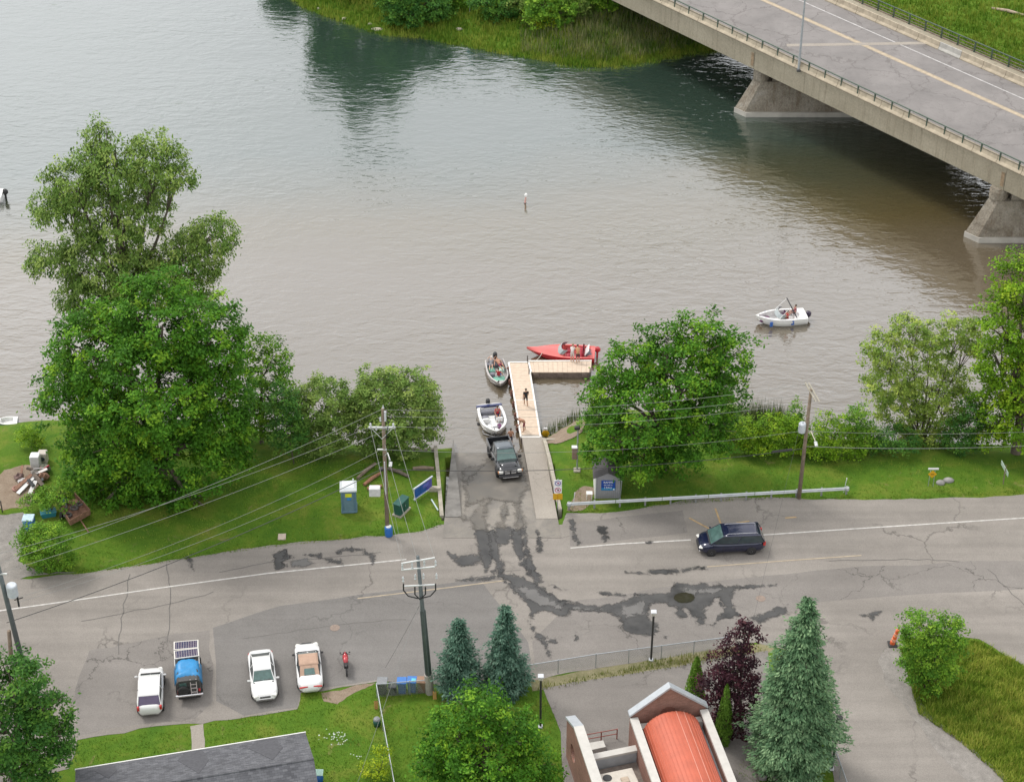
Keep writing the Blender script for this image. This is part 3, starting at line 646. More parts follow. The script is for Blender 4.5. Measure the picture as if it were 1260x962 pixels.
# ================================================================ VEGETATION
def nrm(a): return a / np.maximum(np.linalg.norm(a, axis=1, keepdims=True), 1e-9)
def leafmesh(name, C, N, size, tint, m, parent=None, aspect=.55, tang=None):
    n = len(C); N = nrm(N)
    R = RNG.normal(size=(n, 3)) if tang is None else tang + RNG.normal(size=(n, 3)) * .25
    T = nrm(R - N * (R * N).sum(1, keepdims=True)); B = np.cross(N, T)
    s = size[:, None]; V = np.empty((n, 4, 3))
    V[:, 0] = C - T * s; V[:, 1] = C + B * s * aspect - N * s * .18; V[:, 2] = C + T * s; V[:, 3] = C - B * s * aspect - N * s * .18
    me = bpy.data.meshes.new(name)
    me.vertices.add(n * 4); me.vertices.foreach_set('co', V.reshape(-1).astype(np.float32))
    me.loops.add(n * 4); me.loops.foreach_set('vertex_index', np.arange(n * 4, dtype=np.int32))
    me.polygons.add(n); me.polygons.foreach_set('loop_start', np.arange(0, n * 4, 4, dtype=np.int32))
    me.update(calc_edges=True)
    at = me.attributes.new('tint', 'FLOAT', 'FACE'); at.data.foreach_set('value', np.clip(tint, 0, 1).astype(np.float32))
    return link(name, me, m, parent)
BARK = mat('bark', (.13, .105, .085), .95, 0, .35, 3, .05); BARKP = mat('bark_pale', (.24, .20, .16), .95, 0, .3, 3, .04)
# leaf colours
L_MAPLE = leafmat('leaf_maple', (.030, .095, .008), (.060, .170, .012), (.17, .30, .02))
L_BRIGHT = leafmat('leaf_bright', (.06, .14, .008), (.13, .25, .012), (.27, .37, .025))
L_DEEP = leafmat('leaf_deep', (.025, .085, .016), (.055, .145, .022), (.12, .23, .03))
L_WILLOW = leafmat('leaf_willow', (.075, .145, .025), (.15, .235, .05), (.27, .35, .085))
L_PALE = leafmat('leaf_pale', (.11, .19, .03), (.21, .30, .05), (.35, .42, .09))
L_SHRUB = leafmat('leaf_shrub', (.05, .135, .014), (.11, .23, .02), (.23, .36, .035))
L_YELLOW = leafmat('leaf_yellow', (.12, .20, .012), (.24, .33, .015), (.42, .46, .03))
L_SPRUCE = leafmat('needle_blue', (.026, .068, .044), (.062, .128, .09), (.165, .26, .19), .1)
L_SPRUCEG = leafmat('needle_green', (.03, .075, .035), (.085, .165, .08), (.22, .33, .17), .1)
L_PLUM = leafmat('leaf_plum', (.018, .008, .012), (.045, .014, .022), (.095, .035, .04))
L_CEDAR = leafmat('leaf_cedar', (.05, .11, .015), (.09, .18, .02), (.15, .26, .035), .15)
L_REED = leafmat('leaf_reed', (.05, .085, .03), (.10, .14, .045), (.22, .22, .10))
L_GRASS = leafmat('grass_blade', (.052, .13, .012), (.108, .195, .018), (.24, .275, .045))
L_TALL = leafmat('tall_grass', (.095, .17, .016), (.19, .27, .03), (.40, .40, .085))
L_VERGE = leafmat('verge_grass', (.09, .13, .02), (.15, .19, .035), (.27, .25, .08))

def tree(name, label, base, lobes, m, leaf=.17, dens=55, clump=.55, cat='tree', group=None, droop=0.0, trunk_r=.35, bark=None, open_=.0, limbs=True, top=None, aspect=.55, flat_=.6, stems=1):
    """lobes: (cx,cy,rx,ry[,dy]) ellipses seen in the photograph at the depth of the trunk (+dy)"""
    base = Vector(base); s0 = SC(base + Vector((0, 0, 3)))
    root = thing(name, label, cat, base, 0, group)
    W = []
    for lb in lobes:
        cx, cy, rx, ry = lb[:4]; dy = lb[4] if len(lb) > 4 else 0
        c = PY(cx, cy, base.y + dy); s = SC(c); p = math.atan2(CAMH - c.z, c.y)
        r = rx / s; rv = math.sqrt(max((ry / s) ** 2 - (r * math.sin(p) * .8) ** 2, (ry / s * .5) ** 2)) / math.cos(p)
        W.append((np.array(c - base), np.array((r, r * .9, rv))))
    Cs, Ns, Ts = [], [], []
    for i, (c, r) in enumerate(W):
        area = 4 * math.pi * ((r[0] * r[1]) ** 1.6 / 3 + 2 * (r[0] * r[2]) ** 1.6 / 3) ** (1 / 1.6)
        nc = max(8, int(area / (clump * clump * 1.55)))
        d = nrm(RNG.normal(size=(nc, 3))); d = d[(d[:, 2] > -.75)]
        rad = 1.0 - np.abs(RNG.normal(0, .24, len(d))) + RNG.normal(0, .10, len(d))
        rad = np.clip(rad, .3, 1.15)[:, None]
        cc = c + d * r * rad
        keep = np.ones(len(cc), bool)
        for j, (c2, r2) in enumerate(W):
            if j != i: keep &= (((cc - c2) / (r2 * .62)) ** 2).sum(1) > 1
        if open_: keep &= RNG.random(len(cc)) > open_
        cc = cc[keep]; d = d[keep]
        # keep above the ground
        ok = cc[:, 2] > .25; cc = cc[ok]; d = d[ok]
        k = max(4, int(dens * 1.45 * clump * clump))
        tt = np.clip(RNG.normal(.40, .24, len(cc)), 0, 1)
        P_ = np.repeat(cc, k, 0) + RNG.normal(size=(len(cc) * k, 3)) * np.array((clump * .43, clump * .43, clump * .43 * flat_))
        if droop: P_[:, 2] -= np.abs(RNG.normal(0, droop, len(P_)))
        D = np.repeat(d, k, 0)
        Cs.append(P_); Ns.append(D * .55 + np.array((0, 0, .75)) + RNG.normal(size=P_.shape) * .5)
        Ts.append(np.repeat(tt, k) + RNG.normal(0, .14, len(P_)))
    C = np.concatenate(Cs); N = np.concatenate(Ns); T = np.concatenate(Ts)
    ok = C[:, 2] > .05; C, N, T = C[ok], N[ok], T[ok]
    tang = None
    if droop: tang = np.tile(np.array((0, 0, -1.0)), (len(C), 1)); N[:, 2] *= .85
    leafmesh('crown', C, N, leaf * .74 * RNG.uniform(.7, 1.3, len(C)), T, m, root, aspect, tang)
    # trunk and limbs
    b = MB(); zc = max(w[0][2] for w in W); mid = np.mean([w[0] for w in W], 0)
    bk = bark or BARK
    for st in range(stems):
        ox = (st - (stems - 1) / 2) * trunk_r * 2.6
        if stems == 1:
            pts = [(0, 0, -.4), (0, 0, 0), (mid[0] * .15, mid[1] * .15, mid[2] * .45), (mid[0] * .6, mid[1] * .6, mid[2]), (mid[0], mid[1], zc * .97)]
            b.path(pts, [trunk_r * 1.35, trunk_r * 1.15, trunk_r * .85, trunk_r * .5, trunk_r * .12], 9)
    if limbs:
        for i, (c, r) in enumerate(W):
            st = Vector((0, 0, 0)).lerp(Vector(mid), .55 if stems == 1 else 0.0)
            if stems > 1: st = Vector(((i - len(W) / 2) * trunk_r * .5, random.uniform(-.2, .2), 0))
            e = Vector(c)
            b.path([st, st.lerp(e, .5) + Vector((random.uniform(-.3, .3), random.uniform(-.3, .3), .25)), e], [trunk_r * .6, trunk_r * .36, trunk_r * .16], 7)
            for k in range(5):
                d = Vector(nrm(RNG.normal(size=(1, 3)))[0]); d.z = abs(d.z) * .7
                q = e + Vector((d.x * r[0], d.y * r[1], d.z * r[2])) * .85
                b.path([st.lerp(e, .75), st.lerp(e, .75).lerp(q, .5) + Vector((0, 0, .15)), q], [trunk_r * .26, trunk_r * .15, trunk_r * .05], 5)
    b.build('trunk', bk, root, True)
    return root

# --- left group
tree('willow_tree', 'tall grey green willow with loose drooping foliage behind the big round maple', G(165, 512), [(140, 200, 46, 42), (88, 222, 40, 32), (190, 200, 40, 40), (150, 255, 66, 46, 1), (222, 215, 26, 22), (70, 255, 36, 26), (66, 318, 34, 26), (130, 320, 60, 50), (262, 288, 34, 28), (225, 315, 52, 36), (122, 168, 20, 24), (205, 350, 66, 44), (120, 365, 50, 50)], L_WILLOW, .2, 78, .6, droop=.3, trunk_r=.32, open_=.24, aspect=.45)
tree('maple_tree', 'huge round deep green maple on the lawn beside the junk pile', G(200, 598), [(200, 400, 66, 64), (130, 425, 70, 55), (260, 420, 50, 55), (105, 480, 62, 58), (185, 480, 90, 75, -2), (262, 490, 52, 62), (140, 545, 66, 52, -1), (220, 560, 70, 55, -2), (275, 545, 36, 48), (120, 580, 36, 30), (200, 610, 54, 32, -1), (150, 600, 40, 26, -1), (235, 620, 30, 22, -2)], L_MAPLE, .2, 70, .75, trunk_r=.5, open_=.12)
tree('shore_tree', 'small maple peeping out between the huge maple and the pale shrubs', G(322, 545), [(325, 445, 34, 34), (335, 490, 32, 40), (315, 515, 30, 34)], L_SHRUB, .17, 60, .55, trunk_r=.16, open_=.1)
tree('shrub_willow', 'rounded pale green shrub behind the portable toilet', G(400, 555), [(398, 500, 40, 38), (378, 515, 24, 28), (418, 520, 26, 32), (398, 535, 38, 24)], L_WILLOW, .16, 110, .5, 'shrub', None, 0, trunk_r=.08, stems=3, aspect=.5)
tree('shrub_willow', 'wide pale green shrub behind the wooden utility pole at the water', G(485, 556), [(470, 480, 32, 30), (505, 485, 34, 34), (488, 505, 50, 44), (520, 515, 24, 40), (450, 500, 18, 34), (480, 540, 40, 26)], L_WILLOW, .16, 110, .5, 'shrub', None, 0, trunk_r=.08, stems=3, aspect=.5)
tree('low_bush', 'dark low bush under the pale shrub behind the portable toilet', G(362, 570), [(355, 530, 26, 34), (348, 495, 22, 26)], L_DEEP, .15, 70, .5, 'bush', None, trunk_r=.08, stems=3)
tree('bush', 'dense green roadside bush in front of the rusty tyre trailer', G(58, 700), [(50, 665, 30, 22), (68, 672, 24, 26), (48, 685, 26, 18), (75, 688, 18, 16), (40, 655, 16, 14)], L_SHRUB, .12, 110, .42, 'bush', None, trunk_r=.06, stems=3)
tree('vine_hedge', 'low leafy vine hedge between the junk pile and the blue bin', G(62, 632), [(45, 618, 22, 12), (68, 612, 24, 15), (80, 602, 12, 14)], L_SHRUB, .12, 110, .4, 'hedge', None, trunk_r=.05, stems=3)
tree('garden_shrub', 'small bright shrub between the river edge and the junk pile', G(40, 552), [(34, 537, 15, 14), (46, 544, 10, 10)], L_BRIGHT, .12, 110, .4, 'shrub', None, trunk_r=.05, stems=2)
# --- right of the ramp
tree('maple_tree', 'broad green maple behind the grey hut and guardrail', G(815, 578), [(860, 415, 38, 32), (815, 430, 36, 36), (895, 440, 36, 34), (770, 455, 34, 36), (845, 470, 60, 42, -1), (755, 485, 36, 36), (880, 490, 36, 32), (800, 505, 60, 46, -2), (745, 520, 26, 30), (850, 535, 44, 38, -2), (890, 530, 24, 24), (790, 550, 40, 30, -1), (830, 562, 36, 26, -1), (748, 550, 30, 26, -3), (785, 570, 36, 18, -3)], L_MAPLE, .19, 68, .7, trunk_r=.34, open_=.2)
tree('pale_willow', 'slender pale willow with several bare dark stems at the shore', G(1135, 543), [(1085, 430, 26, 24), (1118, 408, 24, 22), (1095, 465, 34, 30), (1145, 425, 30, 28), (1180, 405, 26, 22), (1150, 470, 40, 36), (1195, 425, 18, 22), (1105, 500, 34, 28), (1165, 500, 36, 30), (1140, 530, 40, 22)], L_PALE, .17, 90, .5, trunk_r=.16, stems=3, open_=.25, aspect=.45)
tree('ash_tree', 'big bright yellow green tree at the water beside the green road sign', G(1250, 558), [(1262, 345, 40, 36), (1240, 395, 40, 40), (1280, 410, 50, 50), (1225, 440, 26, 32), (1262, 470, 50, 44), (1225, 500, 34, 30), (1262, 520, 44, 32, -1), (1215, 535, 24, 18), (1300, 480, 50, 70)], L_BRIGHT, .18, 62, .65, trunk_r=.4, open_=.16)
for i, (x, y, lb, L) in enumerate([((935), 556, [(905, 536, 20, 16), (925, 530, 22, 18), (950, 526, 24, 20), (974, 530, 20, 20), (935, 542, 30, 14), (965, 545, 24, 12), (990, 548, 16, 14)], 'yellow green sprawling bush between the broad maple and the utility pole'), (1018, 562, [(1018, 535, 24, 28), (1008, 552, 26, 16), (1035, 545, 18, 22), (1050, 552, 18, 14)], 'rounded yellow green bush right behind the leaning utility pole'), (1060, 556, [(1056, 520, 18, 26), (1066, 540, 20, 18)], 'small upright bush at the foot of the slender pale willow')]):
    tree('shore_bush', L, G(x, y), lb, [L_BRIGHT, L_BRIGHT, L_SHRUB][i], .13, 95, .42, 'bush', 'bushes along the near shore', trunk_r=.07, stems=3)
for x, y, lb, L in [(1105, 556, [(1105, 540, 30, 18), (1085, 545, 20, 14)], 'dark low bush under the slender pale willow'), (1180, 556, [(1180, 535, 24, 26), (1195, 515, 18, 28)], 'dark dense bush between the slender willow and the bright tree'), (978, 545, [(978, 515, 10, 24), (982, 532, 14, 18)], 'narrow upright green sapling beside the grey transformer'), (905, 540, [(900, 515, 18, 20), (888, 530, 20, 16)], 'grey green bush next to the reeds behind the broad maple')]:
    tree('shore_bush', L, G(x, y), lb, [L_DEEP, L_DEEP, L_SHRUB, L_WILLOW][[1105, 1180, 978, 905].index(x)], .13, 90, .42, 'bush', 'bushes along the near shore', trunk_r=.06, stems=3)
tree('shore_bush', 'leafy bush on the sandy shore beside the dock lamp', G(738, 530), [(735, 515, 16, 18), (722, 525, 12, 12), (750, 510, 16, 22)], L_SHRUB, .13, 90, .42, 'bush', 'bushes along the near shore', trunk_r=.06, stems=3)
# --- bottom of the picture
tree('garden_tree', 'large deep green tree beside the grey roofed house and car park', G(20, 985), [(15, 835, 44, 36), (55, 870, 36, 36), (0, 890, 56, 50), (40, 920, 48, 50), (75, 905, 16, 30), (10, 960, 60, 50)], L_DEEP, .17, 75, .6, trunk_r=.3, open_=.08)
tree('garden_tree', 'round leafy tree on the lawn just south of the two blue spruces', G(600, 985), [(590, 875, 42, 34), (625, 900, 40, 34), (560, 905, 40, 38), (600, 930, 62, 46, -1), (540, 945, 34, 34), (655, 945, 34, 34), (600, 965, 70, 40, -1)], L_MAPLE, .16, 80, .58, trunk_r=.3, open_=.06)
tree('driveway_bush', 'bright green rounded bush at the driveway corner with the orange marker', G(1140, 850), [(1140, 775, 32, 26), (1170, 785, 20, 26), (1127, 793, 18, 20), (1152, 810, 34, 32), (1130, 822, 22, 22), (1150, 835, 26, 18)], L_SHRUB, .13, 110, .45, 'bush', None, trunk_r=.1, stems=4)
tree('plum_tree', 'dark purple leaved tree next to the big blue green spruce', G(912, 900), [(916, 785, 20, 22), (902, 815, 28, 28), (880, 845, 24, 22), (910, 855, 32, 36), (900, 900, 34, 30)], L_PLUM, .14, 95, .48, trunk_r=.18, open_=.05)
tree('flowering_shrub', 'yellow flowering shrub against the chain link fence', G(465, 955), [(462, 945, 20, 13), (470, 925, 12, 8)], L_YELLOW, .1, 120, .35, 'shrub', None, trunk_r=.04, stems=3)

def spruce(label, base, top_row, wpx, m, leaf=.15, seed=1, skew=1.0):
    rg = np.random.default_rng(seed); base = Vector(base)
    root = thing('spruce_tree', label, 'spruce tree', base); H_ = ZAT(base.y, top_row) - base.z; R = wpx / SC(base + Vector((0, 0, H_ * .4))) / 2
    Cs, Ns, Ts, Tg = [], [], [], []; b = MB()
    b.path([(0, 0, -.3), (0, 0, H_ * .5), (0, 0, H_ * .98)], [.03 * H_ * .7, .012 * H_, .01], 8)
    z = H_ * .03
    ph = rg.uniform(0, 6.28, 4)
    while z < H_ * .985:
        t = z / H_; rr = R * min(1, 1.10 * (1 - t) ** .68) * (.70 + .30 * min(1, t * 4.5)) + .10
        nb = max(5, int(5 + 11 * (1 - t))); rr *= rg.uniform(.84, 1.06)
        for k in range(nb):
            a = 2 * math.pi * (k + rg.random()) / nb
            L = rr * rg.uniform(.74, 1.08) * (1 + .10 * math.sin(3 * a + ph[0] + t * 9) + .07 * math.sin(5 * a + ph[1] - t * 17)); d = np.array((math.cos(a), math.sin(a), 0)); side = np.array((-d[1], d[0], 0))
            nt_ = max(2, int(L / .30))                      # tufts along the bough
            for q in range(nt_):
                u = (q + .6 + rg.uniform(-.25, .25)) / nt_; w = (.12 + .42 * u * (1.12 - u)) * L
                for sd_ in ((0,) if q == nt_ - 1 else (-1, 0, 1)):
                    c = d * u * L + side * sd_ * w * rg.uniform(.6, 1.0); c = c + np.array((0, 0, z + L * (.10 * u - .34 * u * u + .14 * u ** 5) - abs(sd_) * .05))
                    n = 12; o_ = rg.normal(0, 1, (n, 3)) * np.array((.13, .13, .06))
                    Cs.append(c + o_); Ns.append(np.tile((d[0] * .45, d[1] * .45, .9), (n, 1)) + rg.normal(0, .4, (n, 3)))
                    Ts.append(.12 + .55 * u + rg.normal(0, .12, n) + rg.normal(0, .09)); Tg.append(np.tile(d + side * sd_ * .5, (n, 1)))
            if k % 3 == 0: b.path([(0, 0, z), tuple(d * L * .5 + np.array((0, 0, z))), tuple(d * L * .9 + np.array((0, 0, z - .12 * L)))], [.03, .02, .008], 4)
        z += max(.22, .50 * (1 - t) + .14)
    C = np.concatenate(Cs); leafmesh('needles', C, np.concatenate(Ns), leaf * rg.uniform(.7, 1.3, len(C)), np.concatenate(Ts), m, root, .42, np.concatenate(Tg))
    b.build('trunk', BARK, root, True); return root
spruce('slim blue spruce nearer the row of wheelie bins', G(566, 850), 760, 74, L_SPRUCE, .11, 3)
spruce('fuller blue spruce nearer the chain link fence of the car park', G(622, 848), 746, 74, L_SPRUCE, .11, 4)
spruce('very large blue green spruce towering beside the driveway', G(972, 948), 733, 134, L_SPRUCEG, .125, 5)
def cedar(label, base, top_row, wpx, seed):
    rg = np.random.default_rng(seed); base = Vector(base); root = thing('cedar_shrub', label, 'cedar', base, 0, 'clipped cedars by the church')
    H_ = ZAT(base.y, top_row) - base.z; R = wpx / SC(base) / 2; n = 5200
    t = rg.random(n) ** .8; a = rg.random(n) * 6.283; r = R * np.clip(1.15 * (1 - t) ** .6, 0, 1) * np.minimum(1, .75 + t) * (rg.random(n) ** .18) * (1 + .1 * np.sin(a * 5 + t * 14))
    C = np.stack([r * np.cos(a), r * np.sin(a), t * H_], 1); N = np.stack([np.cos(a), np.sin(a), .35 + 0 * a], 1) + rg.normal(0, .4, (n, 3))
    leafmesh('foliage', C, N, rg.uniform(.07, .13, n), .45 + rg.normal(0, .2, n), L_CEDAR, root, .4, np.tile((0, 0, 1.0), (n, 1)))
    MB().path([(0, 0, -.2), (0, 0, H_ * .85)], [.08, .02], 6).build('trunk', BARK, root)
cedar('clipped conical cedar behind the right gable corner of the brick building', G(854, 866), 808, 26, 1)
cedar('bright narrow cedar standing in front of the purple plum tree', G(889, 914), 842, 22, 2)

# --- far bank
for x, y, lb, L, mm in [
    (510, 30, [(490, -8, 30, 30), (525, 0, 34, 26), (505, 15, 34, 18), (540, 15, 18, 14)], 'dense dark bush on the far bank behind the pale rock', L_DEEP),
    (610, 22, [(600, 0, 24, 20), (620, 10, 20, 16), (612, 18, 18, 10)], 'rounded green bush on the far bank beside the small blue sign', L_DEEP),
    (672, 34, [(668, 5, 24, 22), (690, 15, 20, 20), (660, 22, 18, 14)], 'bushy green shrub on the far bank with yellow leaves before it', L_SHRUB),
    (748, 16, [(748, -4, 22, 22), (735, -10, 18, 16), (765, -12, 20, 18)], 'bright bush on the far bank next to the bridge abutment', L_SHRUB),
    (1000, -5, [(1000, -25, 22, 18)], 'bush on the grassy bank behind the bridge', L_DEEP)]:
    tree('bank_bush', L, GF(x, y), lb, mm, .2, 55, .6, 'bush', 'bushes on the far bank', trunk_r=.12, stems=3)
for x, y, lb, L, mm in [(430, 0, [(430, -18, 20, 16)], 'low bush at the left end of the far bank', L_SHRUB), (560, 8, [(558, -6, 16, 14), (570, 2, 12, 10)], 'small bush between the dense bush and the blue sign on the far bank', L_SHRUB), (700, 22, [(702, 4, 18, 18), (716, 10, 14, 14)], 'leafy shrub between the yellow shrub and the reeds on the far bank', L_WILLOW), (640, 20, [(640, 2, 18, 16)], 'pale bush between two darker bushes on the far bank', L_WILLOW)]:
    tree('bank_bush', L, GF(x, y), lb, mm, .2, 55, .6, 'bush', 'bushes on the far bank', trunk_r=.1, stems=3)
tree('bank_shrub', 'small yellow leaved shrub on the far bank', GF(676, 36), [(676, 22, 10, 12), (668, 30, 8, 7)], L_YELLOW, .16, 55, .5, 'shrub', 'bushes on the far bank', trunk_r=.05, stems=2)
# tall trees further back on the far bank, seen mirrored in the river
for x, y, h, w in ((392, -22, 125, 26), (430, -18, 165, 34), (470, -20, 140, 30), (345, -45, 60, 24), (545, -30, 70, 34), (610, -40, 60, 34), (690, -45, 70, 36)):
    tree('bank_tree', 'tall leafy tree on the far bank mirrored in the river', GF(x, y), [(x, y - h * .75, w * .7, h * .25), (x - w * .3, y - h * .5, w * .8, h * .3), (x + w * .3, y - h * .45, w * .8, h * .3), (x, y - h * .2, w * .8, h * .2)], L_DEEP, .45, 14, 1.2, 'tree', 'tall trees on the far bank', trunk_r=.3)
def blades(name, pts, hgt, wid, m, label, cat, lean=.35, tint=.45, parent=None, tv=.2):
    n = len(pts); C = np.array(pts); rg = RNG
    nz = np.sin(C[:, 0] * 2.1 + 2 * np.sin(C[:, 1] * 1.3)) * np.sin(C[:, 1] * 2.7 + 1.7 * np.sin(C[:, 0] * .9))
    h = hgt * rg.uniform(.5, 1.3, n) * (1 + .4 * nz); a = rg.random(n) * 6.283; ln = np.stack([np.cos(a), np.sin(a)], 1) * (lean * h * rg.random(n))[:, None]
    wv = np.stack([-np.sin(a), np.cos(a)], 1) * wid
    V = np.empty((n, 3, 3)); V[:, 0, :2] = C[:, :2] - wv; V[:, 1, :2] = C[:, :2] + wv; V[:, 2, :2] = C[:, :2] + ln
    V[:, :2, 2] = C[:, None, 2] - .03; V[:, 2, 2] = C[:, 2] + h
    me = bpy.data.meshes.new(name); me.vertices.add(n * 3); me.vertices.foreach_set('co', V.reshape(-1).astype(np.float32))
    me.loops.add(n * 3); me.loops.foreach_set('vertex_index', np.arange(n * 3, dtype=np.int32)); me.polygons.add(n); me.polygons.foreach_set('loop_start', np.arange(0, n * 3, 3, dtype=np.int32)); me.update(calc_edges=True)
    at = me.attributes.new('tint', 'FLOAT', 'FACE')
    big = .10 * nz + .25 * np.sin(C[:, 0] * .9 + 1.3 * np.sin(C[:, 1] * .7)) * np.sin(C[:, 1] * 1.1 + C[:, 0] * .3)
    at.data.foreach_set('value', np.clip(tint + big + rg.normal(0, tv, n), 0, 1).astype(np.float32))
    o = link(name, me, m, parent); tag(o, label, cat, None, 'stuff'); return o
def inpoly(poly, x, y):
    poly = np.array(poly); ins = np.zeros(len(x), bool); j = len(poly) - 1
    for i in range(len(poly)):
        xi, yi = poly[i]; xj, yj = poly[j]
        c = ((yi > y) != (yj > y)) & (x < (xj - xi) * (y - yi) / (yj - yi + 1e-12) + xi); ins ^= c; j = i
    return ins
def scatter(polypx, dens, zf=None, z=0.0):
    w = [(lambda q: (q.x, q.y))(P(x, y, z)) for x, y in polypx]; A = np.array(w); lo, hi = A.min(0), A.max(0)
    n = int((hi - lo).prod() * dens); X = RNG.uniform(lo[0], hi[0], n); Y = RNG.uniform(lo[1], hi[1], n)
    k = inpoly(w, X, Y); X, Y = X[k], Y[k]; Z = zf(X, Y) if zf else np.full(len(X), z)
    return np.stack([X, Y, Z], 1)
pts = scatter([(1108, 798), (1200, 788), (1262, 820), (1420, 905), (1420, 1040), (1290, 1020), (1222, 948), (1180, 912), (1130, 878)], 420)
blades('tall_grass', pts, .36, .028, L_TALL, 'tall yellow green grass growing between the driveway and the road', 'grass', .9, .45, None, .32)
def bankpts(x0, x1, dmin, dmax, n):
    X = RNG.uniform(x0, x1, n); Y = np.interp(X, FBX, FBY) + dmin + (dmax - dmin) * RNG.random(n) ** 1.3; return np.stack([X, Y, zf_np(X, Y)], 1)
blades('bank_grass', np.concatenate([bankpts(-36, 75, -.6, 26, 90000), bankpts(5, 40, -1.5, 3, 12000)]), .55, .07, L_GRASS, 'long green grass covering the far river bank', 'grass', .5, .62)
blades('bank_reeds', np.concatenate([bankpts(P(640, 70, WATER).x, P(900, 60, WATER).x, .5, 15, 5000), bankpts(P(700, 70, WATER).x, P(860, 60, WATER).x, 2, 12, 3000)]), 1.0, .05, L_REED, 'tall tan and green reeds on the far bank next to the bridge', 'reeds', .5, .72, None, .3)
X = RNG.uniform(P(890, 520, WATER).x, P(970, 520, WATER).x, 2600); Y = np.interp(X, SHX, SHY) + RNG.uniform(-.3, 2.2, 2600)
blades('reeds', np.stack([X, Y, np.full(2600, WATER)], 1), 1.7, .035, L_REED, 'thin grey green reeds standing in the water by the yellow bush', 'reeds', .2, .4)
X = RNG.uniform(P(665, 530, WATER).x, P(715, 520, WATER).x, 260); Y = np.interp(X, SHX, SHY) + RNG.uniform(-.2, 1.0, 260)
blades('reeds', np.stack([X, Y, np.full(260, WATER)], 1), .8, .03, L_REED, 'sparse reed tufts at the sandy shore beside the dock', 'reeds', .3, .4)
rgf = np.random.default_rng(11); fq = []
for cx_f, cy_f, k_f in ((412, 905, 18), (420, 912, 18), (402, 908, 9), (436, 930, 6)):
    pf = P(cx_f, cy_f); fq.append(np.stack([pf.x + rgf.normal(0, .35, k_f), pf.y + rgf.normal(0, .3, k_f), rgf.uniform(.10, .25, k_f)], 1))
fq = np.concatenate(fq); fo = leafmesh('white_flowers', fq, np.tile((0, -.2, 1.0), (len(fq), 1)), rgf.uniform(.03, .07, len(fq)), rgf.random(len(fq)), leafmat('petal_white', (.30, .36, .28), (.42, .47, .42), (.55, .58, .55)), None, .9); tag(fo, 'scatter of small white flowers on the lawn behind the house', 'flowers', None, 'stuff')
# short lawn grass, thicker along the edges of the paving
def edgepts(line, n, spread, zf=None, off=0.0):
    q = [P(x, y, 0) for x, y in line]; out = []
    for a_, c_ in zip(q, q[1:]):
        k = max(2, int(n * (c_ - a_).length)); t = RNG.random(k); d = np.abs(RNG.normal(0, spread, k)) + off
        X = a_.x + (c_.x - a_.x) * t; Y = a_.y + (c_.y - a_.y) * t; nn = Vector((-(c_ - a_).y, (c_ - a_).x)).normalized()
        out.append(np.stack([X + nn.x * d, Y + nn.y * d, np.full(k, .0)], 1))
    return np.concatenate(out)
ed = np.concatenate([edgepts([(90, 707), (160, 698), (250, 684), (345, 671), (440, 662), (520, 654), (544, 646)], 60, .35, None, -.1), edgepts([(697, 631), (752, 630), (820, 621), (960, 612), (1043, 614), (1120, 613), (1260, 608)], 60, .4, None, -.1)])
lawnp = [scatter([(90, 706), (345, 670), (540, 648), (536, 560), (440, 560), (330, 560), (100, 600), (100, 650)], 30, zg_np), scatter([(700, 628), (960, 610), (1300, 606), (1300, 560), (1000, 562), (700, 560)], 30, zg_np)]
lawnp += [scatter(q, 50) for q in ([(92, 912), (234, 894), (236, 928), (98, 950), (90, 990)], [(252, 890), (366, 872), (372, 852), (396, 852), (415, 866), (462, 842), (530, 856), (545, 870), (560, 1000), (390, 1000), (376, 903), (252, 925)], [(640, 850), (668, 850), (682, 880), (692, 930), (690, 1000), (600, 1000)], [(900, 960), (940, 870), (1010, 870), (1022, 940), (1030, 1000), (900, 1000)])]
blades('lawn_grass', np.concatenate([ed] + lawnp), .13, .03, L_GRASS, 'short green lawn grass beside the roads', 'grass', .8, .5)
blades('verge_grass', np.concatenate([scatter([(655, 846), (740, 828), (830, 812), (905, 799), (945, 795), (940, 803), (830, 823), (740, 836), (668, 850)], 60), scatter([(744, 832), (800, 812), (880, 800), (890, 806), (820, 820)], 60)]), .3, .03, L_VERGE, 'dry weeds along the chain link fence by the car park', 'grass', .6, .5)

# ================================================================ VEHICLES
GLASS = mat('car_glass', (.035, .05, .055), .06, 0, .2, 2, 0, .5); GLASST = mat('tinted_windscreen', (.07, .13, .12), .07, 0, .25, 3, 0, .5); GLASSP = mat('purple_tint_glass', (.07, .045, .11), .1, 0, .15, 3, 0, .4)
TYRE = mat('tyre_rubber', (.025, .025, .026), .85, 0, .3, 10); RIM = mat('wheel_rim', (.38, .38, .39), .35, .8, .1, 6); BLACKP = mat('black_plastic', (.025, .025, .027), .6, 0, .2, 8)
CHROME = mat('chrome', (.62, .62, .63), .18, .95, .1, 5); REDL = mat('tail_lens', (.45, .02, .02), .2, 0, .1, 5, 0, .5); HEADL = mat('head_lens', (.72, .72, .68), .15, 0, .1, 5, 0, .6)
PLATE = mat('licence_plate', (.62, .63, .66), .5, 0, .1, 10); AMBER = mat('amber_lens', (.55, .20, .04), .3, 0, .1, 5, 0, .4)
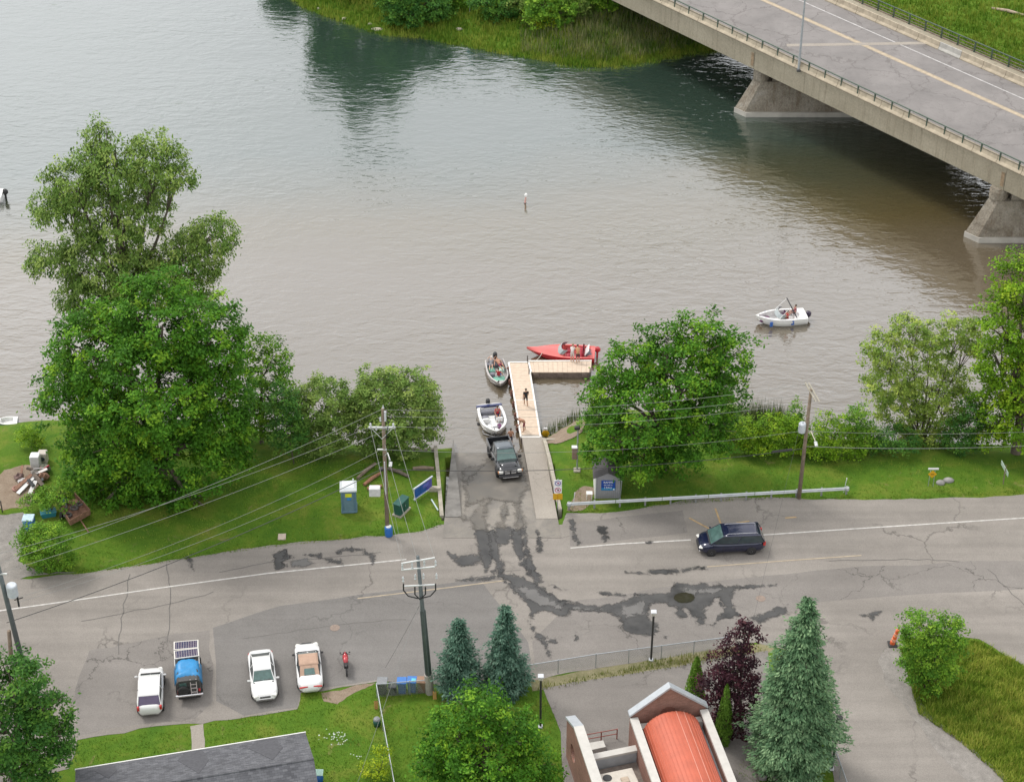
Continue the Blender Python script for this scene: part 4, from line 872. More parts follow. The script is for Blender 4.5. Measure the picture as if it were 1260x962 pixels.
def wheel(parent, x, y, r, w, rim=None):
    t = MB().lathe((x, y, r), [(r * .62, -w / 2), (r * .92, -w / 2), (r, -w * .32), (r, w * .32), (r * .92, w / 2), (r * .62, w / 2)], 18, 'y').build('wheel', TYRE, parent, True)
    b = MB().lathe((x, y, r), [(r * .6, -w / 2 + .02), (r * .62, w / 2 - .02)], 14, 'y')
    for k in range(5):
        a = k * 6.283 / 5; b.box((x + math.cos(a) * r * .33, y + (w / 2 + .004 if y > 0 else -w / 2 - .004), r + math.sin(a) * r * .33), (r * .1, .012, r * .1))
    b.build('rim', rim or RIM, t)
def section(x, zb, zs, zt, w, crown=.03):
    h = [(w * .86, zb), (w * .965, zb + .10), (w, (zb + zs) * .5), (w * .985, zs), (w * .90, zt - .02), (w * .60, zt + crown * .7)]
    return [(x, y, z) for y, z in h] + [(x, 0, zt + crown)] + [(x, -y, z) for y, z in reversed(h)]
def car(name, label, cat, loc, rz, S, paint, tilt=None, glass=None, roofm=None, soft=False):
    r = thing(name, label, cat, loc, rz, None, tilt); g = glass or GLASS
    L, W, H = S['L'], S['W'], S['H']; st = S['st']                # stations (x, top z, half width factor)
    xs_ = np.linspace(-L / 2, L / 2, 25); sx_ = [q[0] for q in st]; sz_ = [q[1] for q in st]; secs = []
    for x in xs_:
        e_ = max(0.0, (abs(x) - (L / 2 - .85)) / .85); zt = float(np.interp(x, sx_, sz_)) - .10 * max(0, e_ - .8) / .2
        secs.append(section(float(x), S.get('zb', .24) + .10 * e_ ** 3, zt - S.get('sh', .14), zt, W / 2 * (1 - S.get('taper', .34) * e_ ** 2.8)))
    MB().loft(secs).build('body', paint, r, True)
    zb = S['belt']; x0, x1, x2, x3 = S['gh']                      # rear glass foot, roof rear, roof front, windscreen foot
    wb, wr = W / 2 * S.get('bw', .92), W / 2 * S.get('rw', .66); zr = H - .06
    A = [Vector((x0, s * wb * S.get('rb', .88), zb)) for s in (1, -1)]; R1 = [Vector((x1, s * wr, zr)) for s in (1, -1)]; R2 = [Vector((x2, s * wr, zr)) for s in (1, -1)]; D = [Vector((x3, s * wb * .92, zb - .02)) for s in (1, -1)]
    Mb = [Vector((x0 * .5 + x3 * .5, s * wb, zb)) for s in (1, -1)]
    ext = Vector((.0, 0, 0))
    # cabin core keeps the glass closed from inside
    def win(nm, q, m):
        n = (q[1] - q[0]).cross(q[2] - q[0]).normalized(); return MB().prism(q, n * .012).build(nm, m, r)
    win('windscreen', [D[0], D[1], R2[1], R2[0]], S.get('wsm', GLASST))
    win('rear_window', [A[1], A[0], R1[0], R1[1]], S.get('rgm', g))
    k = S.get('split', .5)
    for i, s in enumerate((1, -1)):
        rm = R1[i].lerp(R2[i], k); bm = Mb[i] + Vector(((k - .5) * .6, 0, 0))
        for q in ([A[i], bm, rm, R1[i]], [bm, D[i], R2[i], rm]):
            if s < 0: q = q[::-1]
            win('side_window', q, g)
        pil = [(A[i], R1[i]), (bm, rm), (D[i], R2[i])]
        for (p, q) in pil: MB().tube(p, q, .035, .03, 6).build('pillar', (BLACKP if soft else paint), r)
        MB().tube(R1[i], R2[i], .028, .028, 6).build('roof_rail', paint if not soft else (roofm or paint), r)
    n_ = 7; secs = []
    for i in range(n_):
        t = i / (n_ - 1); x = x1 + (x2 - x1) * t; cr = .06 * (1 - (2 * t - 1) ** 2 * .8)
        tw = 1.02 - .06 * (2 * t - 1) ** 6; secs.append([(x, wr * u * tw, zr + .015 + cr * (1 - u * u * .9)) for u in (-1, -.8, -.4, 0, .4, .8, 1)] + [(x, wr * u * tw, zr - .02) for u in (1, -1)])
    MB().loft(secs).build('roof', roofm or paint, r, True)
    wb_, wr_ = S['wb'], S.get('wr', .33)
    for sx in (S.get('wf', wb_ / 2), S.get('wf', wb_ / 2) - wb_):
        for s in (1, -1):
            MB().lathe((sx, s * (W / 2 - .03), wr_ + .01), [(wr_ * 1.16, -.06), (wr_ * 1.16, .045)], 18, 'y').build('wheel_arch', BLACKP, r)
            wheel(r, sx, s * (W / 2 - .085), wr_, .24)
    MB().box((x3 + .04, 0, zb + .0), (.12, wb * 1.7, .05), 0, .02).build('cowl', BLACKP, r)
    for s in (1, -1): MB().box((x3 - .12, s * .3, zb + .085), (.03, .5, .015), s * .0).build('wiper', BLACKP, r)
    for s in (1, -1):
        for xx in (S['wb'] * .24, -S['wb'] * .06): MB().box((xx, s * (W / 2 - .004), .66), (.014, .02, .42)).build('door_seam', BLACKP, r)
    zf = st[-2][1]; zre = st[1][1]; xf, xr_ = st[-1][0], st[0][0]
    for s in (1, -1):
        MB().box((xf - .17, s * W * .345, zf - .10), (.30, .36, .15), -s * .35, .05).build('headlight', S.get('hl', HEADL), r)
        if S.get('tlb'): MB().box((xr_ + .06, s * W * .27, zre - .16), (.12, W * .34, .10), s * .12, .03).build('tail_light', REDL, r)
        else: MB().box((xr_ + .10, s * W * .43, zre - .15 + S.get('tlz', 0)), (.2, .16, S.get('tlh', .24)), 0, .03).build('tail_light', REDL, r)
        MB().box((x3 - .25, s * (W / 2 + .09), zb + .05), (.14, .22, .14), 0, .04).build('door_mirror', S.get('mm', paint), r)
    MB().box((xf - .015, 0, .46), (.10, W * .52, .15), 0, .03).build('grille', S.get('gm', BLACKP), r)
    MB().box((xf - .03, 0, .62), (.12, W * .40, .09), 0, .02).build('grille', BLACKP, r)
    MB().box((xr_ + .02, 0, S.get('pz', .62)), (.06, .32, .16)).build('licence_plate', PLATE, r)
    return r
CARW = mat('white_car_paint', (.72, .72, .72), .25, 0, .03, 1.5, 0, .6); NAVY = mat('navy_car_paint', (.008, .012, .042), .2, .2, .15, 2, 0, .9); GUN = mat('black_pickup_paint', (.03, .032, .038), .25, .3, .15, 2, 0, .8)
TAN = mat('tan_soft_top', (.40, .27, .20), .9, 0, .12, 4, .01)
def facing(p0, p1):                  # ground heading from photo point p0 to p1
    a, c = P(*p0, 0), P(*p1, 0); return math.atan2(c.y - a.y, c.x - a.x)
up = Vector((0, 0, ZL))
car('parked_sedan', 'white sedan parked nose to the lawn beside the tarp covered truck', 'car', P(324, 838) + up, facing((320, 803), (327, 862)), dict(L=4.75, W=1.82, H=1.46, belt=.93, gh=(-2.0, -1.05, .42, 1.12), wb=2.75, tlz=-.22, tlh=.14, st=[(-2.36, .80, .80), (-2.25, .98, .90), (-1.6, 1.0, .98), (-.2, .95, 1), (.9, .96, 1), (1.6, .90, .98), (2.15, .78, .93), (2.36, .62, .78)], gm=CHROME), CARW)
car('parked_hatchback', 'white hatchback with purple tinted rear window parked beside the tarp covered truck', 'car', P(186.5, 857) + up, facing((186, 880), (188, 830)), dict(L=4.35, taper=.28, W=1.78, H=1.56, belt=1.0, gh=(-1.98, -1.55, .55, 1.25), wb=2.6, rw=.78, rb=.96, st=[(-2.16, .92, .88), (-2.08, 1.02, .95), (-1.4, 1.02, 1), (-.2, 1.0, 1), (.95, 1.0, 1), (1.5, .95, .97), (2.0, .82, .90), (2.17, .62, .74)], rgm=GLASSP, tlz=.0, tlh=.34, pz=.78), CARW)
car('parked_convertible', 'white convertible with closed tan soft top parked over the lawn edge', 'car', P(380.5, 827) + up, facing((383, 855), (377, 795)), dict(L=4.85, W=1.8, H=1.38, belt=.90, taper=.42, rw=.72, gh=(-1.5, -.72, .48, 1.15), wb=2.72, st=[(-2.4, .72, .82), (-2.28, .92, .92), (-1.5, .95, .99), (-.2, .90, 1), (.9, .92, 1), (1.6, .84, .97), (2.2, .70, .88), (2.4, .55, .68)], rgm=TAN, tlb=1, mm=BLACKP), CARW, None, None, TAN, True)
cv = [o for o in COL.objects if o.name.startswith('parked_convertible')][0]
MB().prism([(-1.36, .38, 1.0), (-1.36, -.38, 1.0), (-.95, -.34, 1.22), (-.95, .34, 1.22)], (-.02, 0, .03)).build('rear_pane', GLASST, cv)
van = car('minivan', 'dark navy minivan driving past the orange parking marks', 'van', P(898.5, 673.5) + up, facing((922, 678.6), (874, 680.8)), dict(L=5.1, W=1.98, H=1.75, belt=1.10, bw=.97, gh=(-2.42, -2.12, .75, 1.70), wb=3.05, wf=1.62, rw=.82, rb=.97, split=.52, st=[(-2.52, .95, .88), (-2.45, 1.08, .95), (-1.6, 1.08, 1), (0, 1.06, 1), (1.4, 1.06, 1), (1.95, .98, .97), (2.38, .82, .88), (2.55, .62, .70)], tlz=.0, tlh=.36), NAVY)
for s in (1, -1): MB().path([(-1.9, s * .62, 1.74), (-1.8, s * .62, 1.80), (.3, s * .62, 1.80), (.45, s * .62, 1.74)], .022, 6).build('roof_rack_bar', CHROME, van)
# the pickup on the ramp
SLOPE = math.atan((.02 - WATER) / (RW_Y - RT_Y))
pc = PF(620.5, 572, zramp); prz = facing((612, 548), (626, 592))
pk = thing('pickup_truck', 'dark grey pickup truck backed down the launch ramp with a boat trailer', 'pickup truck', pc + Vector((0, 0, .03)), prz, None, (0, -SLOPE))
L, W = 5.7, 2.0
b = MB(); b.loft([section(x, .38, zt - .2, zt, W / 2 * wf) for x, zt, wf in ((-.98, 1.12, .97), (.3, 1.12, 1), (1.2, 1.15, 1), (1.5, 1.14, 1), (2.3, 1.08, .98), (2.75, .98, .95), (2.86, .78, .92))]); b.build('body', GUN, pk, True)
b = MB()
for s in (1, -1): b.box((-1.93, s * .93, .80), (1.9, .12, .74), 0, .03)
b.box((-2.84, 0, .80), (.10, 1.9, .74), 0, .03); b.build('bed_side', GUN, pk)
MB().box((-1.93, 0, .50), (1.85, 1.74, .08)).build('bed_floor', BLACKP, pk)
MB().box((-1.0, 0, .80), (.06, 1.74, .68)).build('bed_front', GUN, pk)
zb, zr = 1.12, 1.80; A = [Vector((-.92, s * .86, zb)) for s in (1, -1)]; R1 = [Vector((-.72, s * .70, zr)) for s in (1, -1)]; R2 = [Vector((.62, s * .70, zr)) for s in (1, -1)]; D = [Vector((1.32, s * .86, zb)) for s in (1, -1)]
def pwin(nm, q, m): n = (q[1] - q[0]).cross(q[2] - q[0]).normalized(); MB().prism(q, n * .012).build(nm, m, pk)
pwin('windscreen', [D[0], D[1], R2[1], R2[0]], GLASST); pwin('rear_window', [A[1], A[0], R1[0], R1[1]], GLASS)
for i, s in enumerate((1, -1)):
    rm, bm = R1[i].lerp(R2[i], .45), A[i].lerp(D[i], .42)
    for q in ([A[i], bm, rm, R1[i]], [bm, D[i], R2[i], rm]): pwin('side_window', q if s > 0 else q[::-1], GLASS)
    for p, q in ((A[i], R1[i]), (bm, rm), (D[i], R2[i]), (R1[i], R2[i])): MB().tube(p, q, .04, .035, 6).build('pillar', GUN, pk)
MB().loft([[(x, .72 * u, zr + .02 + .05 * (1 - u * u)) for u in (-1, -.6, 0, .6, 1)] + [(x, .72, zr - .03), (x, -.72, zr - .03)] for x in (-.74, -.4, .2, .64)]).build('roof', mat('pickup_roof', (.11, .13, .15), .3, .4, .1, 2, 0, .6), pk, True)
MB().loft([[(x, w * u, z + .05 * (1 - u * u)) for u in (-1, -.5, 0, .5, 1)] + [(x, w, z - .05), (x, -w, z - .05)] for x, w, z in ((1.36, .78, 1.155), (1.9, .76, 1.13), (2.5, .7, 1.06))]).build('bonnet', GUN, pk, True)
for x in (1.86, -1.78):
    for s in (1, -1):
        MB().lathe((x, s * (W / 2 - .02), .42), [(.47, -.06), (.47, .05)], 18, 'y').build('wheel_arch', BLACKP, pk); wheel(pk, x, s * (W / 2 - .09), .40, .28)
MB().box((2.84, 0, .84), (.10, 1.0, .34), 0, .03).build('grille', BLACKP, pk)
for z_ in (.74, .93):
    for s in (1, -1): MB().box((2.90, s * .26, z_), (.04, .42, .12), 0, .015).build('grille_insert', CHROME, pk)
MB().box((2.90, 0, .50), (.22, 1.9, .26), 0, .06).build('bumper', BLACKP, pk); MB().box((3.0, 0, .42), (.05, 1.3, .06), 0, .01).build('bumper_trim', CHROME, pk)
for s in (1, -1):
    MB().box((2.80, s * .76, .86), (.20, .36, .26), 0, .05).build('headlight', HEADL, pk); MB().box((2.78, s * .97, .86), (.16, .08, .2), 0, .02).build('indicator', AMBER, pk)
    MB().box((1.05, s * 1.12, 1.22), (.14, .30, .24), 0, .05).build('door_mirror', BLACKP, pk); MB().box((-2.86, s * .9, .95), (.08, .12, .34)).build('tail_light', REDL, pk)
# tarp covered off-roader
tk = thing('utility_truck', 'old off road truck under a blue tarp with spare wheel on its tail', 'truck', P(233, 838) + up, facing((235, 868), (232, 805)))
JG = mat('dull_grey_paint', (.055, .055, .055), .6, .1, .25, 3)
b = MB(); b.loft([section(x, .42, zt - .15, zt, .86 * wf, .02) for x, zt, wf in ((-1.9, .95, .96), (-1.2, 1.0, 1), (.6, 1.0, 1), (.8, 1.02, .98), (1.9, .98, .92), (2.05, .8, .88))]); b.build('body', JG, tk, True)
b = MB(); b.loft([[(x, s * w, z) for s, z in ((1, 1.0), (1, 1.55), (.8, 1.72), (-.8, 1.72), (-1, 1.55), (-1, 1.0))] for x, w in ((-1.85, .78), (-.2, .8), (.45, .78))]); b.build('cab', JG, tk)
MB().box((-1.872, .38, 1.35), (.03, .5, .42), 0, .02).build('rear_window', GLASST, tk)
for x in (1.35, -1.15):
    for s in (1, -1): wheel(tk, x, s * .78, .40, .26)
MB().lathe((-2.02, .38, .98), [(.2, -.10), (.36, -.10), (.40, 0), (.36, .1), (.2, .1)], 18, 'x').build('spare_wheel', TYRE, tk, True)
MB().box((-2.12, 0, .62), (.16, 1.9, .18), 0, .04).build('bumper', CHROME, tk); MB().box((-2.05, 0, .42), (.2, 1.5, .14)).build('tow_bar', BLACKP, tk)
for s in (1, -1): MB().box((-1.93, s * .72, .85), (.06, .14, .2)).build('tail_light', REDL, tk)
fr = MB()
for s in (1, -1): fr.tube((1.9, s * .84, 1.0), (1.9, s * .84, 1.80), .03); fr.tube((-.3, s * .84, 1.0), (-.3, s * .84, 1.80), .03); fr.tube((-.3, s * .84, 1.8), (2.2, s * .84, 1.8), .03)
fr.tube((1.9, -.84, 1.8), (1.9, .84, 1.8), .03); fr.build('roof_rack', mat('pale_rack', (.5, .5, .48), .5, .3), tk)
# separate things lying on the truck
TM = tk.matrix_basis.copy()
PV = None
def pvmat():
    m, nt, b = newmat('solar_cells'); v = _map(nt, (9.5, 3.2, 1)); br = nt.nodes.new('ShaderNodeTexBrick'); nt.links.new(v, br.inputs['Vector']); br.offset = 0
    br.inputs['Color1'].default_value = (.02, .025, .07, 1); br.inputs['Color2'].default_value = (.05, .03, .07, 1); br.inputs['Mortar'].default_value = (.45, .42, .42, 1); br.inputs['Scale'].default_value = 1; br.inputs['Mortar Size'].default_value = .03
    br.inputs['Brick Width'].default_value = 1.6; br.inputs['Row Height'].default_value = .55
    nt.links.new(br.outputs[0], b.inputs['Base Color']); b.inputs['Roughness'].default_value = .2; return m
PVM = pvmat(); PVF = mat('panel_frame', (.62, .6, .56), .45, .4, .1, 5)
for i, (xc, lb) in enumerate(((1.70, 'framed solar panel over the bonnet of the tarp covered truck'), (.80, 'framed solar panel next to the blue tarp on the truck'))):
    sp = thing('solar_panel', lb, 'solar panel', tk.location + Matrix.Rotation(tk.rotation_euler.z, 3, 'Z') @ Vector((xc, 0, 1.84)), tk.rotation_euler.z + math.radians(1.5 if i else -2), 'solar panels on the truck')
    MB().box((0, 0, .035), (.74, 1.56, .02)).build('cells', PVM, sp)
    b = MB()
    for s in (1, -1): b.box((s * .40, 0, .03), (.06, 1.72, .06)); b.box((0, s * .82, .03), (.738, .08, .06))
    b.build('frame', PVF, sp)
tarp = MB(); secs = []
for i in range(9):
    x = -1.5 + i * 1.95 / 8; drop = .0
    secs.append([(x + .04 * math.sin(j * 2.1 + i), -.95 + 1.9 * j / 10, (1.80 if 1 < j < 9 else (1.62 if j in (1, 9) else 1.08)) + .06 * math.sin(i * 1.3 + j * .9) + .03 * math.sin(i * 2.9 - j * 1.7) + (.0 if 0 < i < 8 else -.18)) for j in range(11)])
tarp.loft(secs, False, False)
tp = tarp.buildraw('tarp', mat('blue_tarp', (.025, .22, .48), .45, 0, .12, 3, .01), None, True); tp.location = tk.location; tp.rotation_euler = tk.rotation_euler; tag(tp, 'bright blue tarp stretched over the old truck cab', 'tarp')
so = tp.modifiers.new('thick', 'SOLIDIFY'); so.thickness = .012
la = thing('ladder', 'pale step ladder leaning on the tail of the tarp covered truck', 'ladder', tk.location + Matrix.Rotation(tk.rotation_euler.z, 3, 'Z') @ Vector((-2.02, -.35, .72)), tk.rotation_euler.z)
b = MB()
LADM = mat('ladder_aluminium', (.58, .52, .52), .5, .3, .15, 6)
for s in (1, -1): MB().box((.12, s * .20, .45), (.07, .05, 1.15), 0, .01, Matrix.Rotation(.22, 3, 'Y')).build('rail', LADM, la)
for k in range(4): MB().box((.02 + k * .065, 0, .05 + k * .29), (.08, .36, .03)).build('rung', LADM, la)
# motorcycle
mc = thing('motorcycle', 'red sport motorcycle parked alone next to the soft top convertible', 'motorcycle', P(426, 823) + up, facing((427, 833), (424.5, 808)))
MRED = mat('motorcycle_red', (.40, .02, .03), .3, 0, .15, 3, 0, .7)
for x in (.70, -.70):
    t = MB().lathe((x, 0, .31), [(.2, -.06), (.28, -.06), (.31, 0), (.28, .06), (.2, .06)], 18, 'y').build('wheel', TYRE, mc, True); MB().lathe((x, 0, .31), [(.2, -.04), (.2, .04)], 12, 'y').build('rim', RIM, t)
MB().loft([[(x, w * math.cos(a), z + h * math.sin(a)) for a in [k * .628 for k in range(10)]] for x, w, z, h in ((.15, .12, .6, .2), (.35, .22, .65, .32), (.62, .20, .72, .30), (.85, .08, .74, .16))]).build('fairing', MRED, mc, True)
MB().loft([[(x, w * math.cos(a), z + h * math.sin(a)) for a in [k * .628 for k in range(10)]] for x, w, z, h in ((-.25, .10, .74, .06), (-.1, .17, .82, .13), (.15, .18, .86, .15), (.35, .1, .84, .1))]).build('fuel_tank', MRED, mc, True)
MB().loft([[(x, w * math.cos(a), z + .05 * math.sin(a)) for a in [k * .785 for k in range(8)]] for x, w, z in ((-.85, .05, .94), (-.6, .12, .88), (-.25, .14, .78))]).build('seat', BLACKP, mc, True)
MB().box((-.05, 0, .45), (.6, .3, .36), 0, .06).build('engine', BLACKP, mc); MB().path([(.45, -.36, .98), (.5, -.2, .95), (.52, 0, .93), (.5, .2, .95), (.45, .36, .98)], .025, 6).build('handlebar', BLACKP, mc)
MB().prism([(.55, .14, .95), (.55, -.14, .95), (.75, -.1, .85), (.75, .1, .85)], (.02, 0, .08)).build('windscreen', GLASS, mc)
for s in (1, -1): MB().tube((.7, s * .12, .31), (.5, s * .12, .9), .03).build('fork', RIM, mc); MB().box((.55, s * .32, 1.06), (.05, .13, .07), 0, .02).build('mirror', BLACKP, mc)

# ================================================================ BOATS
GEL = mat('white_gelcoat', (.74, .74, .73), .25, 0, .05, 2, 0, .5); REDG = mat('red_gelcoat', (.50, .018, .03), .25, 0, .12, 1.2, 0, .7); PINKD = mat('faded_red_deck', (.62, .12, .11), .35, 0, .1, 1.2, 0, .5); NAVYG = mat('navy_gelcoat', (.02, .03, .12), .3, 0, .15, 2, 0, .5)
ALU = mat('boat_aluminium', (.42, .40, .39), .45, .5, .15, 3); UPH = mat('grey_upholstery', (.17, .17, .20), .7, 0, .2, 5); UPHR = mat('red_upholstery', (.33, .02, .04), .6, 0, .2, 5); UPHW = mat('white_upholstery', (.66, .65, .64), .6, 0, .1, 5); PURP = mat('plum_upholstery', (.12, .03, .10), .7, 0, .3, 5); GRNM = mat('green_boat_mat', (.18, .42, .32), .8, 0, .2, 4); MINT = mat('mint_seat', (.42, .62, .55), .7, 0, .15, 4); FLOORM = mat('boat_floor', (.30, .29, .28), .8, 0, .2, 4)
def hull(r, L, B, fb, hm, dm, cock, gun=.16, full=2.2, rise=.25, floor=.12, deck_crown=.12, rake=.35, n=17):
    """r: root at the waterline, +x bow; cock=(t0,t1) open well"""
    hs, ds, wl_ = [], [], []
    for i in range(n):
        t = i / (n - 1); u = max(0, (t - .40) / .60); hb = max(B / 2 * (1 - u ** full) * (.90 + .10 * min(1, t * 3)), .015); x = -L / 2 + L * t
        zs = fb + rise * t * t; zk = -.32 + (.32 + fb * .8) * max(0, (t - .55) / .45) ** 2.4
        zc = min(-.02 + .45 * fb * u ** 1.5 + .05, zs - .03)
        rk = rake * u ** 2.5
        hs.append([(x - rk, 0, zk), (x - rk * .8, hb * .55, zk * .6 + zc * .4), (x - rk * .6, hb * .88, zc), (x - rk * .25, hb, (zc + zs) * .55), (x, hb * .99, zs)])
        op = cock[0] <= t <= cock[1]; g = max(hb - gun, .01)
        if op: ds.append([(x, hb * .99, zs), (x, g, zs + .02), (x, g * .97, floor + (zs - floor) * .5), (x, g * .94, floor), (x, 0, floor)])
        else: ds.append([(x, hb * .99, zs), (x, hb * .8, zs + deck_crown * .35), (x, hb * .5, zs + deck_crown * .75), (x, hb * .25, zs + deck_crown * .95), (x, 0, zs + deck_crown)])
    def both(S): return [[(x, -y, z) for x, y, z in reversed(s)] + s[1:] for s in S]
    MB().loft(both(hs), False, False).add([], []).build('hull', hm, r, True)
    t = hs[0]; MB().sheet3 if False else None
    MB().add([(x, y, z) for x, y, z in t] + [(x, -y, z) for x, y, z in reversed(t[1:])] + [(t[0][0], 0, fb)], [tuple(range(9))]).build('transom', hm, r)
    MB().loft([[(x, y, z) for x, y, z in s] + [(x, -y, z) for x, y, z in reversed(s[:-1])] for s in ds], False, False).build('deck', dm, r)
    return hs
def outboard(r, x, y, z, m=None, s=1.0):
    m = m or BLACKP
    o = MB().loft([[(x + dx + a_ * math.cos(k * .785) * s, y + b_ * math.sin(k * .785) * s, z + h_ * s) for k in range(8)] for h_, a_, b_, dx in ((.15, .16, .13, 0), (.3, .27, .19, -.04), (.55, .28, .2, -.05), (.72, .18, .14, 0))]).build('outboard_motor', m, r, True)
    MB().box((x, y, z - .25), (.2 * s, .1, .9)).build('motor_leg', m, o)
def seat(r, x, y, z, m, w=.5, d=.5, back=1, h=.45):
    s = MB().box((x, y, z + .18), (d, w, .3), 0, .08).build('seat', m, r, True); MB().box((x - back * d * .45, y, z + .42), (.14, w, h), 0, .06).build('seat_back', m, s, True)
def shield(r, x, w, z, h, rake, m, sides=.5):
    pts = [(x - sides, w), (x - .1, w * .96), (x + .12, w * .6), (x + .18, 0), (x + .12, -w * .6), (x - .1, -w * .96), (x - sides, -w)]
    b = MB(); b.loft([[(a, c, z) for a, c in pts], [(a - rake, c * .92, z + h) for a, c in pts]], False, False)
    o = b.build('windshield', m, r); md = o.modifiers.new('thick', 'SOLIDIFY'); md.thickness = .015
    MB().path([(a - rake, c * .92, z + h) for a, c in pts], .018, 5).build('windshield_frame', CHROME, o)
WSG = mat('boat_windscreen', (.30, .34, .35), .1, 0, .1, 3, 0, .4)
def boat(name, label, bow, stern, cpx=None):
    a, c = P(*stern, WATER + .3), P(*bow, WATER + .3); mid = (a + c) / 2; rz = math.atan2(c.y - a.y, c.x - a.x)
    return thing(name, label, 'boat', (mid.x, mid.y, WATER), rz), (c - a).length
# red speedboat at the dock head
r, L = boat('speedboat', 'long red speedboat with a pale foredeck moored at the dock head', (648, 433), (732, 437))
hull(r, L, 2.3, .60, REDG, PINKD, (.10, .46), .2, 1.75, .06, .18, .2, rake=.9)
shield(r, .15, .80, .74, .38, .35, WSG, .45)
for y in (.42, -.42): seat(r, -.75, y, .2, UPHR, .6, .55)
MB().box((-1.75, 0, .45), (.5, 1.6, .35), 0, .08).build('rear_bench', UPHR, r, True); MB().box((-2.02, 0, .75), (.16, 1.6, .45), 0, .06).build('bench_back', UPHR, r, True)
MB().box((-2.35, .25, .98), (.62, 1.2, .05), 0, .02, Matrix.Rotation(.95, 3, 'Y')).build('engine_hatch', GEL, r); MB().box((-2.55, .2, .62), (.55, .9, .3), 0, .06).build('engine_bay', UPH, r)
MB().box((.0, 0, .62), (.3, 1.5, .3), 0, .06).build('dashboard', UPHR, r); outboard(r, -L / 2 - .2, -.1, .45, REDG, .9)
red_boat = r
# aluminium fishing boat at the left of the dock
r, L = boat('fishing_boat', 'open aluminium fishing boat with green floor tied beside the dock', (617, 477), (608, 445))
hull(r, L, 1.9, .55, ALU, ALU, (.05, .86), .14, 2.6, .15, .15, .05)
MB().box((-.7, .42, .30), (.6, .5, .3), 0, .05).build('seat', MINT, r); MB().box((-.75, -.42, .30), (.6, .5, .3), 0, .05).build('seat', GRNM, r); MB().box((.0, 0, .19), (2.2, 1.25, .06), 0, .01).build('floor_mat', FLOORM, r)
MB().box((-1.55, 0, .35), (.4, 1.5, .3), 0, .04).build('rear_bench', UPH, r); MB().box((.9, 0, .40), (.8, 1.0, .1), 0, .03).build('casting_deck', GRNM, r); MB().box((.3, -.5, .45), (.4, .4, .5), 0, .05).build('console', UPH, r)
outboard(r, -L / 2 - .15, .12, .42); MB().path([(L / 2 - .5, -.15, .72), (L / 2 - .1, -.3, .85)], .05, 6).build('bow_motor', BLACKP, r)
alu_boat = r
# white bowrider on the trailer at the foot of the ramp
r, L = boat('bowrider_boat', 'white open bow motorboat with navy stripe floating behind the pickup', (612, 537), (601, 502))
hull(r, L, 2.3, .72, GEL, GEL, (.10, .90), .22, 3.2, .12, .2, .05)
MB().loft([[(x, y * 1.0, z) for x, y, z in q] for q in ([(-L / 2 - .05, -1.05, .6), (-L / 2 + .12, -1.08, .78), (-L / 2 + .12, 1.08, .78), (-L / 2 - .05, 1.05, .6)], [(-L / 2 + .35, -1.12, .6), (-L / 2 + .4, -1.12, .79), (-L / 2 + .4, 1.12, .79), (-L / 2 + .35, 1.12, .6)])]).build('stern_trim', NAVYG, r)
MB().box((-L / 2 + .75, 0, .42), (.5, 1.75, .4), 0, .1).build('rear_bench', UPH, r, True); MB().box((.2, 0, .24), (2.4, 1.0, .05), 0, .01).build('floor_panel', GEL, r)
for y in (.58, -.58):
    MB().lathe((-.35, y, .35), [(.34, 0), (.36, .2), (.28, .3)], 14).build('captain_seat', UPH, r, True); MB().box((-.02, y, .5), (.22, .6, .45), 0, .05).build('console', GEL, r)
    MB().box((.9, y * .72, .42), (.55, .34, .3), 0, .06).build('bow_seat', PURP if y > 0 else UPHW, r)
MB().box((L / 2 - .7, 0, .82), (.12, .5, .04), 0, .01).build('bow_step', UPH, r); bow_boat = r
outboard(r, -L / 2 - .2, 0, .35)
def rope(p, q, lab):
    pts = [p.lerp(q, k / 8) - Vector((0, 0, .25 * 4 * (k / 8) * (1 - k / 8))) for k in range(9)]; tag(MB().path(pts, .025, 5).build('mooring_rope', mat('rope_white', (.6, .57, .5), .9)), lab, 'rope')
rope(P(628, 452, ZD + .1), alu_boat.location + Matrix.Rotation(alu_boat.rotation_euler.z, 3, 'Z') @ Vector((-1.2, .9, .6)), 'pale rope tying the aluminium boat to the dock')
rope(P(655, 445, ZD + .1), red_boat.location + Matrix.Rotation(red_boat.rotation_euler.z, 3, 'Z') @ Vector((1.6, .6, .7)), 'pale rope from the dock corner to the red speedboat')
# its trailer
tr = thing('boat_trailer', 'steel boat trailer hitched to the dark pickup, half under water', 'trailer', pc + Vector((0, 0, .03)), prz, None, (0, -SLOPE)); b = MB()
TRM = mat('trailer_steel', (.22, .22, .23), .5, .6, .2, 4)
b.tube((-2.9, 0, .45), (-4.2, 0, .42), .06); b.tube((-4.2, 0, .42), (-5.0, .8, .4), .05); b.tube((-4.2, 0, .42), (-5.0, -.8, .4), .05)
for s in (1, -1): b.tube((-5.0, s * .8, .4), (-8.2, s * .8, .35), .05)
b.tube((-6.6, -.95, .3), (-6.6, .95, .3), .05); b.build('frame', TRM, tr); MB().path([(-4.3, 0, .42), (-4.3, 0, 1.2)], .05, 6).build('winch_post', TRM, tr)
for s in (1, -1): wheel(tr, -6.6, s * 1.0, .33, .2)
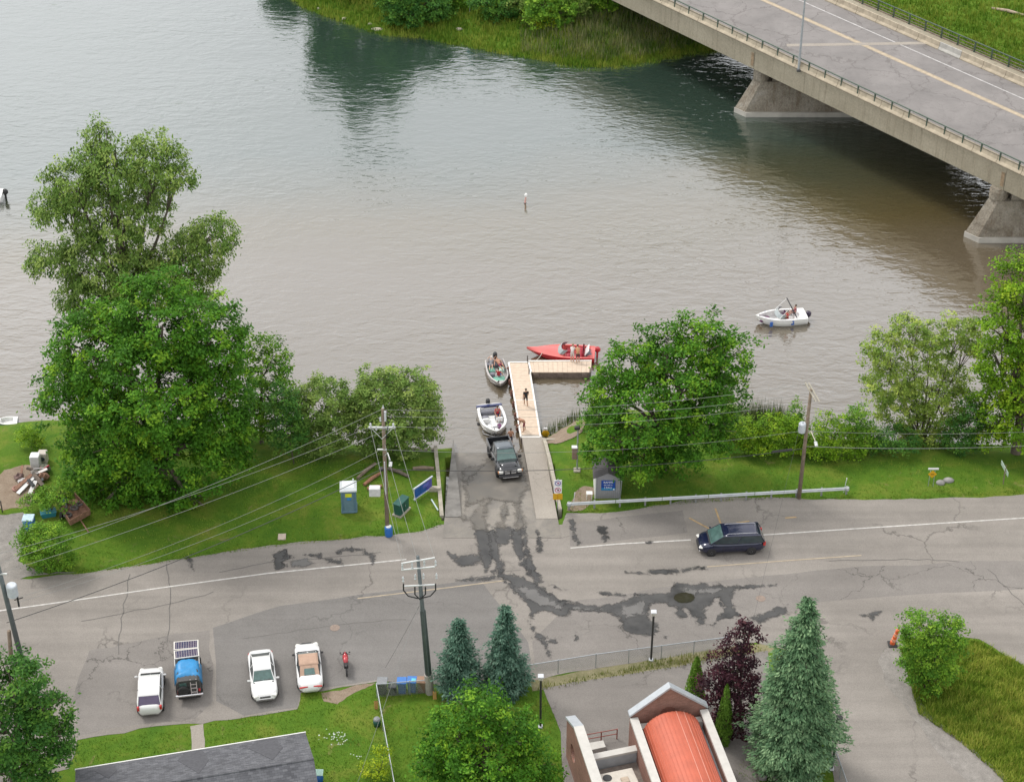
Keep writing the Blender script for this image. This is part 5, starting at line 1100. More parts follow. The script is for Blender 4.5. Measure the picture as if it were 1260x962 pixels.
# white bowrider under way
r, L = boat('bowrider_boat', 'white motorboat with folded tower cruising alone on the open river', (929, 395), (991, 390))
hull(r, L, 2.1, .70, GEL, GEL, (.12, .90), .22, 2.3, .22, .2, .05)
for x in (-1.25, .75):
    for s in (1, -1):
        MB().box((x + .35, s * .99, .42), (.28, .10, .5), 0, .03).build('hull_stripe', mat('blue_stripe', (.03, .12, .42), .4, 0, .1), r)
MB().box((1.5, 0, .42), (1.0, .8, .25), 0, .08).build('bow_cushion', PURP, r); seat(r, -.3, .45, .2, UPHR, .5, .5); seat(r, -.3, -.45, .2, PURP, .5, .5)
MB().box((-1.5, 0, .42), (.5, 1.6, .4), 0, .08).build('rear_bench', UPHW, r, True); MB().box((-1.9, 0, .62), (.5, 1.7, .22), 0, .06).build('sun_pad', GEL, r)
shield(r, .35, .85, .82, .35, .3, WSG, .4)
MB().path([(.35, .85, .8), (-.7, .75, 2.0)], .03, 6).build('tower_strut', GEL, r); MB().path([(.35, -.85, .8), (-.7, -.75, 2.0)], .03, 6).build('tower_strut', GEL, r); MB().path([(-.7, .75, 2.0), (-1.3, .85, .85)], .05, 6).build('tower_leg', BLACKP, r); MB().path([(-.7, -.75, 2.0), (-1.3, -.85, .85)], .05, 6).build('tower_leg', BLACKP, r); MB().path([(-.7, .78, 2.0), (-.7, -.78, 2.0)], .06, 6).build('tower_bar', BLACKP, r)
outboard(r, -L / 2 - .22, 0, .15, mat('purple_black_cowl', (.03, .02, .05), .3, 0, .2, 3, 0, .5), 1.0); river_boat = r
# boat leaving the picture at the left
r, L = boat('motorboat', 'white motorboat with dark motor partly beyond the left picture edge', (-58, 243), (4, 242))
hull(r, L, 2.1, .7, GEL, GEL, (.12, .80), .2, 2.2, .2, .2, .1); shield(r, .3, .85, .82, .35, .3, WSG, .4); seat(r, -.3, .4, .2, UPH); seat(r, -.3, -.4, .2, UPH); outboard(r, -L / 2 - .25, 0, .4)
# pale skiff ashore at the left lawn
r, L = boat('moored_skiff', 'pale covered skiff lying at the grassy left shore', (-6, 521), (22, 519)); r.location.z += .1
hull(r, L, 1.2, .4, mat('grey_blue_hull', (.25, .28, .33), .6, 0, .15, 3), GEL, (.2, .7), .12, 2.2, .1, .12, .06)
# channel marker
by = thing('channel_marker', 'slender white and pink spar buoy leaning in mid river', 'buoy', P(646, 250, WATER)); b = MB()
MB().path([(-.05, 0, -.6), (.0, 0, .0), (.08, 0, .75)], [.10, .10, .08], 8).build('spar', mat('buoy_pink', (.62, .38, .34), .6, 0, .15, 4), by); MB().lathe((.1, 0, .75), [(.14, 0), (.17, .18), (.1, .34), (.02, .36)], 10).build('top_mark', GEL, by); MB().lathe((0, 0, -.2), [(.1, -.1), (.22, 0), (.22, .16), (.1, .25)], 12).build('float_collar', BLACKP, by)

# ================================================================ PEOPLE
SKIN = [mat('skin_light', (.55, .33, .24), .6, 0, .08, 4), mat('skin_tan', (.42, .22, .14), .6, 0, .08, 4)]
def cloth(n, c): return mat('cloth_' + n, c, .9, 0, .15, 8)
BASE = dict(pelvis=(0, 0, .93), waist=(0, 0, 1.08), chest=(0, 0, 1.28), neck=(0, 0, 1.47), jaw=(.02, 0, 1.56), crown=(.0, 0, 1.70),
            sl=(0, .17, 1.41), el=(0, .24, 1.13), wl=(.03, .27, .88), sr=(0, -.17, 1.41), er=(0, -.24, 1.13), wr=(.03, -.27, .88),
            hl=(0, .09, .90), kl=(.02, .10, .49), al=(0, .10, .08), tl=(.17, .11, .03), hr=(0, -.09, .90), kr=(.02, -.10, .49), ar=(0, -.10, .08), tr=(.17, -.11, .03))
RAD = dict(pelvis=.135, waist=.125, chest=.14, neck=.055, jaw=.085, crown=.075, sl=.075, sr=.075, el=.045, er=.045, wl=.03, wr=.03, hl=.10, hr=.10, kl=.06, kr=.06, al=.042, ar=.042, tl=.035, tr=.035)
EDG = [('pelvis', 'waist'), ('waist', 'chest'), ('chest', 'neck'), ('neck', 'jaw'), ('jaw', 'crown'), ('chest', 'sl'), ('sl', 'el'), ('el', 'wl'), ('chest', 'sr'), ('sr', 'er'), ('er', 'wr'), ('pelvis', 'hl'), ('hl', 'kl'), ('kl', 'al'), ('al', 'tl'), ('pelvis', 'hr'), ('hr', 'kr'), ('kr', 'ar'), ('ar', 'tr')]
def person(label, loc, rz, pose=None, top=None, legs=None, shoe=None, skin=0, hair=(.05, .035, .025), group='people at the boat launch', cap=None):
    J = dict(BASE); J.update(pose or {}); J = {k: Vector(v) for k, v in J.items()}
    V, R, E, K = [], [], [], {}
    for k in BASE: K[k] = len(V); V.append(J[k]); R.append(RAD[k])
    for a_, c_ in EDG: E.append((K[a_], K[c_]))
    def addv(p, r_, par): V.append(p); R.append(r_); E.append((par, len(V) - 1)); return len(V) - 1
    ff = (J['jaw'] - J['neck']); fwd = Vector((1, 0, 0)) - ff.normalized() * ff.normalized().x
    addv(J['jaw'].lerp(J['crown'], .35) + fwd.normalized() * .11, .018, K['jaw'])                        # nose
    for s, w, e in (('l', 'wl', 'el'), ('r', 'wr', 'er')):
        d = (J[w] - J[e]).normalized(); sd_ = d.cross(Vector((1, .2, .1))).normalized(); pl = addv(J[w] + d * .08, .032, K[w])
        for k, ln in enumerate((.07, .085, .08, .06)):
            o_ = sd_ * (k - 1.5) * .022; m_ = addv(J[w] + d * .10 + o_ + d * ln * .5, .0095, pl); addv(J[w] + d * .10 + o_ * 1.1 + d * ln + Vector((.015, 0, 0)), .008, m_)
        addv(J[w] + d * .07 + sd_ * -.055, .011, K[w])                                                    # thumb
    root = thing('person', label, 'person', loc, rz, group)
    me = bpy.data.meshes.new('body'); me.from_pydata(V, E, []); o = bpy.data.objects.new('body', me); COL.objects.link(o)
    sk = o.modifiers.new('skin', 'SKIN'); sk.use_smooth_shade = True
    for i, sv in enumerate(me.skin_vertices[0].data): sv.radius = (R[i], R[i] * (1.25 if i in (K['pelvis'], K['waist'], K['chest']) else 1)); sv.use_root = (i == 0)
    ss = o.modifiers.new('sub', 'SUBSURF'); ss.levels = 1; ss.render_levels = 1
    dg = bpy.context.evaluated_depsgraph_get(); m2 = bpy.data.meshes.new_from_object(o.evaluated_get(dg)); bpy.data.objects.remove(o)
    m2.materials.clear(); sk_ = SKIN[skin]
    for q in (sk_, top or sk_, legs or sk_, shoe or sk_): m2.materials.append(q)
    segs = []
    for a_, c_ in EDG:
        zone = 1 if (a_ in ('waist', 'chest') and c_ in ('chest', 'sl', 'sr')) or (a_ == 'pelvis' and c_ == 'waist') else 2 if a_ == 'pelvis' or (a_ in ('hl', 'hr')) else 3 if a_ in ('al', 'ar') else 0
        if a_ in ('sl', 'sr'): zone = 11
        segs.append((J[a_], J[c_], zone))
    for f in m2.polygons:
        c_ = f.center; best = (9, 0, 0)
        for a_, q_, z_ in segs:
            ab_ = q_ - a_; t = max(0, min(1, (c_ - a_).dot(ab_) / max(ab_.length_squared, 1e-9))); d = (a_ + ab_ * t - c_).length
            if d < best[0]: best = (d, z_, t)
        z_ = best[1]
        if z_ == 11: z_ = 1 if best[2] < .55 else 0
        if z_ == 2 and best[2] > .8 and J is not None: z_ = 0
        f.material_index = z_
    link('body', m2, None, root, True)
    hc = J['jaw'].lerp(J['crown'], .75)
    if cap is not None:
        b = MB().ball(hc + Vector((-.005, 0, .045)), (.115, .10, .07), 10, 6); b.box(hc + Vector((.12, 0, .03)), (.12, .14, .02)); b.build('cap', cap, root, True)
    else: MB().ball(hc + Vector((-.025, 0, .03)), (.108, .10, .085), 10, 6).build('hair', mat('hair_%d' % int(hair[0] * 1000), hair, .8, 0, .2, 9), root, True)
    return root
WALK = dict(kl=(.20, .10, .52), al=(.16, .10, .10), tl=(.32, .11, .05), kr=(-.04, -.10, .50), ar=(-.28, -.10, .14), tr=(-.14, -.11, .04), el=(-.10, .24, 1.14), wl=(-.14, .26, .90), er=(.10, -.24, 1.14), wr=(.24, -.24, .94))
BEND = dict(waist=(.10, 0, 1.04), chest=(.30, 0, 1.16), neck=(.48, 0, 1.22), jaw=(.56, 0, 1.24), crown=(.69, 0, 1.28), sl=(.40, .17, 1.18), el=(.44, .24, .90), wl=(.58, .22, .68), sr=(.40, -.17, 1.18), er=(.36, -.30, .95), wr=(.26, -.26, .72), kl=(.10, .12, .50), kr=(-.05, -.12, .50), al=(.05, .13, .08), ar=(-.12, -.13, .08), tl=(.22, .14, .03), tr=(.05, -.14, .03))
LEAN = dict(waist=(.06, 0, 1.07), chest=(.20, 0, 1.24), neck=(.32, 0, 1.38), jaw=(.37, 0, 1.45), crown=(.42, 0, 1.57), sl=(.26, .17, 1.33), el=(.45, .22, 1.12), wl=(.62, .16, .98), sr=(.26, -.17, 1.33), er=(.45, -.22, 1.12), wr=(.62, -.16, .98))
SIT = dict(pelvis=(0, 0, .12), waist=(-.04, 0, .27), chest=(-.08, 0, .47), neck=(-.06, 0, .66), jaw=(-.03, 0, .75), crown=(-.04, 0, .89), sl=(-.08, .17, .60), sr=(-.08, -.17, .60), el=(.06, .25, .36), er=(.06, -.25, .36), wl=(.28, .18, .26), wr=(.28, -.18, .26), hl=(.05, .09, .11), hr=(.05, -.09, .11), kl=(.42, .13, .24), kr=(.42, -.13, .24), al=(.56, .13, -.12), ar=(.56, -.13, -.12), tl=(.72, .14, -.14), tr=(.72, -.14, -.14))
LIE = dict(pelvis=(0, 0, .12), waist=(-.14, 0, .18), chest=(-.32, 0, .28), neck=(-.48, 0, .38), jaw=(-.55, 0, .44), crown=(-.66, 0, .50), sl=(-.40, .18, .32), sr=(-.40, -.18, .32), el=(-.2, .30, .18), er=(-.62, -.32, .34), wl=(.02, .28, .14), wr=(-.66, -.12, .50), hl=(.04, .09, .11), hr=(.04, -.09, .11), kl=(.40, .12, .30), kr=(.42, -.10, .16), al=(.70, .13, .08), ar=(.84, -.10, .07), tl=(.82, .14, .16), tr=(.92, -.10, .18))
BLK = cloth('black', (.025, .025, .03)); NVY = cloth('navy', (.03, .035, .08)); WHT = cloth('white', (.62, .56, .55)); ORG = cloth('orange', (.50, .26, .14)); REDC = cloth('red', (.42, .03, .04)); BLU = cloth('blue', (.05, .12, .35)); GRYC = cloth('grey', (.2, .2, .21)); PNK = cloth('maroon', (.22, .04, .07))
zd = ZD + .002
person('person in dark top and shorts walking along the middle of the dock', P(647, 499, zd), math.radians(100), WALK, BLK, BLK, None, 1)
person('bare chested person bending over at the shore end of the dock', P(645, 530, zd), math.radians(190), BEND, None, PNK, None, 1, (.10, .06, .04))
wz = P(628.5, 548, WATER - .35); person('bare chested person in dark shorts standing in the water beside the pickup', wz, math.radians(100), dict(el=(.10, .24, 1.13), wl=(.25, .20, .98)), None, NVY, None, 1)
person('person in white top leaning from the dock into the red speedboat', P(704, 445, zd), math.radians(80), LEAN, WHT, WHT, None, 0, (.30, .2, .12))
person('person in orange top and dark shorts beside the red speedboat', P(711, 446, zd), math.radians(95), LEAN, ORG, BLK, None, 0)
def aboard(r, x, y, z): return r.location + Matrix.Rotation(r.rotation_euler.z, 3, 'Z') @ Vector((x, y, z))
ra = alu_boat.rotation_euler.z
person('tanned person lying back at the stern of the aluminium boat', aboard(alu_boat, -1.25, .35, .42), ra + .3, LIE, None, PNK, None, 1)
person('person in pale cap reclining on the rear bench of the aluminium boat', aboard(alu_boat, -1.35, -.38, .42), ra - .2, LIE, GRYC, GRYC, None, 0, cap=cloth('cream', (.6, .55, .5)))
person('person in red top and blue trousers sitting in the aluminium boat bow', aboard(alu_boat, .55, .0, .45), ra + 2.6, SIT, REDC, BLU, None, 0)
person('person in red top sitting in the white boat behind the pickup', aboard(bow_boat, -.55, .50, .55), bow_boat.rotation_euler.z, SIT, REDC, NVY, None, 1)
rr_ = river_boat.rotation_euler.z
person('person in red top sitting at the helm of the cruising white boat', aboard(river_boat, -.45, .45, .55), rr_, SIT, REDC, BLK, None, 1)
person('person in dark red top sitting at the back of the cruising white boat', aboard(river_boat, -1.4, -.25, .6), rr_, SIT, PNK, NVY, None, 0)

# ================================================================ POLES AND WIRES
WOODP = mat('weathered_pole_wood', (.20, .155, .115), .9, 0, .3, 3, .02); STEELP = mat('green_steel_pole', (.11, .13, .135), .5, .3, .15, 3); WIREM = mat('cable_grey', (.23, .235, .225), .6, .2, .1, 3); WIREB = mat('cable_black', (.05, .05, .05), .7, 0, .1, 3); INS = mat('insulator', (.55, .57, .60), .3, 0, .1, 4); TRF = mat('transformer_grey', (.50, .54, .58), .45, .1, .1, 4); ARMW = mat('crossarm_pale', (.50, .46, .38), .8, 0, .15, 5); ARMG = mat('crossarm_galvanised', (.58, .60, .60), .5, .4, .1, 5)
class Pole:
    def __init__(s, label, base, top, r0, r1, m, name='utility_pole'):
        s.b = G(*base); s.t = PY(top[0], top[1], s.b.y); s.y = s.b.y; s.root = thing(name, label, 'utility pole', s.b)
        d = s.t - s.b; MB().path([-d * .04, d * .5, d], [r0, (r0 + r1) / 2, r1], 12).build('pole', m, s.root, True)
    def at(s, px, py, dy=0.0): return PY(px, py, s.y + dy)
    def loc(s, px, py, dy=0.0): return s.at(px, py, dy) - s.b
pa = Pole('tall wooden utility pole with street light on the lawn by the blue barrel', (477, 658), (471, 502), .17, .12, WOODP)
arm = MB().box(pa.loc(470, 526, -.16), (2.0, .12, .14)).build('crossarm', ARMG, pa.root)
for x in (456, 484): MB().lathe(pa.loc(x, 525, -.16), [(.05, 0), (.09, .08), (.06, .2), (.09, .26), (.03, .34)], 8).build('insulator', INS, pa.root)
MB().lathe(pa.loc(471.5, 504), [(.05, 0), (.1, .1), (.06, .22), (.02, .4)], 8).build('insulator', INS, pa.root)
for x, y in ((463, 527), (477, 527), (468, 516)): MB().lathe(pa.loc(x, y, -.16), [(.04, -.2), (.08, -.1), (.05, 0), (.08, .1), (.03, .22)], 7).build('insulator', INS, pa.root)
MB().path([pa.loc(458, 528, -.16), pa.loc(470, 540, -.16), pa.loc(482, 528, -.16)], .035, 6).build('arm_brace', ARMG, pa.root)
MB().box(pa.loc(470, 553, -.1), (.7, .1, .1)).build('lower_bracket', ARMG, pa.root); MB().path([pa.loc(473, 514, -.2), pa.loc(478, 520, -.3), pa.loc(475, 540, -.2)], .03, 6).build('jumper_cable', BLACKP, pa.root)
MB().box(pa.loc(474, 512, -.2), (.16, .16, .9), 0, .03).build('cable_switch', INS, pa.root)
MB().box(pa.loc(461, 600, -.2) + Vector((0, 0, -.3)), (.85, .55, .75), 0, .04).build('control_box', mat('pale_metal_box', (.60, .61, .60), .5, .2, .1, 4), pa.root)
MB().path([pa.loc(472, 562, 0), pa.loc(477, 557, -.4), pa.loc(480, 566, -1.2)], .035, 7).build('lamp_arm', ARMG, pa.root); MB().box(pa.loc(480.5, 571, -1.4), (.25, .6, .14), 0, .05).build('lamp_head', ARMG, pa.root)
MB().box(pa.loc(474, 588, -.2), (.08, .08, 3.0)).build('cable_conduit', INS, pa.root); MB().lathe(pa.loc(469, 577), [(.19, -.1), (.19, .1)], 10).build('band', BLACKP, pa.root)
pb_ = Pole('dark steel utility pole with triple crossarms behind the wheelie bins', (529, 852), (514, 684), .21, .11, STEELP)
d_ = pb_.t - pb_.b; MB().path([Vector((0, 0, -.2)), d_ * .14], [.30, .29], 12).build('concrete_base', mat('pole_base_concrete', (.33, .31, .28), .9, 0, .2, 3), pb_.root)
for k in range(5):
    a_ = k * 6.283 / 5; q = Vector((math.cos(a_), math.sin(a_), 0)) * .20; MB().path([d_ * .15 + q, d_ * .62 + q * .8], .05, 6).build('conduit', STEELP, pb_.root)
for x0_, y0_, x1_, y1_ in ((494, 693, 535, 686), (494, 701, 535, 697), (497, 721, 535, 719)):
    MB().path([pb_.loc(x0_, y0_, -.15), pb_.loc(x1_, y1_, -.15)], .055, 6).build('crossarm', ARMG, pb_.root)
for x, y in ((495, 696), (536, 692), (507, 695), (522, 692), (496, 712), (537, 708), (511, 709), (521, 708)): MB().lathe(pb_.loc(x, y, -.15), [(.03, -.3), (.08, -.2), (.05, -.08), (.08, .06), (.03, .2)], 7).build('insulator', INS, pb_.root)
for sx in (496.5, 536):
    x2 = 515 + (8 if sx > 515 else -7)
    MB().path([pb_.loc(sx, 718, -.2), pb_.loc(sx, 726, -.2), pb_.loc((sx + x2) / 2, 733, -.2), pb_.loc(x2 - (x2 - 516) * .8, 736, -.2)], .05, 6).build('cable_termination', BLACKP, pb_.root)
for sx in (510.5, 523.5): MB().path([pb_.loc(sx, 722, -.2), pb_.loc(sx, 731, -.2), pb_.loc(516.5, 737, -.2)], .05, 6).build('cable_termination', BLACKP, pb_.root)
pc_ = Pole('leaning wooden utility pole with grey transformer at the guardrail end', (983, 613), (998, 479), .17, .12, WOODP)
for k in (0, 1): MB().path([pc_.loc(991 + k * 4, 471 + k * 0, .3), pc_.loc(1004 + k * 4, 494, -.5)], .07, 6).build('crossarm', ARMW, pc_.root)
MB().lathe(pc_.loc(987, 526, -.1), [(.26, -.42), (.29, -.38), (.29, .34), (.24, .42), (.06, .44), (.06, .56)], 14).build('transformer', TRF, pc_.root)
MB().path([pc_.loc(992, 533, 0), pc_.loc(998, 531, -.5), pc_.loc(1003, 542, -1.3)], .035, 7).build('lamp_arm', ARMW, pc_.root); MB().box(pc_.loc(1004, 546, -1.4), (.25, .6, .16), 0, .05).build('lamp_head', ARMG, pc_.root)
pd = Pole('grey green utility pole with pale transformer beside the car park tree', (27, 812), (-4, 690), .2, .15, STEELP)
MB().lathe(pd.loc(15, 726, -.15), [(.34, -.5), (.38, -.46), (.38, .42), (.32, .5), (.08, .52)], 14).build('transformer', TRF, pd.root)
MB().box(pd.loc(22, 738, -.2), (.12, .12, 1.2), 0, .03).build('cable_drop', BLACKP, pd.root); MB().box(pd.loc(-2, 706, -.1), (1.2, .1, .1)).build('crossarm', ARMG, pd.root); MB().path([pd.loc(18, 738, -.1), pd.loc(28, 735, -.6)], .04, 6).build('cutout_arm', BLACKP, pd.root)
st = Pole('short brown wooden pole stub beside the grey green utility pole', (14, 812), (11, 776), .16, .14, WOODP, 'pole_stub')
def wire(p, q, sag, r=.02, m=None, label=None, n=24):
    pts = []
    for i in range(n + 1):
        t = i / n; w = p.lerp(q, t); w.z -= sag * 4 * t * (1 - t); pts.append(w)
    o = MB().path(pts, r * .66, 5).build('overhead_wire', m or WIREM); tag(o, label, 'wire', 'overhead power and phone wires')
for (a1, a2), (c1, c2), l_ in (((456, 525), (-4, 682), 'left insulator'), ((471, 503), (-4, 694), 'very tip'), ((484, 525), (-4, 706), 'right insulator')): wire(pa.at(a1, a2), pd.at(c1, c2), .6, .022, WIREM, 'power wire from the lawn pole %s to the car park pole' % l_)
for (a1, a2), (c1, c2), r_, m_, l_ in (((469, 553), (16, 737), .018, WIREM, 'grey wire below the crossarm wires from lawn pole to car park pole'), ((469, 568), (17, 742), .02, WIREM, 'grey wire just above the thick phone cable to the car park pole')): wire(pa.at(a1, a2), pd.at(c1, c2), .9, r_, m_, l_)
wire(pa.at(470, 577), pd.at(8, 766), .7, .042, WIREB, 'thick black phone cable from the lawn pole to the car park pole')
for (a1, a2), (c1, c2), l_ in (((472, 504), (992, 473), 'tip'), ((476, 512), (1000, 484), 'cable switch'), ((485, 525), (1004, 493), 'right insulator')): wire(pa.at(a1, a2), pc_.at(c1, c2), .9, .02, WIREM, 'power wire from the lawn pole %s to the leaning transformer pole' % l_)
wire(pa.at(472, 553), pc_.at(988, 530), 1.0, .02, WIREM, 'lower thin wire from the lawn pole to the leaning transformer pole'); wire(pa.at(472, 577), pc_.at(987, 552), .9, .04, WIREB, 'thick black cable across the ramp to the leaning pole')
MB0 = pc_.at(985, 552); tag(MB().path([pc_.at(975, 553), pc_.at(950, 556)], [.10, .10], 8).build('cable_splice', BLACKP), 'fat black splice sleeve on the cable near the leaning pole', 'cable splice')
for (a1, a2), z2, lab, r_, m_ in (((990, 530), 529, 'thin wire running right from the leaning transformer pole', .02, WIREM), ((988, 549), 545, 'cable running right below the thin wire from the leaning pole', .03, WIREM)):
    q = PY(1420, z2 - 8, pc_.y + 4); wire(pc_.at(a1, a2), q, .6, r_, m_, lab)
for (a1, a2), (c1, c2), l_ in (((456, 526), (495, 692), 'left insulator'), ((473, 545), (514, 690), 'shaft'), ((485, 526), (535, 687), 'right insulator')): wire(pa.at(a1, a2), pb_.at(c1, c2, -.15), .25, .022, WIREM, 'wire from the lawn pole %s down to the dark steel pole' % l_)
wire(pa.at(475, 580), pb_.at(500, 700, -.15), .2, .012, WIREM, 'faint dashed stay wire from the lawn pole towards the steel pole')
wire(pb_.at(517, 738), G(432, 990) + Vector((0, 0, .3)), .1, .018, WIREM, 'pale guy wire from the steel pole down to the lawn'); wire(pb_.at(516, 745), P(474, 824) + Vector((0, 0, .2)), .1, .014, WIREB, 'thin dark stay from the steel pole to the pavement')
wire(pc_.at(990, 500), PY(905, 850, 97), .3, .012, WIREB, 'thin dark service wire crossing the road from the leaning pole')

# ================================================================ STREET FURNITURE
# guardrail
gr = thing('guardrail', 'galvanised steel guardrail along the grass in front of the hut', 'guardrail'); prof = [(0, .0), (.05, .04), (.05, .10), (0, .15), (.05, .20), (.05, .26), (0, .31)]
ga, gb = G(700, 627), G(1041, 608); gn = Vector(((gb - ga).y, -(gb - ga).x, 0)).normalized()
GRM = mat('guardrail_steel', (.52, .55, .57), .4, .6, .1, 2)
NS = 6
for i in range(NS):
    a_, c_ = ga.lerp(gb, i / NS), ga.lerp(gb, (i + 1) / NS - .002); z0_ = .45
    o = MB().loft([[p + gn * (.08 + w) + Vector((0, 0, z0_ + h)) for w, h in prof] + [p + gn * (.06 + w) + Vector((0, 0, z0_ + h)) for w, h in reversed(prof)] for p in (a_, c_)]).build('rail', GRM, gr)
for i in range(12):
    p = ga.lerp(gb, i / 11); MB().box(p + Vector((0, 0, .36)), (.14, .12, .84)).build('post', mat('guardrail_post', (.30, .31, .31), .6, .4), gr)
for p in (ga, gb): MB().lathe(p + gn * .1 + Vector((0, 0, .6)), [(.16, -.16), (.2, 0), (.16, .16)], 10).build('end_terminal', GRM, gr)
for px, lab in (((705, 624), 'thin white reflector stake by the bare soil at the guardrail end'), ((1038, 606), 'thin white reflector stake at the far guardrail end by the pole')):
    p = G(*px); s_ = thing('marker_stake', lab, 'marker'); MB().tube(p, p + Vector((.12, 0, 1.4)), .025, .025, 6).build('stake', INS, s_); MB().box(p + Vector((.12, 0, 1.35)), (.07, .03, .2)).build('reflector', GEL, s_)
# grey hut with blue sign
hut_p = G(747, 613); hut = thing('ticket_hut', 'small grey wooden hut with a blue sign behind the guardrail', 'hut', hut_p); HUTG = mat('hut_grey_boards', (.26, .26, .28), .8, 0, .1, 3); HUTW = mat('hut_white_trim', (.68, .69, .66), .7, 0, .1, 4)
for k in range(12): MB().box((-.90 + k * .163, .0, 1.0), (.153, .06, 2.0 + (.0))).build('board', HUTG, hut)
MB().prism([(-.97, .03, 2.0), (.97, .03, 2.0), (0, .03, 2.45)], (0, -.06, 0)).build('gable', HUTG, hut); MB().box((-.98, 1.2, 1.0), (.06, 2.4, 2.0)).build('side_wall', HUTW, hut); MB().box((.98, 1.2, 1.0), (.06, 2.4, 2.0)).build('side_wall', HUTG, hut); MB().box((0, 2.4, 1.0), (1.9, .06, 2.0)).build('back_wall', HUTG, hut)
ROOFD = mat('hut_dark_shingle', (.09, .085, .09), .9, 0, .2, 6)
for s in (1, -1): MB().prism([(0, -.12, 2.52), (s * 1.15, -.12, 1.98), (s * 1.15, 2.6, 1.98), (0, 2.6, 2.52)], (0, 0, .06)).build('roof', ROOFD, hut)
MB().box((-.96, -.04, 1.0), (.10, .05, 2.0)).build('corner_trim', HUTW, hut)
SGB = mat('sign_blue', (.012, .06, .30), .5, 0, .1, 2); SGL = mat('sign_light_blue', (.02, .20, .42), .5, 0, .1, 2); TXT = mat('sign_white_text', (.78, .80, .82), .6, 0, .03, 3)
sg = MB().box((.06, -.055, 1.32), (1.1, .03, .95)).build('sign_board', SGB, hut); MB().box((.06, -.073, .97), (1.096, .01, .22)).build('sign_band', SGL, sg)
RX = Matrix.Rotation(math.radians(90), 4, 'X')
for s_, z_, h_ in (('RAMPE', 1.62, .24), ("DE MISE À", 1.36, .15), ("L'EAU", 1.10, .24)): textmesh('sign_text', s_, h_, TXT, sg, Matrix.Translation((.04, -.083, z_)) @ RX)
MB().box((.50, -.085, .95), (.12, .012, .10)).build('sign_emblem', TXT, sg)
cb = thing('plastic_table', 'small white plastic table standing against the grey hut', 'table', G(725, 613)); MB().box((0, 0, .55), (.5, .45, .05), 0, .02).build('top', HUTW, cb)
for sx in (1, -1):
    for sy in (1, -1): MB().tube((sx * .2, sy * .18, 0), (sx * .18, sy * .16, .54), .025).build('leg', HUTW, cb)
pp = thing('thin_post', 'bare grey metal post beside the grey hut', 'post', G(763, 613)); MB().path([(0, 0, -.1), (.08, 0, 1.7)], .04, 7).build('shaft', GALV, pp); MB().lathe((.08, 0, 1.7), [(.045, 0), (.03, .04)], 7).build('cap', GALV, pp)
# signs
SGY = mat('sign_yellow', (.58, .33, .01), .5, 0, .1, 2); SGW = mat('sign_white', (.74, .74, .76), .5, 0, .05, 2); SGP = mat('sign_red_ring', (.50, .08, .16), .5, 0, .1, 2); SGK = mat('sign_black', (.03, .03, .03), .6, 0, .1, 2)
s1 = thing('traffic_sign', 'post with two white prohibition signs over a yellow plate at the ramp', 'sign', G(686, 626)); MB().path([(0, .04, -.2), (0, .04, 2.9)], .035, 7).build('post', GALV, s1)
for k, z_ in enumerate((2.52, 1.86)):
    p_ = MB().box((0, 0, z_), (.62, .03, .60), 0, .0).build('sign_plate', SGW, s1); b = MB(); n_ = 20
    for i in range(n_):
        a0_, a1_ = i * 6.283 / n_, (i + 1) * 6.283 / n_; b.quad((.24 * math.cos(a0_), -.02, z_ + .24 * math.sin(a0_)), (.24 * math.cos(a1_), -.02, z_ + .24 * math.sin(a1_)), (.18 * math.cos(a1_), -.02, z_ + .18 * math.sin(a1_)), (.18 * math.cos(a0_), -.02, z_ + .18 * math.sin(a0_)))
    b.quad((-.16, -.022, z_ + .13), (-.13, -.022, z_ + .16), (.16, -.022, z_ - .13), (.13, -.022, z_ - .16)); b.build('ring', SGP if k else mat('sign_blue_ring', (.12, .10, .35), .5, 0, .1), p_); MB().box((.02, -.018, z_ + .0), (.14, .004, .16)).build('symbol', SGK if k else SGP, p_)
MB().box((0, 0, 1.2), (.74, .03, .56)).build('yellow_plate', SGY, s1); MB().box((0, -.018, 1.2), (.05, .004, .40)).build('plate_mark', mat('sign_orange', (.50, .18, .01), .5, 0, .1), s1)
s2 = thing('water_sign', 'yellow sign on a dark post where the dock meets the shore', 'sign', G(671, 552)); MB().path([(0, .05, -.3), (0, .05, 2.0)], .06, 7).build('post', mat('dark_post', (.07, .08, .07), .7), s2); MB().lathe((0, 0, 1.55), [(.36, -.015), (.36, .015)], 6, 'y').build('sign_plate', SGY, s2); MB().box((0, 0, 2.05), (.3, .08, .18)).build('top_plate', SGW, s2)
dl = thing('dock_lamp', 'slim lamp post with meter box on the grass near the dock', 'street lamp', G(710, 579)); MB().box((0, 0, .05), (.55, .55, .2), 0, .03).build('base', WALLC, dl); MB().path([(0, 0, 0), (0, 0, 3.6), (0, 0, 4.1)], [.07, .06, .05], 8).build('pole', GALV, dl); MB().box((-.06, 0, 4.2), (.45, .3, .3), 0, .06).build('lamp_head', SGK, dl); MB().box((-.22, 0, 1.75), (.42, .3, 1.1), 0, .03).build('meter_box', mat('meter_brown', (.24, .16, .13), .7, 0, .2), dl); MB().box((-.24, 0, 2.34), (.46, .36, .08)).build('meter_lid', GEL, dl)
s3 = thing('street_name_sign', 'yellow warning sign with white name plate on two posts', 'sign', G(1145, 598))
for x in (-.18, .18): MB().path([(x * 1.1, 0, -.1), (x, 0, 1.5)], .03, 6).build('post', GALV, s3)
dm_ = MB().prism([(0, -.04, .85), (.36, -.04, 1.22), (0, -.04, 1.58), (-.36, -.04, 1.22)], (0, -.02, 0)).build('diamond_plate', SGY, s3); MB().box((0, -.075, 1.22), (.26, .012, .10)).build('arrow', mat('sign_ochre_dark', (.28, .15, .01), .6), dm_); MB().box((.02, -.05, 1.75), (.84, .03, .17)).build('name_plate', SGW, s3)
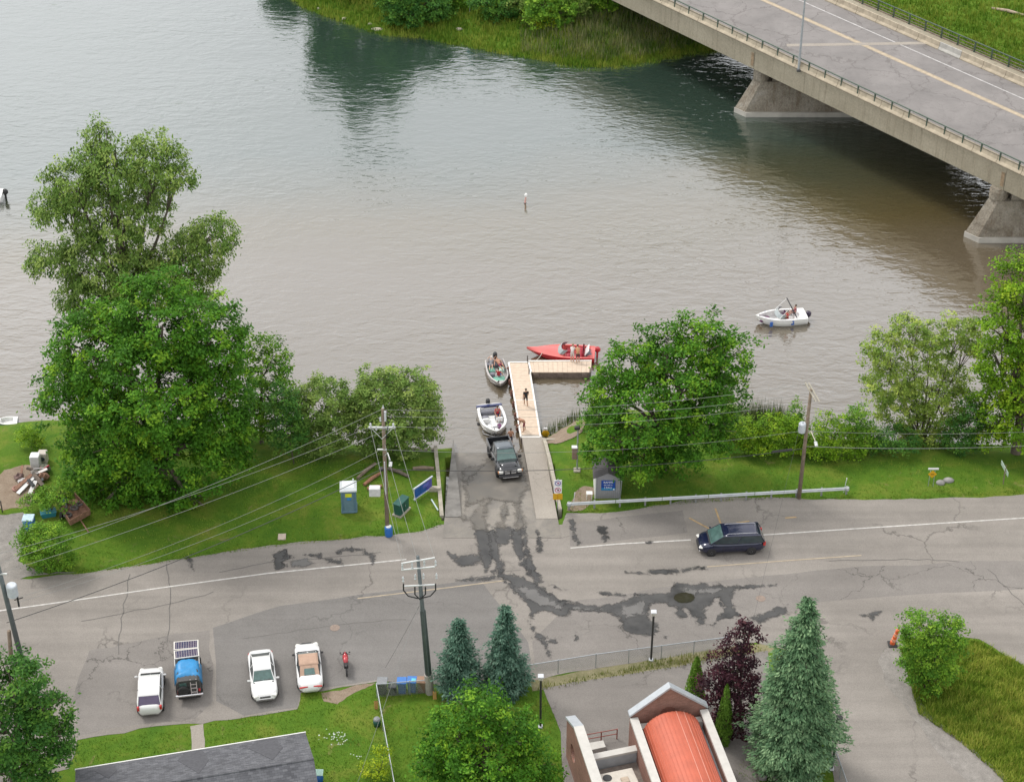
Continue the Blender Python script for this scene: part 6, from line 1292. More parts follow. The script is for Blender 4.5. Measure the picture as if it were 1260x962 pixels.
s4 = thing('road_sign', 'pale road sign seen edge on with two wooden legs by the bright tree', 'sign', G(1234, 593))
for x in (0, .1): MB().path([(x - .05, x * 4 - .3, -.1), (x - .05, x * 4 - .3, 1.6)], .035, 6).build('leg', WOODP, s4)
MB().prism([(.12, -.6, .95), (.10, -.6, 1.35), (-.25, .55, 1.75), (-.23, .55, 1.35)], (.04, .02, 0)).build('sign_plate', mat('sign_pale_green', (.42, .52, .45), .5, 0, .1), s4)
# blue notice board on the left lawn
na, nb_ = G(510, 617), G(532, 602); bd = nb_ - na; bd.z = 0; bl = bd.length; nr = math.atan2(bd.y, bd.x)
nb = thing('notice_board', 'long blue notice board on the lawn beside the launch ramp', 'notice board', na, nr)
for x in (.1, bl - .1): MB().box((x, .05, .5), (.09, .07, 1.5)).build('post', mat('board_frame_pale', (.50, .54, .60), .6, 0, .1), nb)
for k in range(3): MB().box((.06 + (bl - .1) * (k + .5) / 3, 0, .72), ((bl - .1) / 3 - .03, .04, .92)).build('panel', [mat('board_blue', (.02, .09, .32), .4, 0, .25, 2), MATS['board_blue'], mat('board_violet', (.06, .06, .30), .4, 0, .25, 2)][k], nb)
for z_ in (1.24, .22): MB().box((bl / 2, 0, z_), (bl + .12, .10, .09)).build('frame_bar', MATS['board_frame_pale'], nb)
MB().box((bl * .62, -.03, .85), (bl * .3, .01, .35)).build('map_print', mat('map_print', (.10, .12, .42), .5, 0, .4, 6), nb)
# portable toilet
to = thing('portable_toilet', 'grey blue portable toilet with white roof on the lawn', 'portable toilet', G(430, 626), math.radians(4)); TB = mat('toilet_blue_grey', (.10, .18, .24), .6, 0, .12, 4); TWH = mat('toilet_roof', (.62, .66, .68), .5, 0, .05, 3)
MB().box((0, 0, .12), (1.25, 1.25, .22), 0, .05).build('skid_base', TB, to); MB().box((0, 0, 1.15), (1.16, 1.16, 2.0), 0, .06).build('cabin', TB, to)
for x in (-.54, .54): MB().box((x, -.59, 1.15), (.10, .04, 1.95)).build('corner_post', TB, to)
MB().box((0, -.59, 1.12), (.74, .03, 1.75), 0, .01).build('door', mat('toilet_door', (.12, .20, .25), .6, 0, .1, 4), to); MB().box((0, -.615, 1.78), (.50, .02, .34)).build('yellow_notice', mat('notice_yellow', (.58, .62, .03), .6, 0, .1), to); MB().box((.02, -.615, 1.44), (.30, .02, .22)).build('blue_notice', mat('notice_blue', (.03, .2, .5), .6, 0, .2), to)
MB().loft([[(x * s_, y * s_, z_) for x, y in ((-.66, -.66), (.66, -.66), (.66, .66), (-.66, .66))] for s_, z_ in ((1, 2.12), (1, 2.24), (.7, 2.42), (.2, 2.48))]).build('roof', TWH, to); MB().tube((.4, .4, 2.2), (.4, .4, 2.62), .05).build('vent_pipe', TWH, to)
ca, cc = G(488, 636), G(500, 624); rz_ = math.atan2(cc.y - ca.y, cc.x - ca.x)
gc = thing('utility_cabinet', 'dark green utility cabinet on a pale slab beside the wooden pole', 'cabinet', (ca + cc) / 2, rz_); CG = mat('cabinet_green', (.02, .09, .075), .5, .1, .15, 4)
MB().box((0, 0, .06), (1.5, .8, .16)).build('slab', WALLC, gc); MB().box((0, 0, .62), (1.35, .62, 1.0), 0, .05).build('housing', CG, gc); MB().box((0, .0, 1.15), (1.42, .68, .08), 0, .02).build('lid', CG, gc); MB().box((0, -.32, .62), (.02, .02, .9)).build('door_gap', SGK, gc); MB().box((.1, -.32, .7), (.06, .03, .16)).build('handle', GALV, gc)
br_ = thing('barrel', 'blue plastic barrel with white lid beside the wooden utility pole', 'barrel', G(478.5, 659)); BB = mat('barrel_blue', (.02, .13, .42), .5, 0, .1, 4)
MB().lathe((0, 0, 0), [(.27, 0), (.31, .1), (.29, .3), (.32, .45), (.29, .6), (.31, .8), (.27, .9)], 16).build('drum', BB, br_, True); MB().lathe((0, 0, .9), [(.22, 0), (.22, .05), (.1, .12)], 12).build('lid', GEL, br_)
pipe = MB().path([G(531, 616) + Vector((0, 0, .12)), G(539, 629) + Vector((0, 0, .12))], .06, 8).build('loose_pipe', mat('pipe_pale', (.45, .55, .56), .5, 0, .1)); tag(pipe, 'pale pipe lying on the lawn beside the concrete ramp wall', 'pipe')
sl = MB().box(G(347, 661) + Vector((0, 0, .06)), (.6, .7, .12), .05, .02).build('paving_slab', mat('slab_pale', (.48, .40, .33), .9, 0, .15)); tag(sl, 'single pale square slab on the lawn by the road', 'slab')
for i, (x, y, x2, y2, lab) in enumerate(((440, 590, 462, 572, 'long weathered log behind the portable toilet'), (448, 598, 468, 584, 'brown timber beside the control box pole'), (478, 578, 503, 588, 'dark timber on the grass right of the wooden pole'), (508, 578, 534, 578, 'dark plank lying on the grass above the blue board'), (452, 603, 470, 600, 'short reddish timber at the foot of the log pile'))):
    o = MB().path([G(x, y) + Vector((0, 0, .14)), G((x + x2) / 2, (y + y2) / 2) + Vector((0, .05, .2)), G(x2, y2) + Vector((0, 0, .16))], [.13, .16, .12], 8).build('log', [WOODP, mat('red_timber', (.26, .13, .08), .9, 0, .3, 4), BARK][i % 3]); tag(o, lab, 'log')
for i, (x, y) in enumerate(((1157, 595), (1167, 592), (938, 957), (947, 950), (955, 960))):
    o = MB().ball(G(x, y) + Vector((0, 0, .08)), (.38 + .1 * (i % 2), .3, .25 if i < 2 else .4), 8, 5).build('rock', mat('rock_grey', (.28, .27, .26), .9, 0, .25, 2, .05), None, True); tag(o, ['pale flat rock beside the yellow warning sign', 'pale flat rock beside the yellow warning sign', 'grey boulder at the foot of the large spruce', 'grey boulder at the foot of the large spruce', 'grey boulder at the foot of the large spruce'][i], 'rock', 'rocks by the warning sign' if i < 2 else 'boulders under the spruce')
# church lamps, fences, bins
def blamp(label, base, top):
    b0 = G(*base); t0 = PY(top[0], top[1], b0.y) - b0; r = thing('lamp_post', label, 'lamp post', b0, 0, 'black lamp posts'); MB().path([(0, 0, -.1), t0 * .95], .075, 8).build('post', SGK, r); MB().box(t0 * .97, (.32, .32, .30), 0, .05).build('lantern', mat('lantern_pale', (.50, .48, .42), .5, 0, .1), r); MB().box(t0 * .97 + Vector((0, 0, .19)), (.40, .40, .08), 0, .03).build('lantern_cap', SGK if base[0] > 1000 else INS, r); MB().box((0, 0, .04), (.3, .3, .14)).build('foot', INS, r)
blamp('black lamp post behind the chain link fence beside the road', (801, 812), (804.5, 753)); blamp('black lamp post on the lawn corner of the church car park', (665, 894), (665.5, 832)); blamp('black lamp post beside the large spruce and driveway', (1023, 946), (1033, 883))
CLM, nt, b = newmat('chain_link'); MATS['chain_link'] = CLM
tp_ = nt.nodes.new('ShaderNodeBsdfTransparent'); mx = nt.nodes.new('ShaderNodeMixShader'); b.inputs['Base Color'].default_value = (.45, .47, .48, 1); b.inputs['Metallic'].default_value = .5
vv = _map(nt, (14, 14, 14), (0, math.radians(45), 0)); ck = nt.nodes.new('ShaderNodeTexVoronoi'); nt.links.new(vv, ck.inputs['Vector']); ck.feature = 'DISTANCE_TO_EDGE'
nt.links.new(_ramp(nt, ck.outputs['Distance'], [(.05, (1, 1, 1)), (.08, (0, 0, 0))]).outputs[0], mx.inputs['Fac']); nt.links.new(tp_.outputs[0], mx.inputs[1]); nt.links.new(b.outputs[0], mx.inputs[2]); nt.links.new(mx.outputs[0], nt.nodes['Material Output'].inputs['Surface'])
def clfence(label, line, h, npost, rail=.035):
    r = thing('chain_link_fence', label, 'fence', G(*line[0])); o0 = G(*line[0])
    for k, (p, q) in enumerate(zip(line, line[1:])):
        a_, c_ = G(*p) - o0, G(*q) - o0; hh = Vector((0, 0, h)); MB().quad(a_ + Vector((0, 0, .03)), c_ + Vector((0, 0, .03)), c_ + hh, a_ + hh).build('mesh_panel', CLM, r); MB().tube(a_ + hh, c_ + hh, rail).build('top_rail', GALV, r)
        for i in range(npost[k] + 1):
            if i == 0 and k: continue
            w = a_.lerp(c_, i / npost[k]); MB().tube(w + Vector((0, 0, -.1)), w + hh + Vector((0, 0, .06)), .035).build('post', GALV, r)
clfence('long chain link fence between the road and the car park', [(640, 836), (733, 821), (893, 800)], 1.25, [2, 4]); clfence('chain link fence around the lawn with the wheelie bins', [(545, 851), (464, 858), (487, 985)], 1.25, [2, 3], .03); clfence('short chain link fence beside the driveway below the spruce', [(1026, 938), (1040, 978)], 1.2, [2], .04)
def bin_(label, px, m, lidm, h=1.05, w=.6):
    r = thing('wheelie_bin', label, 'wheelie bin', G(*px), random.uniform(-.1, .1), 'row of wheelie bins'); MB().loft([[(x * s_, y * s_, z_) for x, y in ((-w / 2, -w / 2), (w / 2, -w / 2), (w / 2, w / 2), (-w / 2, w / 2))] for s_, z_ in ((.78, 0.05), (1, h))]).build('tub', m, r); MB().box((0, -.02, h + .04), (w + .08, w + .12, .08), 0, .03).build('lid', lidm, r)
    for s in (1, -1): MB().lathe((s * w * .42, w * .36, .12), [(.12, -.03), (.12, .03)], 10, 'x').build('wheel', TYRE, r)
    MB().tube((-w * .4, w * .6, h), (w * .4, w * .6, h), .025).build('handle', m, r)
BGK = mat('bin_charcoal', (.05, .055, .06), .6, 0, .2); BGL = mat('bin_grey_lid', (.20, .21, .22), .6, 0, .15); BBL = mat('bin_blue', (.015, .10, .34), .5, 0, .15); BLL = mat('bin_blue_lid', (.04, .16, .46), .5, 0, .15); BTQ = mat('bin_turquoise', (.10, .48, .55), .5, 0, .1); BBR = mat('bin_brown', (.18, .12, .09), .6, 0, .2); BBT = mat('bin_brown_lid', (.28, .17, .11), .6, 0, .2)
bin_('charcoal wheelie bin at the fence corner post', (471, 852), BGK, BGL, 1.1, .66); bin_('smaller charcoal wheelie bin next to the blue bins', (483.5, 853), BGK, BGK, .8, .55); bin_('blue wheelie bin with plain blue lid', (495, 851), BBL, BLL); bin_('blue wheelie bin with a turquoise label on its lid', (507.5, 850), BBL, BLL); bin_('brown wheelie bin against the steel pole', (519, 850), BBR, BBT)
lb = [o for o in COL.objects if o.name.startswith('wheelie_bin') and 'turquoise' in o['label']][0]; MB().box((.12, -.1, 1.135), (.3, .34, .02)).build('lid_label', BTQ, lb)
cp = thing('compost_bin', 'small green lidded bin on the lawn by the fence', 'bin', G(464, 892)); MB().lathe((0, 0, 0), [(.24, 0), (.27, .35), (.22, .55)], 12).build('tub', CG, cp, True); MB().lathe((0, 0, .55), [(.25, 0), (.2, .1), (.05, .14)], 12).build('lid', BGL, cp)
for px, lab in (((463, 872), 'orange board leaning on the fence near the corner post'), ((535, 860), 'orange board standing by the fence under the spruce')):
    o = MB().box(G(*px) + Vector((0, 0, .35)), (.26, .05, .8), 0, .02).build('leaning_board', mat('orange_board', (.50, .28, .10), .7, 0, .15)); tag(o, lab, 'board')
om = thing('traffic_marker', 'orange and white striped traffic marker at the driveway corner', 'traffic marker', P(1098, 793) + up); OR = mat('marker_orange', (.70, .14, .04), .5, 0, .1); OW = mat('marker_white', (.7, .66, .62), .5)
for k in range(5): MB().lathe((.05 * k, .0, .1 + k * .24), [(.19 - k * .015, 0), (.175 - k * .015, .237)], 14).build('band', OR if k % 2 == 0 else mat('marker_pale_orange', (.72, .32, .2), .5), om)
MB().box((0, 0, .06), (.65, .65, .1), 0, .03).build('foot', SGK, om); MB().lathe((.25, 0, 1.3), [(.13, 0), (.14, .08), (.06, .14)], 10).build('top_handle', OR, om)

# ================================================================ JUNK YARD CORNER AT THE LEFT
RUST = mat('rusty_panel', (.22, .12, .08), .8, .1, .35, 5, .01)
tlp = [G(70, 624), G(92, 617), G(112, 639), G(88, 652)]
tl = thing('utility_trailer', 'rusty open box trailer filled with old tyres', 'trailer', (0, 0, 0))
MB().prism([p + Vector((0, 0, .45)) for p in tlp], (0, 0, .08)).build('floor', RUST, tl)
for i in range(4):
    a_, c_ = tlp[i], tlp[(i + 1) % 4]; d_ = (c_ - a_).normalized(); n_ = Vector((-d_.y, d_.x, 0)) * .05
    MB().prism([a_ + Vector((0, 0, .5)), c_ + Vector((0, 0, .5)), c_ + n_ + Vector((0, 0, .5)), a_ + n_ + Vector((0, 0, .5))], (0, 0, .5)).build('side_board', RUST, tl)
for a_, c_, s in ((tlp[0], tlp[3], -1), (tlp[1], tlp[2], 1)):
    p = a_.lerp(c_, .5); q = MB().path([p + Vector((s * .18 - .09, 0, .3)), p + Vector((s * .18 + .09, 0, .3))], .3, 14).build('wheel', TYRE, tl)
MB().tube(tlp[3].lerp(tlp[2], .5) + Vector((0, 0, .45)), tlp[3].lerp(tlp[2], .5) + Vector((.8, -1.2, .25)), .05).build('drawbar', RUST, tl)
mid_ = sum(tlp, Vector()) / 4
for i, (dx, dy, lab) in enumerate(((-.2, -.9, 'old tyre at the drawbar end of the rusty trailer'), (.15, -.1, 'old tyre in the middle of the rusty trailer'), (.5, .55, 'old tyre by the far board of the rusty trailer'), (-.7, .0, 'old tyre by the side board of the rusty trailer'))):
    b = MB(); secs = []
    for k in range(14):
        a_ = k * 6.283 / 14; secs.append([(math.cos(a_) * (.27 + .09 * math.cos(u)), math.sin(a_) * (.27 + .09 * math.cos(u)), .09 * math.sin(u)) for u in [j * 1.047 for j in range(6)]])
    secs.append(secs[0]); b.loft(secs, True, False); o = b.build('scrap_tyre', mat('worn_tyre', (.10, .095, .09), .9, 0, .3, 5), None, True); o.location = mid_ + Vector((dx, dy, .66 + .06 * (i % 2))); o.rotation_euler = (random.uniform(-.2, .2), random.uniform(-.2, .2), 0); tag(o, lab, 'tyre', 'tyres in the trailer')
o = MB().lathe(mid_ + Vector((-.75, .75, .54)), [(.2, 0), (.24, .2), (.2, .45)], 12).build('jerry_tub', BBL, None, True); tag(o, 'blue tub in the corner of the rusty trailer', 'tub')
bn = thing('blue_bin', 'bright blue lidded bin on the gravel drive by the vine hedge', 'bin', G(37, 650)); MB().box((0, 0, .5), (.8, .8, 1.0), 0, .06).build('tub', BLL, bn); MB().box((0, 0, 1.05), (.88, .88, .12), 0, .04).build('lid', mat('bin_white_blue', (.42, .56, .66), .5, 0, .2), bn)
bn = thing('teal_tub', 'low teal tub between the vine hedge and the rusty trailer', 'tub', G(60, 634), .3); MB().loft([[(x * s_, y * s_, z_) for x, y in ((-.6, -.35), (.6, -.35), (.6, .35), (-.6, .35))] for s_, z_ in ((.85, 0), (1, .4))]).build('tub', mat('teal_plastic', (.03, .22, .28), .5, 0, .15), bn); MB().box((0, 0, .42), (1.24, .74, .05), 0, .02).build('rim', MATS['teal_plastic'], bn)
fg = thing('old_refrigerator', 'white box refrigerator standing above the junk pile', 'refrigerator', G(45, 574)); MB().box((0, 0, .6), (.75, .75, 1.2), 0, .05).build('cabinet', GEL, fg); MB().box((0, -.39, .6), (.68, .04, 1.1), 0, .02).build('door', mat('fridge_door', (.55, .55, .54), .5, 0, .1), fg)
fg = thing('old_washer', 'pale washing machine half hidden under the huge maple', 'washing machine', G(54, 568)); MB().box((0, 0, .5), (.7, .7, 1.0), 0, .05).build('cabinet', mat('washer_beige', (.50, .46, .40), .5, 0, .1), fg); MB().lathe((0, -.36, .5), [(.2, -.02), (.22, .02)], 14, 'y').build('door', GLASS, fg)
for i, (x, y, dx, dy, ln, mm, lab) in enumerate(((33, 600, .5, 1.0, 2.2, GEL, 'long white board lying across the junk pile'), (41, 604, .15, 1, 1.5, UPHW, 'short white board at the low end of the junk pile'), (30, 598, .55, .9, 2.0, RUST, 'rusty beam beside the white boards of the junk pile'), (48, 596, -.6, .8, 1.6, BARK, 'dark plank on the right of the junk pile'), (50, 588, .8, .5, 1.3, ALU, 'grey sheet on top of the junk pile'))):
    o = MB().box((0, 0, 0), (ln, .32, .07), 0, .01).build('scrap_board', mm); o.location = G(x, y) + Vector((0, 0, .30 + .07 * i)); o.rotation_euler = (random.uniform(-.2, .2), -.12, math.atan2(dy, dx)); tag(o, lab, 'board')
for i, (x, y, r_, mm, lab) in enumerate(((44, 588, .55, mat('canvas_grey', (.22, .20, .18), .9, 0, .3, 3), 'grey canvas bundle in the middle of the junk pile'), (54, 590, .45, RUST, 'rusty metal heap at the right of the junk pile'), (24, 590, .42, mat('scrap_brown', (.18, .12, .11), .9, 0, .4, 5), 'brown scrap heap left of the junk pile'), (56, 580, .5, mat('canvas_olive', (.15, .16, .12), .9, 0, .3, 3), 'olive covered bundle behind the junk pile'))):
    b = MB(); b.ball((0, 0, .3), (r_, r_ * .8, r_ * .7), 9, 6); b.v = [(v[0] * (1 + .25 * random.uniform(-1, 1)), v[1] * (1 + .25 * random.uniform(-1, 1)), max(v[2] * (1 + .2 * random.uniform(-1, 1)), -.05)) for v in b.v]; o = b.build('scrap_bundle', mm); o.location = G(x, y); tag(o, lab, 'scrap')
for i in range(14):
    p = G(random.uniform(24, 60), random.uniform(582, 604)); o = MB().box((0, 0, 0), (random.uniform(.3, 1.1), random.uniform(.06, .3), random.uniform(.04, .25)), 0, .01).build('scrap_piece', [RUST, UPHW, BARK, ALU, UPHR, BGK][i % 6]); o.location = p + Vector((0, 0, .25 + .4 * random.random())); o.rotation_euler = (random.uniform(-.5, .5), random.uniform(-.4, .4), random.uniform(0, 3.1)); tag(o, 'small mixed scrap piece lying in the junk pile', 'scrap', 'small scrap in the junk pile')
ot = thing('rubber_tyre_ring', 'reddish ring lying on bare soil left of the junk pile', 'ring', G(21, 602)); b = MB(); secs = []
for k in range(14):
    a_ = k * 6.283 / 14; secs.append([(math.cos(a_) * (.30 + .09 * math.cos(u)), math.sin(a_) * (.30 + .09 * math.cos(u)), .1 + .09 * math.sin(u)) for u in [j * 1.047 for j in range(6)]])
secs.append(secs[0]); b.loft(secs, True, False).build('ring', mat('ring_red', (.30, .16, .13), .8, 0, .2), ot, True); MB().lathe((0, 0, .03), [(.2, 0), (.2, .03)], 10).build('inner_disc', RUST, ot)
gp = thing('garden_gate', 'dark wire gate between the yard and the gravel drive', 'gate', G(3, 630))
for x in (-2.2, 0): MB().tube((x, 0, -.1), (x, 0, 1.1), .05).build('post', SGK, gp)
for z_ in (.3, .7, 1.05): MB().tube((-2.2, 0, z_), (0, 0, z_), .02).build('bar', SGK, gp)
# far bank stones and sign
for i, (x, y, r_) in enumerate(((464, 37, .8), (455, 31, .3), (424, 24, .35), (565, 37, .5), (392, 12, .25))):
    p = GF(x, y); o = MB().ball((0, 0, .05), (r_, r_ * .5, .22), 9, 5).build('bank_stone', mat('bank_stone', (.48, .43, .35), .9, 0, .2, 1, .05), None, True); o.location = p; tag(o, ['large pale flat stone at the far waterline', 'small pale stone next to the large flat stone on the far bank', 'lone pale stone on the far bank grass left of the bush', 'pale flat stone on the far bank grass below the small sign', 'tiny pale stone at the left end of the far bank'][i], 'stone')
fs = thing('bank_sign', 'small turquoise sign on a thin post on the far bank', 'sign', GF(578, 17)); MB().tube((0, 0, -.2), (0, 0, 2.4), .04).build('post', GALV, fs); MB().box((0, -.05, 2.3), (.9, .04, .7)).build('sign_plate', mat('turquoise_sign', (.10, .45, .55), .5, 0, .1), fs)
dp = P(1237, 14, 1.0); o = MB().path([Vector((-1.8, 1.0, .15)), Vector((0, 0, .25)), Vector((2.2, -1.4, .12))], [.16, .2, .12], 8).build('driftwood_log', mat('driftwood', (.40, .32, .24), .9, 0, .2, 3, .03)); o.location = GF(1240, 16); tag(o, 'pale driftwood log on the green bank behind the bridge', 'log')
X = []; 
for i in range(60):
    s_ = random.uniform(-58, -44); n_ = random.uniform(-2, 9); q = bp(s_, n_, 0); q.z = zfar(q.x, q.y)
    X.append((q, random.uniform(.4, 1.0)))
b = MB()
for q, r_ in X: b.ball(q, (r_, r_ * .8, r_ * .6), 6, 4)
tag(b.build('riprap', mat('riprap_stone', (.22, .24, .25), .9, 0, .3, 1, .05)), 'grey riprap stones under the bridge at the far bank', 'stones', None, 'stuff')

# ================================================================ BUILDINGS
# grey roofed house
ZE = 2.9; h0, h1 = P(98, 948, ZE), P(376, 903, ZE); hx = (h1 - h0).normalized(); hy = Vector((hx.y, -hx.x, 0)); HL = (h1 - h0).length
ZR = ZE + 2.0; rp = P(383, 947, ZR); dpt = (rp - h1).dot(hy); dpt = max(3.0, min(dpt, 4.5)); 
house = thing('house', 'low house with grey shingle roof and white eaves by the car park', 'house')
m, nt, b = newmat('grey_shingles'); v = _map(nt, (1, 1, 1), (0, 0, -math.atan2(hx.y, hx.x))); brk = nt.nodes.new('ShaderNodeTexBrick'); nt.links.new(v, brk.inputs['Vector']); brk.inputs['Scale'].default_value = 1; brk.inputs['Brick Width'].default_value = .33; brk.inputs['Row Height'].default_value = .16; brk.inputs['Mortar Size'].default_value = .006
brk.inputs['Color1'].default_value = (.07, .072, .082, 1); brk.inputs['Color2'].default_value = (.125, .128, .14, 1); brk.inputs['Mortar'].default_value = (.045, .045, .05, 1)
nn = _noise(nt, 1.1, 5, .7, _map(nt)); col = _mix(nt, 1.0, brk.outputs[0], _ramp(nt, nn.outputs['Fac'], [(.3, (.75,) * 3), (.7, (1.25,) * 3)]).outputs[0], 'MULTIPLY'); nt.links.new(col, b.inputs['Base Color']); b.inputs['Roughness'].default_value = .9; _bump(nt, b, brk.outputs['Fac'], .4, .02); SHG = m
HW = mat('house_siding', (.62, .60, .56), .8, 0, .08, 3); HT = mat('house_white_trim', (.74, .74, .72), .6, 0, .05, 3)
def hp(a_, d_, z_): q = h0 + hx * a_ + hy * d_; return Vector((q.x, q.y, z_))
MB().prism([hp(-.25, -.05, ZE), hp(HL, -.05, ZE), hp(HL + .0, dpt, ZR), hp(-.25, dpt, ZR)], (0, 0, .10)).build('roof_slope', SHG, house); MB().prism([hp(-.25, dpt, ZR), hp(HL, dpt, ZR), hp(HL, dpt * 2 + .05, ZE), hp(-.25, dpt * 2 + .05, ZE)], (0, 0, .10)).build('roof_slope', SHG, house)
MB().prism([hp(.1, .4, -.1), hp(HL - .3, .4, -.1), hp(HL - .3, dpt * 2 - .4, -.1), hp(.1, dpt * 2 - .4, -.1)], (0, 0, ZE + .05)).build('wall', HW, house)
for a_ in (.1, HL - .36): MB().prism([hp(a_, .4, ZE - .1), hp(a_, dpt * 2 - .4, ZE - .1), hp(a_, dpt, ZR - .1)], hx * .06).build('gable', HW, house)
MB().prism([hp(-.28, -.12, ZE - .04), hp(HL + .03, -.12, ZE - .04), hp(HL + .03, -.055, ZE - .04), hp(-.28, -.055, ZE - .04)], (0, 0, .18)).build('gutter', HT, house)
MB().tube(hp(-.25, dpt, ZR + .1), hp(HL, dpt, ZR + .1), .07).build('ridge_cap', SHG, house)
def onslope(a_, d_): return hp(a_, d_, ZE + (ZR - ZE) * (d_ + .05) / (dpt + .05) + .104)
SHD = mat('roof_sheet_dark', (.075, .076, .085), .9, 0, .2, 5)  # darker tone for thin sheets on the slope, in place of cross-gable areas
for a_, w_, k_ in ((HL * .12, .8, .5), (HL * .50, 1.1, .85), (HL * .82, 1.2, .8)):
    MB().prism([onslope(a_ - w_ * .5, .0), onslope(a_ + w_ * .5, .0), onslope(a_ + w_ * .8, dpt * k_ * .5), onslope(a_ + w_ * .1, dpt * k_), onslope(a_ - w_, dpt * k_ * .3)], (0, 0, .015)).build('dark_roof_sheet', SHD, house)
for a_ in (2.5, 6.0, 10.0):
    w = MB().prism([hp(a_, .36, 1.0), hp(a_ + 1.2, .36, 1.0), hp(a_ + 1.2, .36, 2.2), hp(a_, .36, 2.2)], hy * .03).build('window', GLASS, house); MB().prism([hp(a_ - .08, .34, .9), hp(a_ + 1.28, .34, .9), hp(a_ + 1.28, .40, .9), hp(a_ - .08, .40, .9)], (0, 0, .08)).build('sill', HT, w)
ub = thing('rain_barrel', 'blue tub with pale lid beside the grey roofed house', 'barrel', G(392, 962)); MB().lathe((0, 0, 0), [(.3, 0), (.34, .4), (.3, .85)], 12).build('drum', BBL, ub, True); MB().box((0, 0, .9), (.7, .6, .08), 0, .03).build('lid', MINT, ub)
# brick building with red barrel roof
ZC = 4.6; ca_, cb_ = P(775, 877, ZC), P(867, 866, ZC); cx_ = (cb_ - ca_).normalized(); cx_.z = 0; cy_ = (P(905, 962, ZC) - cb_); cy_.z = 0; cy_.normalize(); CW = (cb_ - ca_).length
def q3(a_, d_, z_): w = ca_ + cx_ * a_ + cy_ * d_; return Vector((w.x, w.y, z_))
m, nt, b = newmat('brown_brick'); tcm = nt.nodes.new('ShaderNodeTexCoord'); brk = nt.nodes.new('ShaderNodeTexBrick'); mp = nt.nodes.new('ShaderNodeMapping'); mp.inputs['Rotation'].default_value = (math.radians(90), 0, math.atan2(cx_.y, cx_.x)); nt.links.new(tcm.outputs['Object'], mp.inputs[0]); nt.links.new(mp.outputs[0], brk.inputs['Vector'])
brk.inputs['Scale'].default_value = 1; brk.inputs['Brick Width'].default_value = .22; brk.inputs['Row Height'].default_value = .075; brk.inputs['Mortar Size'].default_value = .006; brk.inputs['Color1'].default_value = (.20, .095, .07, 1); brk.inputs['Color2'].default_value = (.27, .135, .10, 1); brk.inputs['Mortar'].default_value = (.28, .20, .17, 1)
nn = _noise(nt, 1.3, 5, .7, tcm.outputs['Object']); nt.links.new(_mix(nt, 1.0, brk.outputs[0], _ramp(nt, nn.outputs['Fac'], [(.3, (.8,) * 3), (.7, (1.2,) * 3)]).outputs[0], 'MULTIPLY'), b.inputs['Base Color']); b.inputs['Roughness'].default_value = .9; BRK = m
COP = mat('white_coping', (.50, .485, .45), .6, 0, .08, 2, .005); COPG = mat('grey_flashing', (.42, .45, .48), .5, .2, .1, 2)
ch = thing('brick_church', 'brown brick church with red ribbed barrel roof and white copings', 'church'); DL = 16.0
apx = P(821, 838.5, 0); yg = (ca_ + cb_) / 2; ZA = ZAT(yg.y, 842)
MB().prism([q3(0, 0, 0), q3(CW, 0, 0), q3(CW, 0, ZC), q3(CW / 2, 0, ZA), q3(0, 0, ZC)], cy_ * .30).build('gable_wall', BRK, ch)
for s0_, s1_ in (((-.12, ZC), (CW / 2, ZA)), ((CW / 2, ZA), (CW + .12, ZC))):
    MB().prism([q3(s0_[0], -.10, s0_[1] + .003), q3(s1_[0], -.10, s1_[1] + .003), q3(s1_[0], .42, s1_[1] + .003), q3(s0_[0], .42, s0_[1] + .003)], (0, 0, .16)).build('gable_coping', COPG, ch)
for a_ in (0, CW - .34):
    MB().prism([q3(a_, .302, 0), q3(a_ + .34, .302, 0), q3(a_ + .34, DL, 0), q3(a_, DL, 0)], (0, 0, ZC - .25)).build('side_wall', BRK, ch); MB().prism([q3(a_ - .1, .43, ZC - .247), q3(a_ + .44, .43, ZC - .247), q3(a_ + .44, DL, ZC - .247), q3(a_ - .1, DL, ZC - .247)], (0, 0, .22)).build('coping', COP, ch)
MB().prism([q3(.346, .31, ZC - 1.3), q3(CW - .346, .31, ZC - 1.3), q3(CW - .346, DL, ZC - 1.3), q3(.346, DL, ZC - 1.3)], (0, 0, .15)).build('gutter_floor', COPG, ch)
MB().prism([q3(.36, .5, ZC - 1.1), q3(CW - .36, .5, ZC - 1.1), q3(CW - .36, 1.0, ZC - 1.1), q3(.36, 1.0, ZC - 1.1)], (0, 0, .55)).build('parapet_beam', COP, ch)
# round niche in the gable
n_ = 16; MB().prism([q3(CW / 2 + .55 * math.cos(k * 6.283 / n_), .305, ZC - .1 + .55 * math.sin(k * 6.283 / n_)) for k in range(n_)], cy_ * .05).build('round_niche', mat('niche_brick', (.16, .07, .05), .9, 0, .2, 5), ch)
VR = CW / 2 - .62; ZS = ZC - 1.0; REDR = mat('red_metal_roof', (.46, .105, .055), .6, .05, .1, 1.2, 0, .2)
NP = 22; secs = []
for d_ in (1.05, 3, 6, 9, 12, DL): secs.append([q3(CW / 2 - VR * math.cos(math.pi * k / NP), d_, ZS + VR * .92 * math.sin(math.pi * k / NP)) for k in range(NP + 1)])
vo_ = MB().loft(secs, False, False).build('barrel_roof', REDR, ch, True)
for k in range(1, NP):
    a_ = math.pi * k / NP; pz = lambda d_: q3(CW / 2 - (VR + .01) * math.cos(a_), d_, ZS + (VR + .01) * .92 * math.sin(a_)); MB().tube(pz(1.05), pz(DL), .026, .026, 5).build('roof_seam', mat('pale_roof_seam', (.56, .24, .18), .6, 0, .2, 2) if k in (12, 14) else REDR, vo_)
MB().prism([q3(CW / 2 - VR * math.cos(math.pi * k / NP), 1.06, ZS + VR * .92 * math.sin(math.pi * k / NP)) for k in range(NP + 1)], cy_ * .04).build('roof_end', REDR, ch)
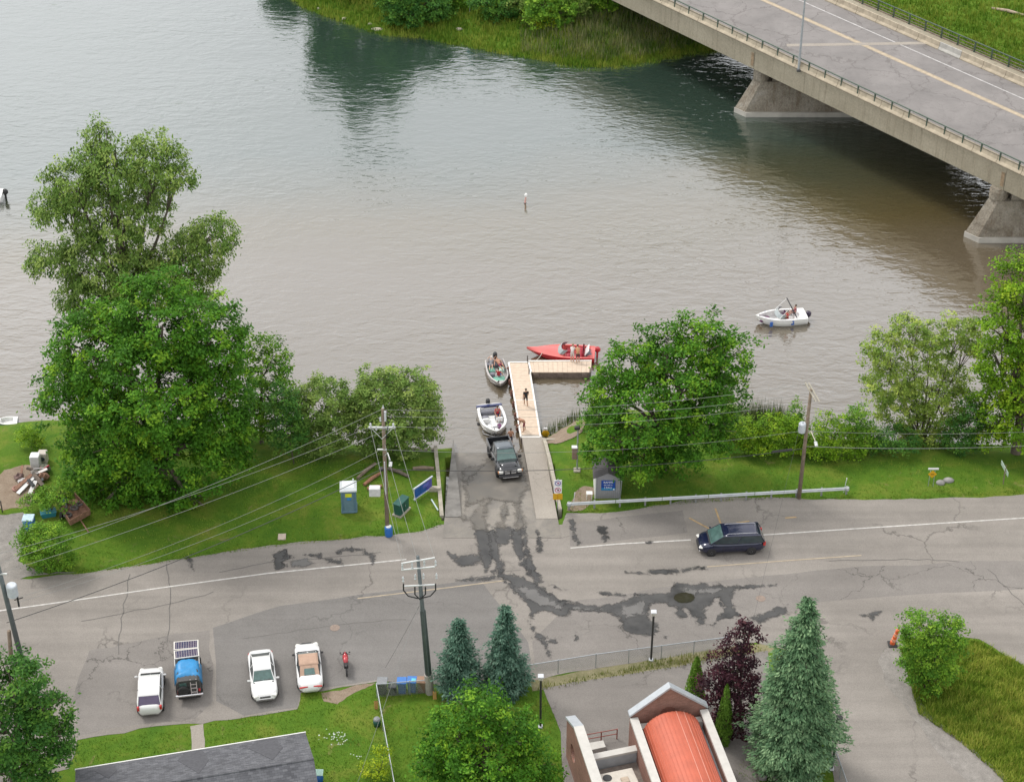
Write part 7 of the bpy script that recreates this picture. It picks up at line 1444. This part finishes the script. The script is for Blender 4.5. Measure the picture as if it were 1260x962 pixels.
# freestanding end wall at the left with a round opening
wa = P(697, 886, 4.2); wdir = (P(735, 965, 4.2) - P(711, 893, 4.2)); wdir.z = 0; wdir.normalize(); wn_ = Vector((wdir.y, -wdir.x, 0)); wn_ = wn_ if wn_.x > 0 else -wn_
def w3(d_, z_, o_=0): q = P(697.5, 884, 3.4) + wdir * d_ + wn_ * o_; return Vector((q.x, q.y, z_))
# wall with a round hole: ring of quads between the outline and the circle
cz, cd, rr = 2.0, 1.8, .62
b = MB(); nseg = 20
import itertools
circ = [(cd + rr * math.cos(k * 6.283 / nseg), cz + rr * math.sin(k * 6.283 / nseg)) for k in range(nseg)]
def outl(a):
    dx, dz = math.cos(a), math.sin(a); best = 99
    poly = [(0, 0), (4.4, 0), (4.4, 4.6), (2.2, 4.6), (0, 3.4)]
    for (x0_, z0_), (x1_, z1_) in zip(poly, poly[1:] + poly[:1]):
        den = dx * (z1_ - z0_) - dz * (x1_ - x0_)
        if abs(den) < 1e-9: continue
        t = ((x0_ - cd) * (z1_ - z0_) - (z0_ - cz) * (x1_ - x0_)) / den; u = ((x0_ - cd) * dz - (z0_ - cz) * dx) / den
        if t > 0 and -1e-6 <= u <= 1 + 1e-6: best = min(best, t)
    return (cd + dx * best, cz + dz * best)
angs = sorted([k * 6.283185 / nseg for k in range(nseg)] + [math.atan2(z - cz, x - cd) % 6.283185 for x, z in ((0, 0), (4.4, 0), (4.4, 4.6), (2.2, 4.6), (0, 3.4))])
for a0_, a1_ in zip(angs, angs[1:] + [angs[0] + 6.283185]):
    i0, i1 = (cd + rr * math.cos(a0_), cz + rr * math.sin(a0_)), (cd + rr * math.cos(a1_), cz + rr * math.sin(a1_)); o0_, o1_ = outl(a0_), outl(a1_)
    b.prism([w3(*i0), w3(*o0_), w3(*o1_), w3(*i1)], wn_ * .5)
b.prism([w3(4.4, 0), w3(9, 0), w3(9, 4.6), w3(4.4, 4.6)], wn_ * .5); b.buildraw('end_wall', BRK, ch)
MB().prism([w3(-.1, 3.35, -.08), w3(2.2, 4.603, -.08), w3(2.2, 4.603, .58), w3(-.1, 3.35, .58)], (0, 0, .18)).build('end_wall_coping', COPG, ch); MB().prism([w3(2.203, 4.603, -.08), w3(9, 4.603, -.08), w3(9, 4.603, .58), w3(2.203, 4.603, .58)], (0, 0, .18)).build('end_wall_coping', COP, ch)
pb0, pb1 = P(722, 938, 3.2), P(790, 924, 3.2); bd_ = (pb1 - pb0).normalized(); bn_ = Vector((-bd_.y, bd_.x, 0))
MB().prism([pb0, pb1, pb1 + bn_ * .5, pb0 + bn_ * .5], (0, 0, .18)).build('courtyard_coping', COP, ch); MB().prism([pb0 + Vector((0, 0, -3.2)) + bn_ * .08, pb1 + Vector((0, 0, -3.2)) + bn_ * .08, pb1 + Vector((0, 0, -3.2)) + bn_ * .42, pb0 + Vector((0, 0, -3.2)) + bn_ * .42], (0, 0, 3.197)).build('courtyard_wall', COPG, ch)
fr_ = [pb0 + bn_ * .0, pb1, pb1 - bn_ * 6, pb0 - bn_ * 6]; MB().prism([Vector((p.x, p.y, 2.2)) for p in fr_], (0, 0, .15)).build('flat_roof', mat('flat_roof_gravel', (.19, .16, .14), .95, 0, .25, 4), ch)
MB().prism([P(722, 930, .03), P(745, 925, .03), P(742, 917, .03), P(720, 921, .03)], (0, 0, .5)).build('entrance_slab', COP, ch)
ac = thing('air_conditioner', 'pale rooftop air conditioner with black fans beside the red barrel roof', 'air conditioner', P(763, 975, 2.35), math.atan2(bd_.y, bd_.x)); ACM = mat('ac_beige', (.52, .48, .42), .6, 0, .1, 4)
MB().box((0, .3, .45), (2.3, 1.6, .9), 0, .04).build('housing', ACM, ac)
for x_ in (-.68,):
    for y_ in (.62, -.1): MB().lathe((x_, y_, .905), [(.30, 0), (.30, .02), (.1, .03)], 16).build('fan', SGK, ac)
MB().box((.35, .1, .95), (.5, .5, .12), 0, .03).build('access_hatch', mat('ac_tan', (.42, .34, .26), .7), ac)
rl = thing('handrail', 'red brown metal handrail in front of the church courtyard', 'handrail'); ra_, rb_ = P(720, 916, 0), P(759, 909, 0); RBM = mat('handrail_red', (.28, .08, .06), .6, .1, .2)
for i in range(3): MB().tube(ra_.lerp(rb_, i / 2), ra_.lerp(rb_, i / 2) + Vector((0, 0, .95)), .04).build('post', RBM, rl)
for z_ in (.92, .5): MB().tube(ra_ + Vector((0, 0, z_)), rb_ + Vector((0, 0, z_)), .03).build('bar', RBM, rl)
bpy.context.view_layer.update()
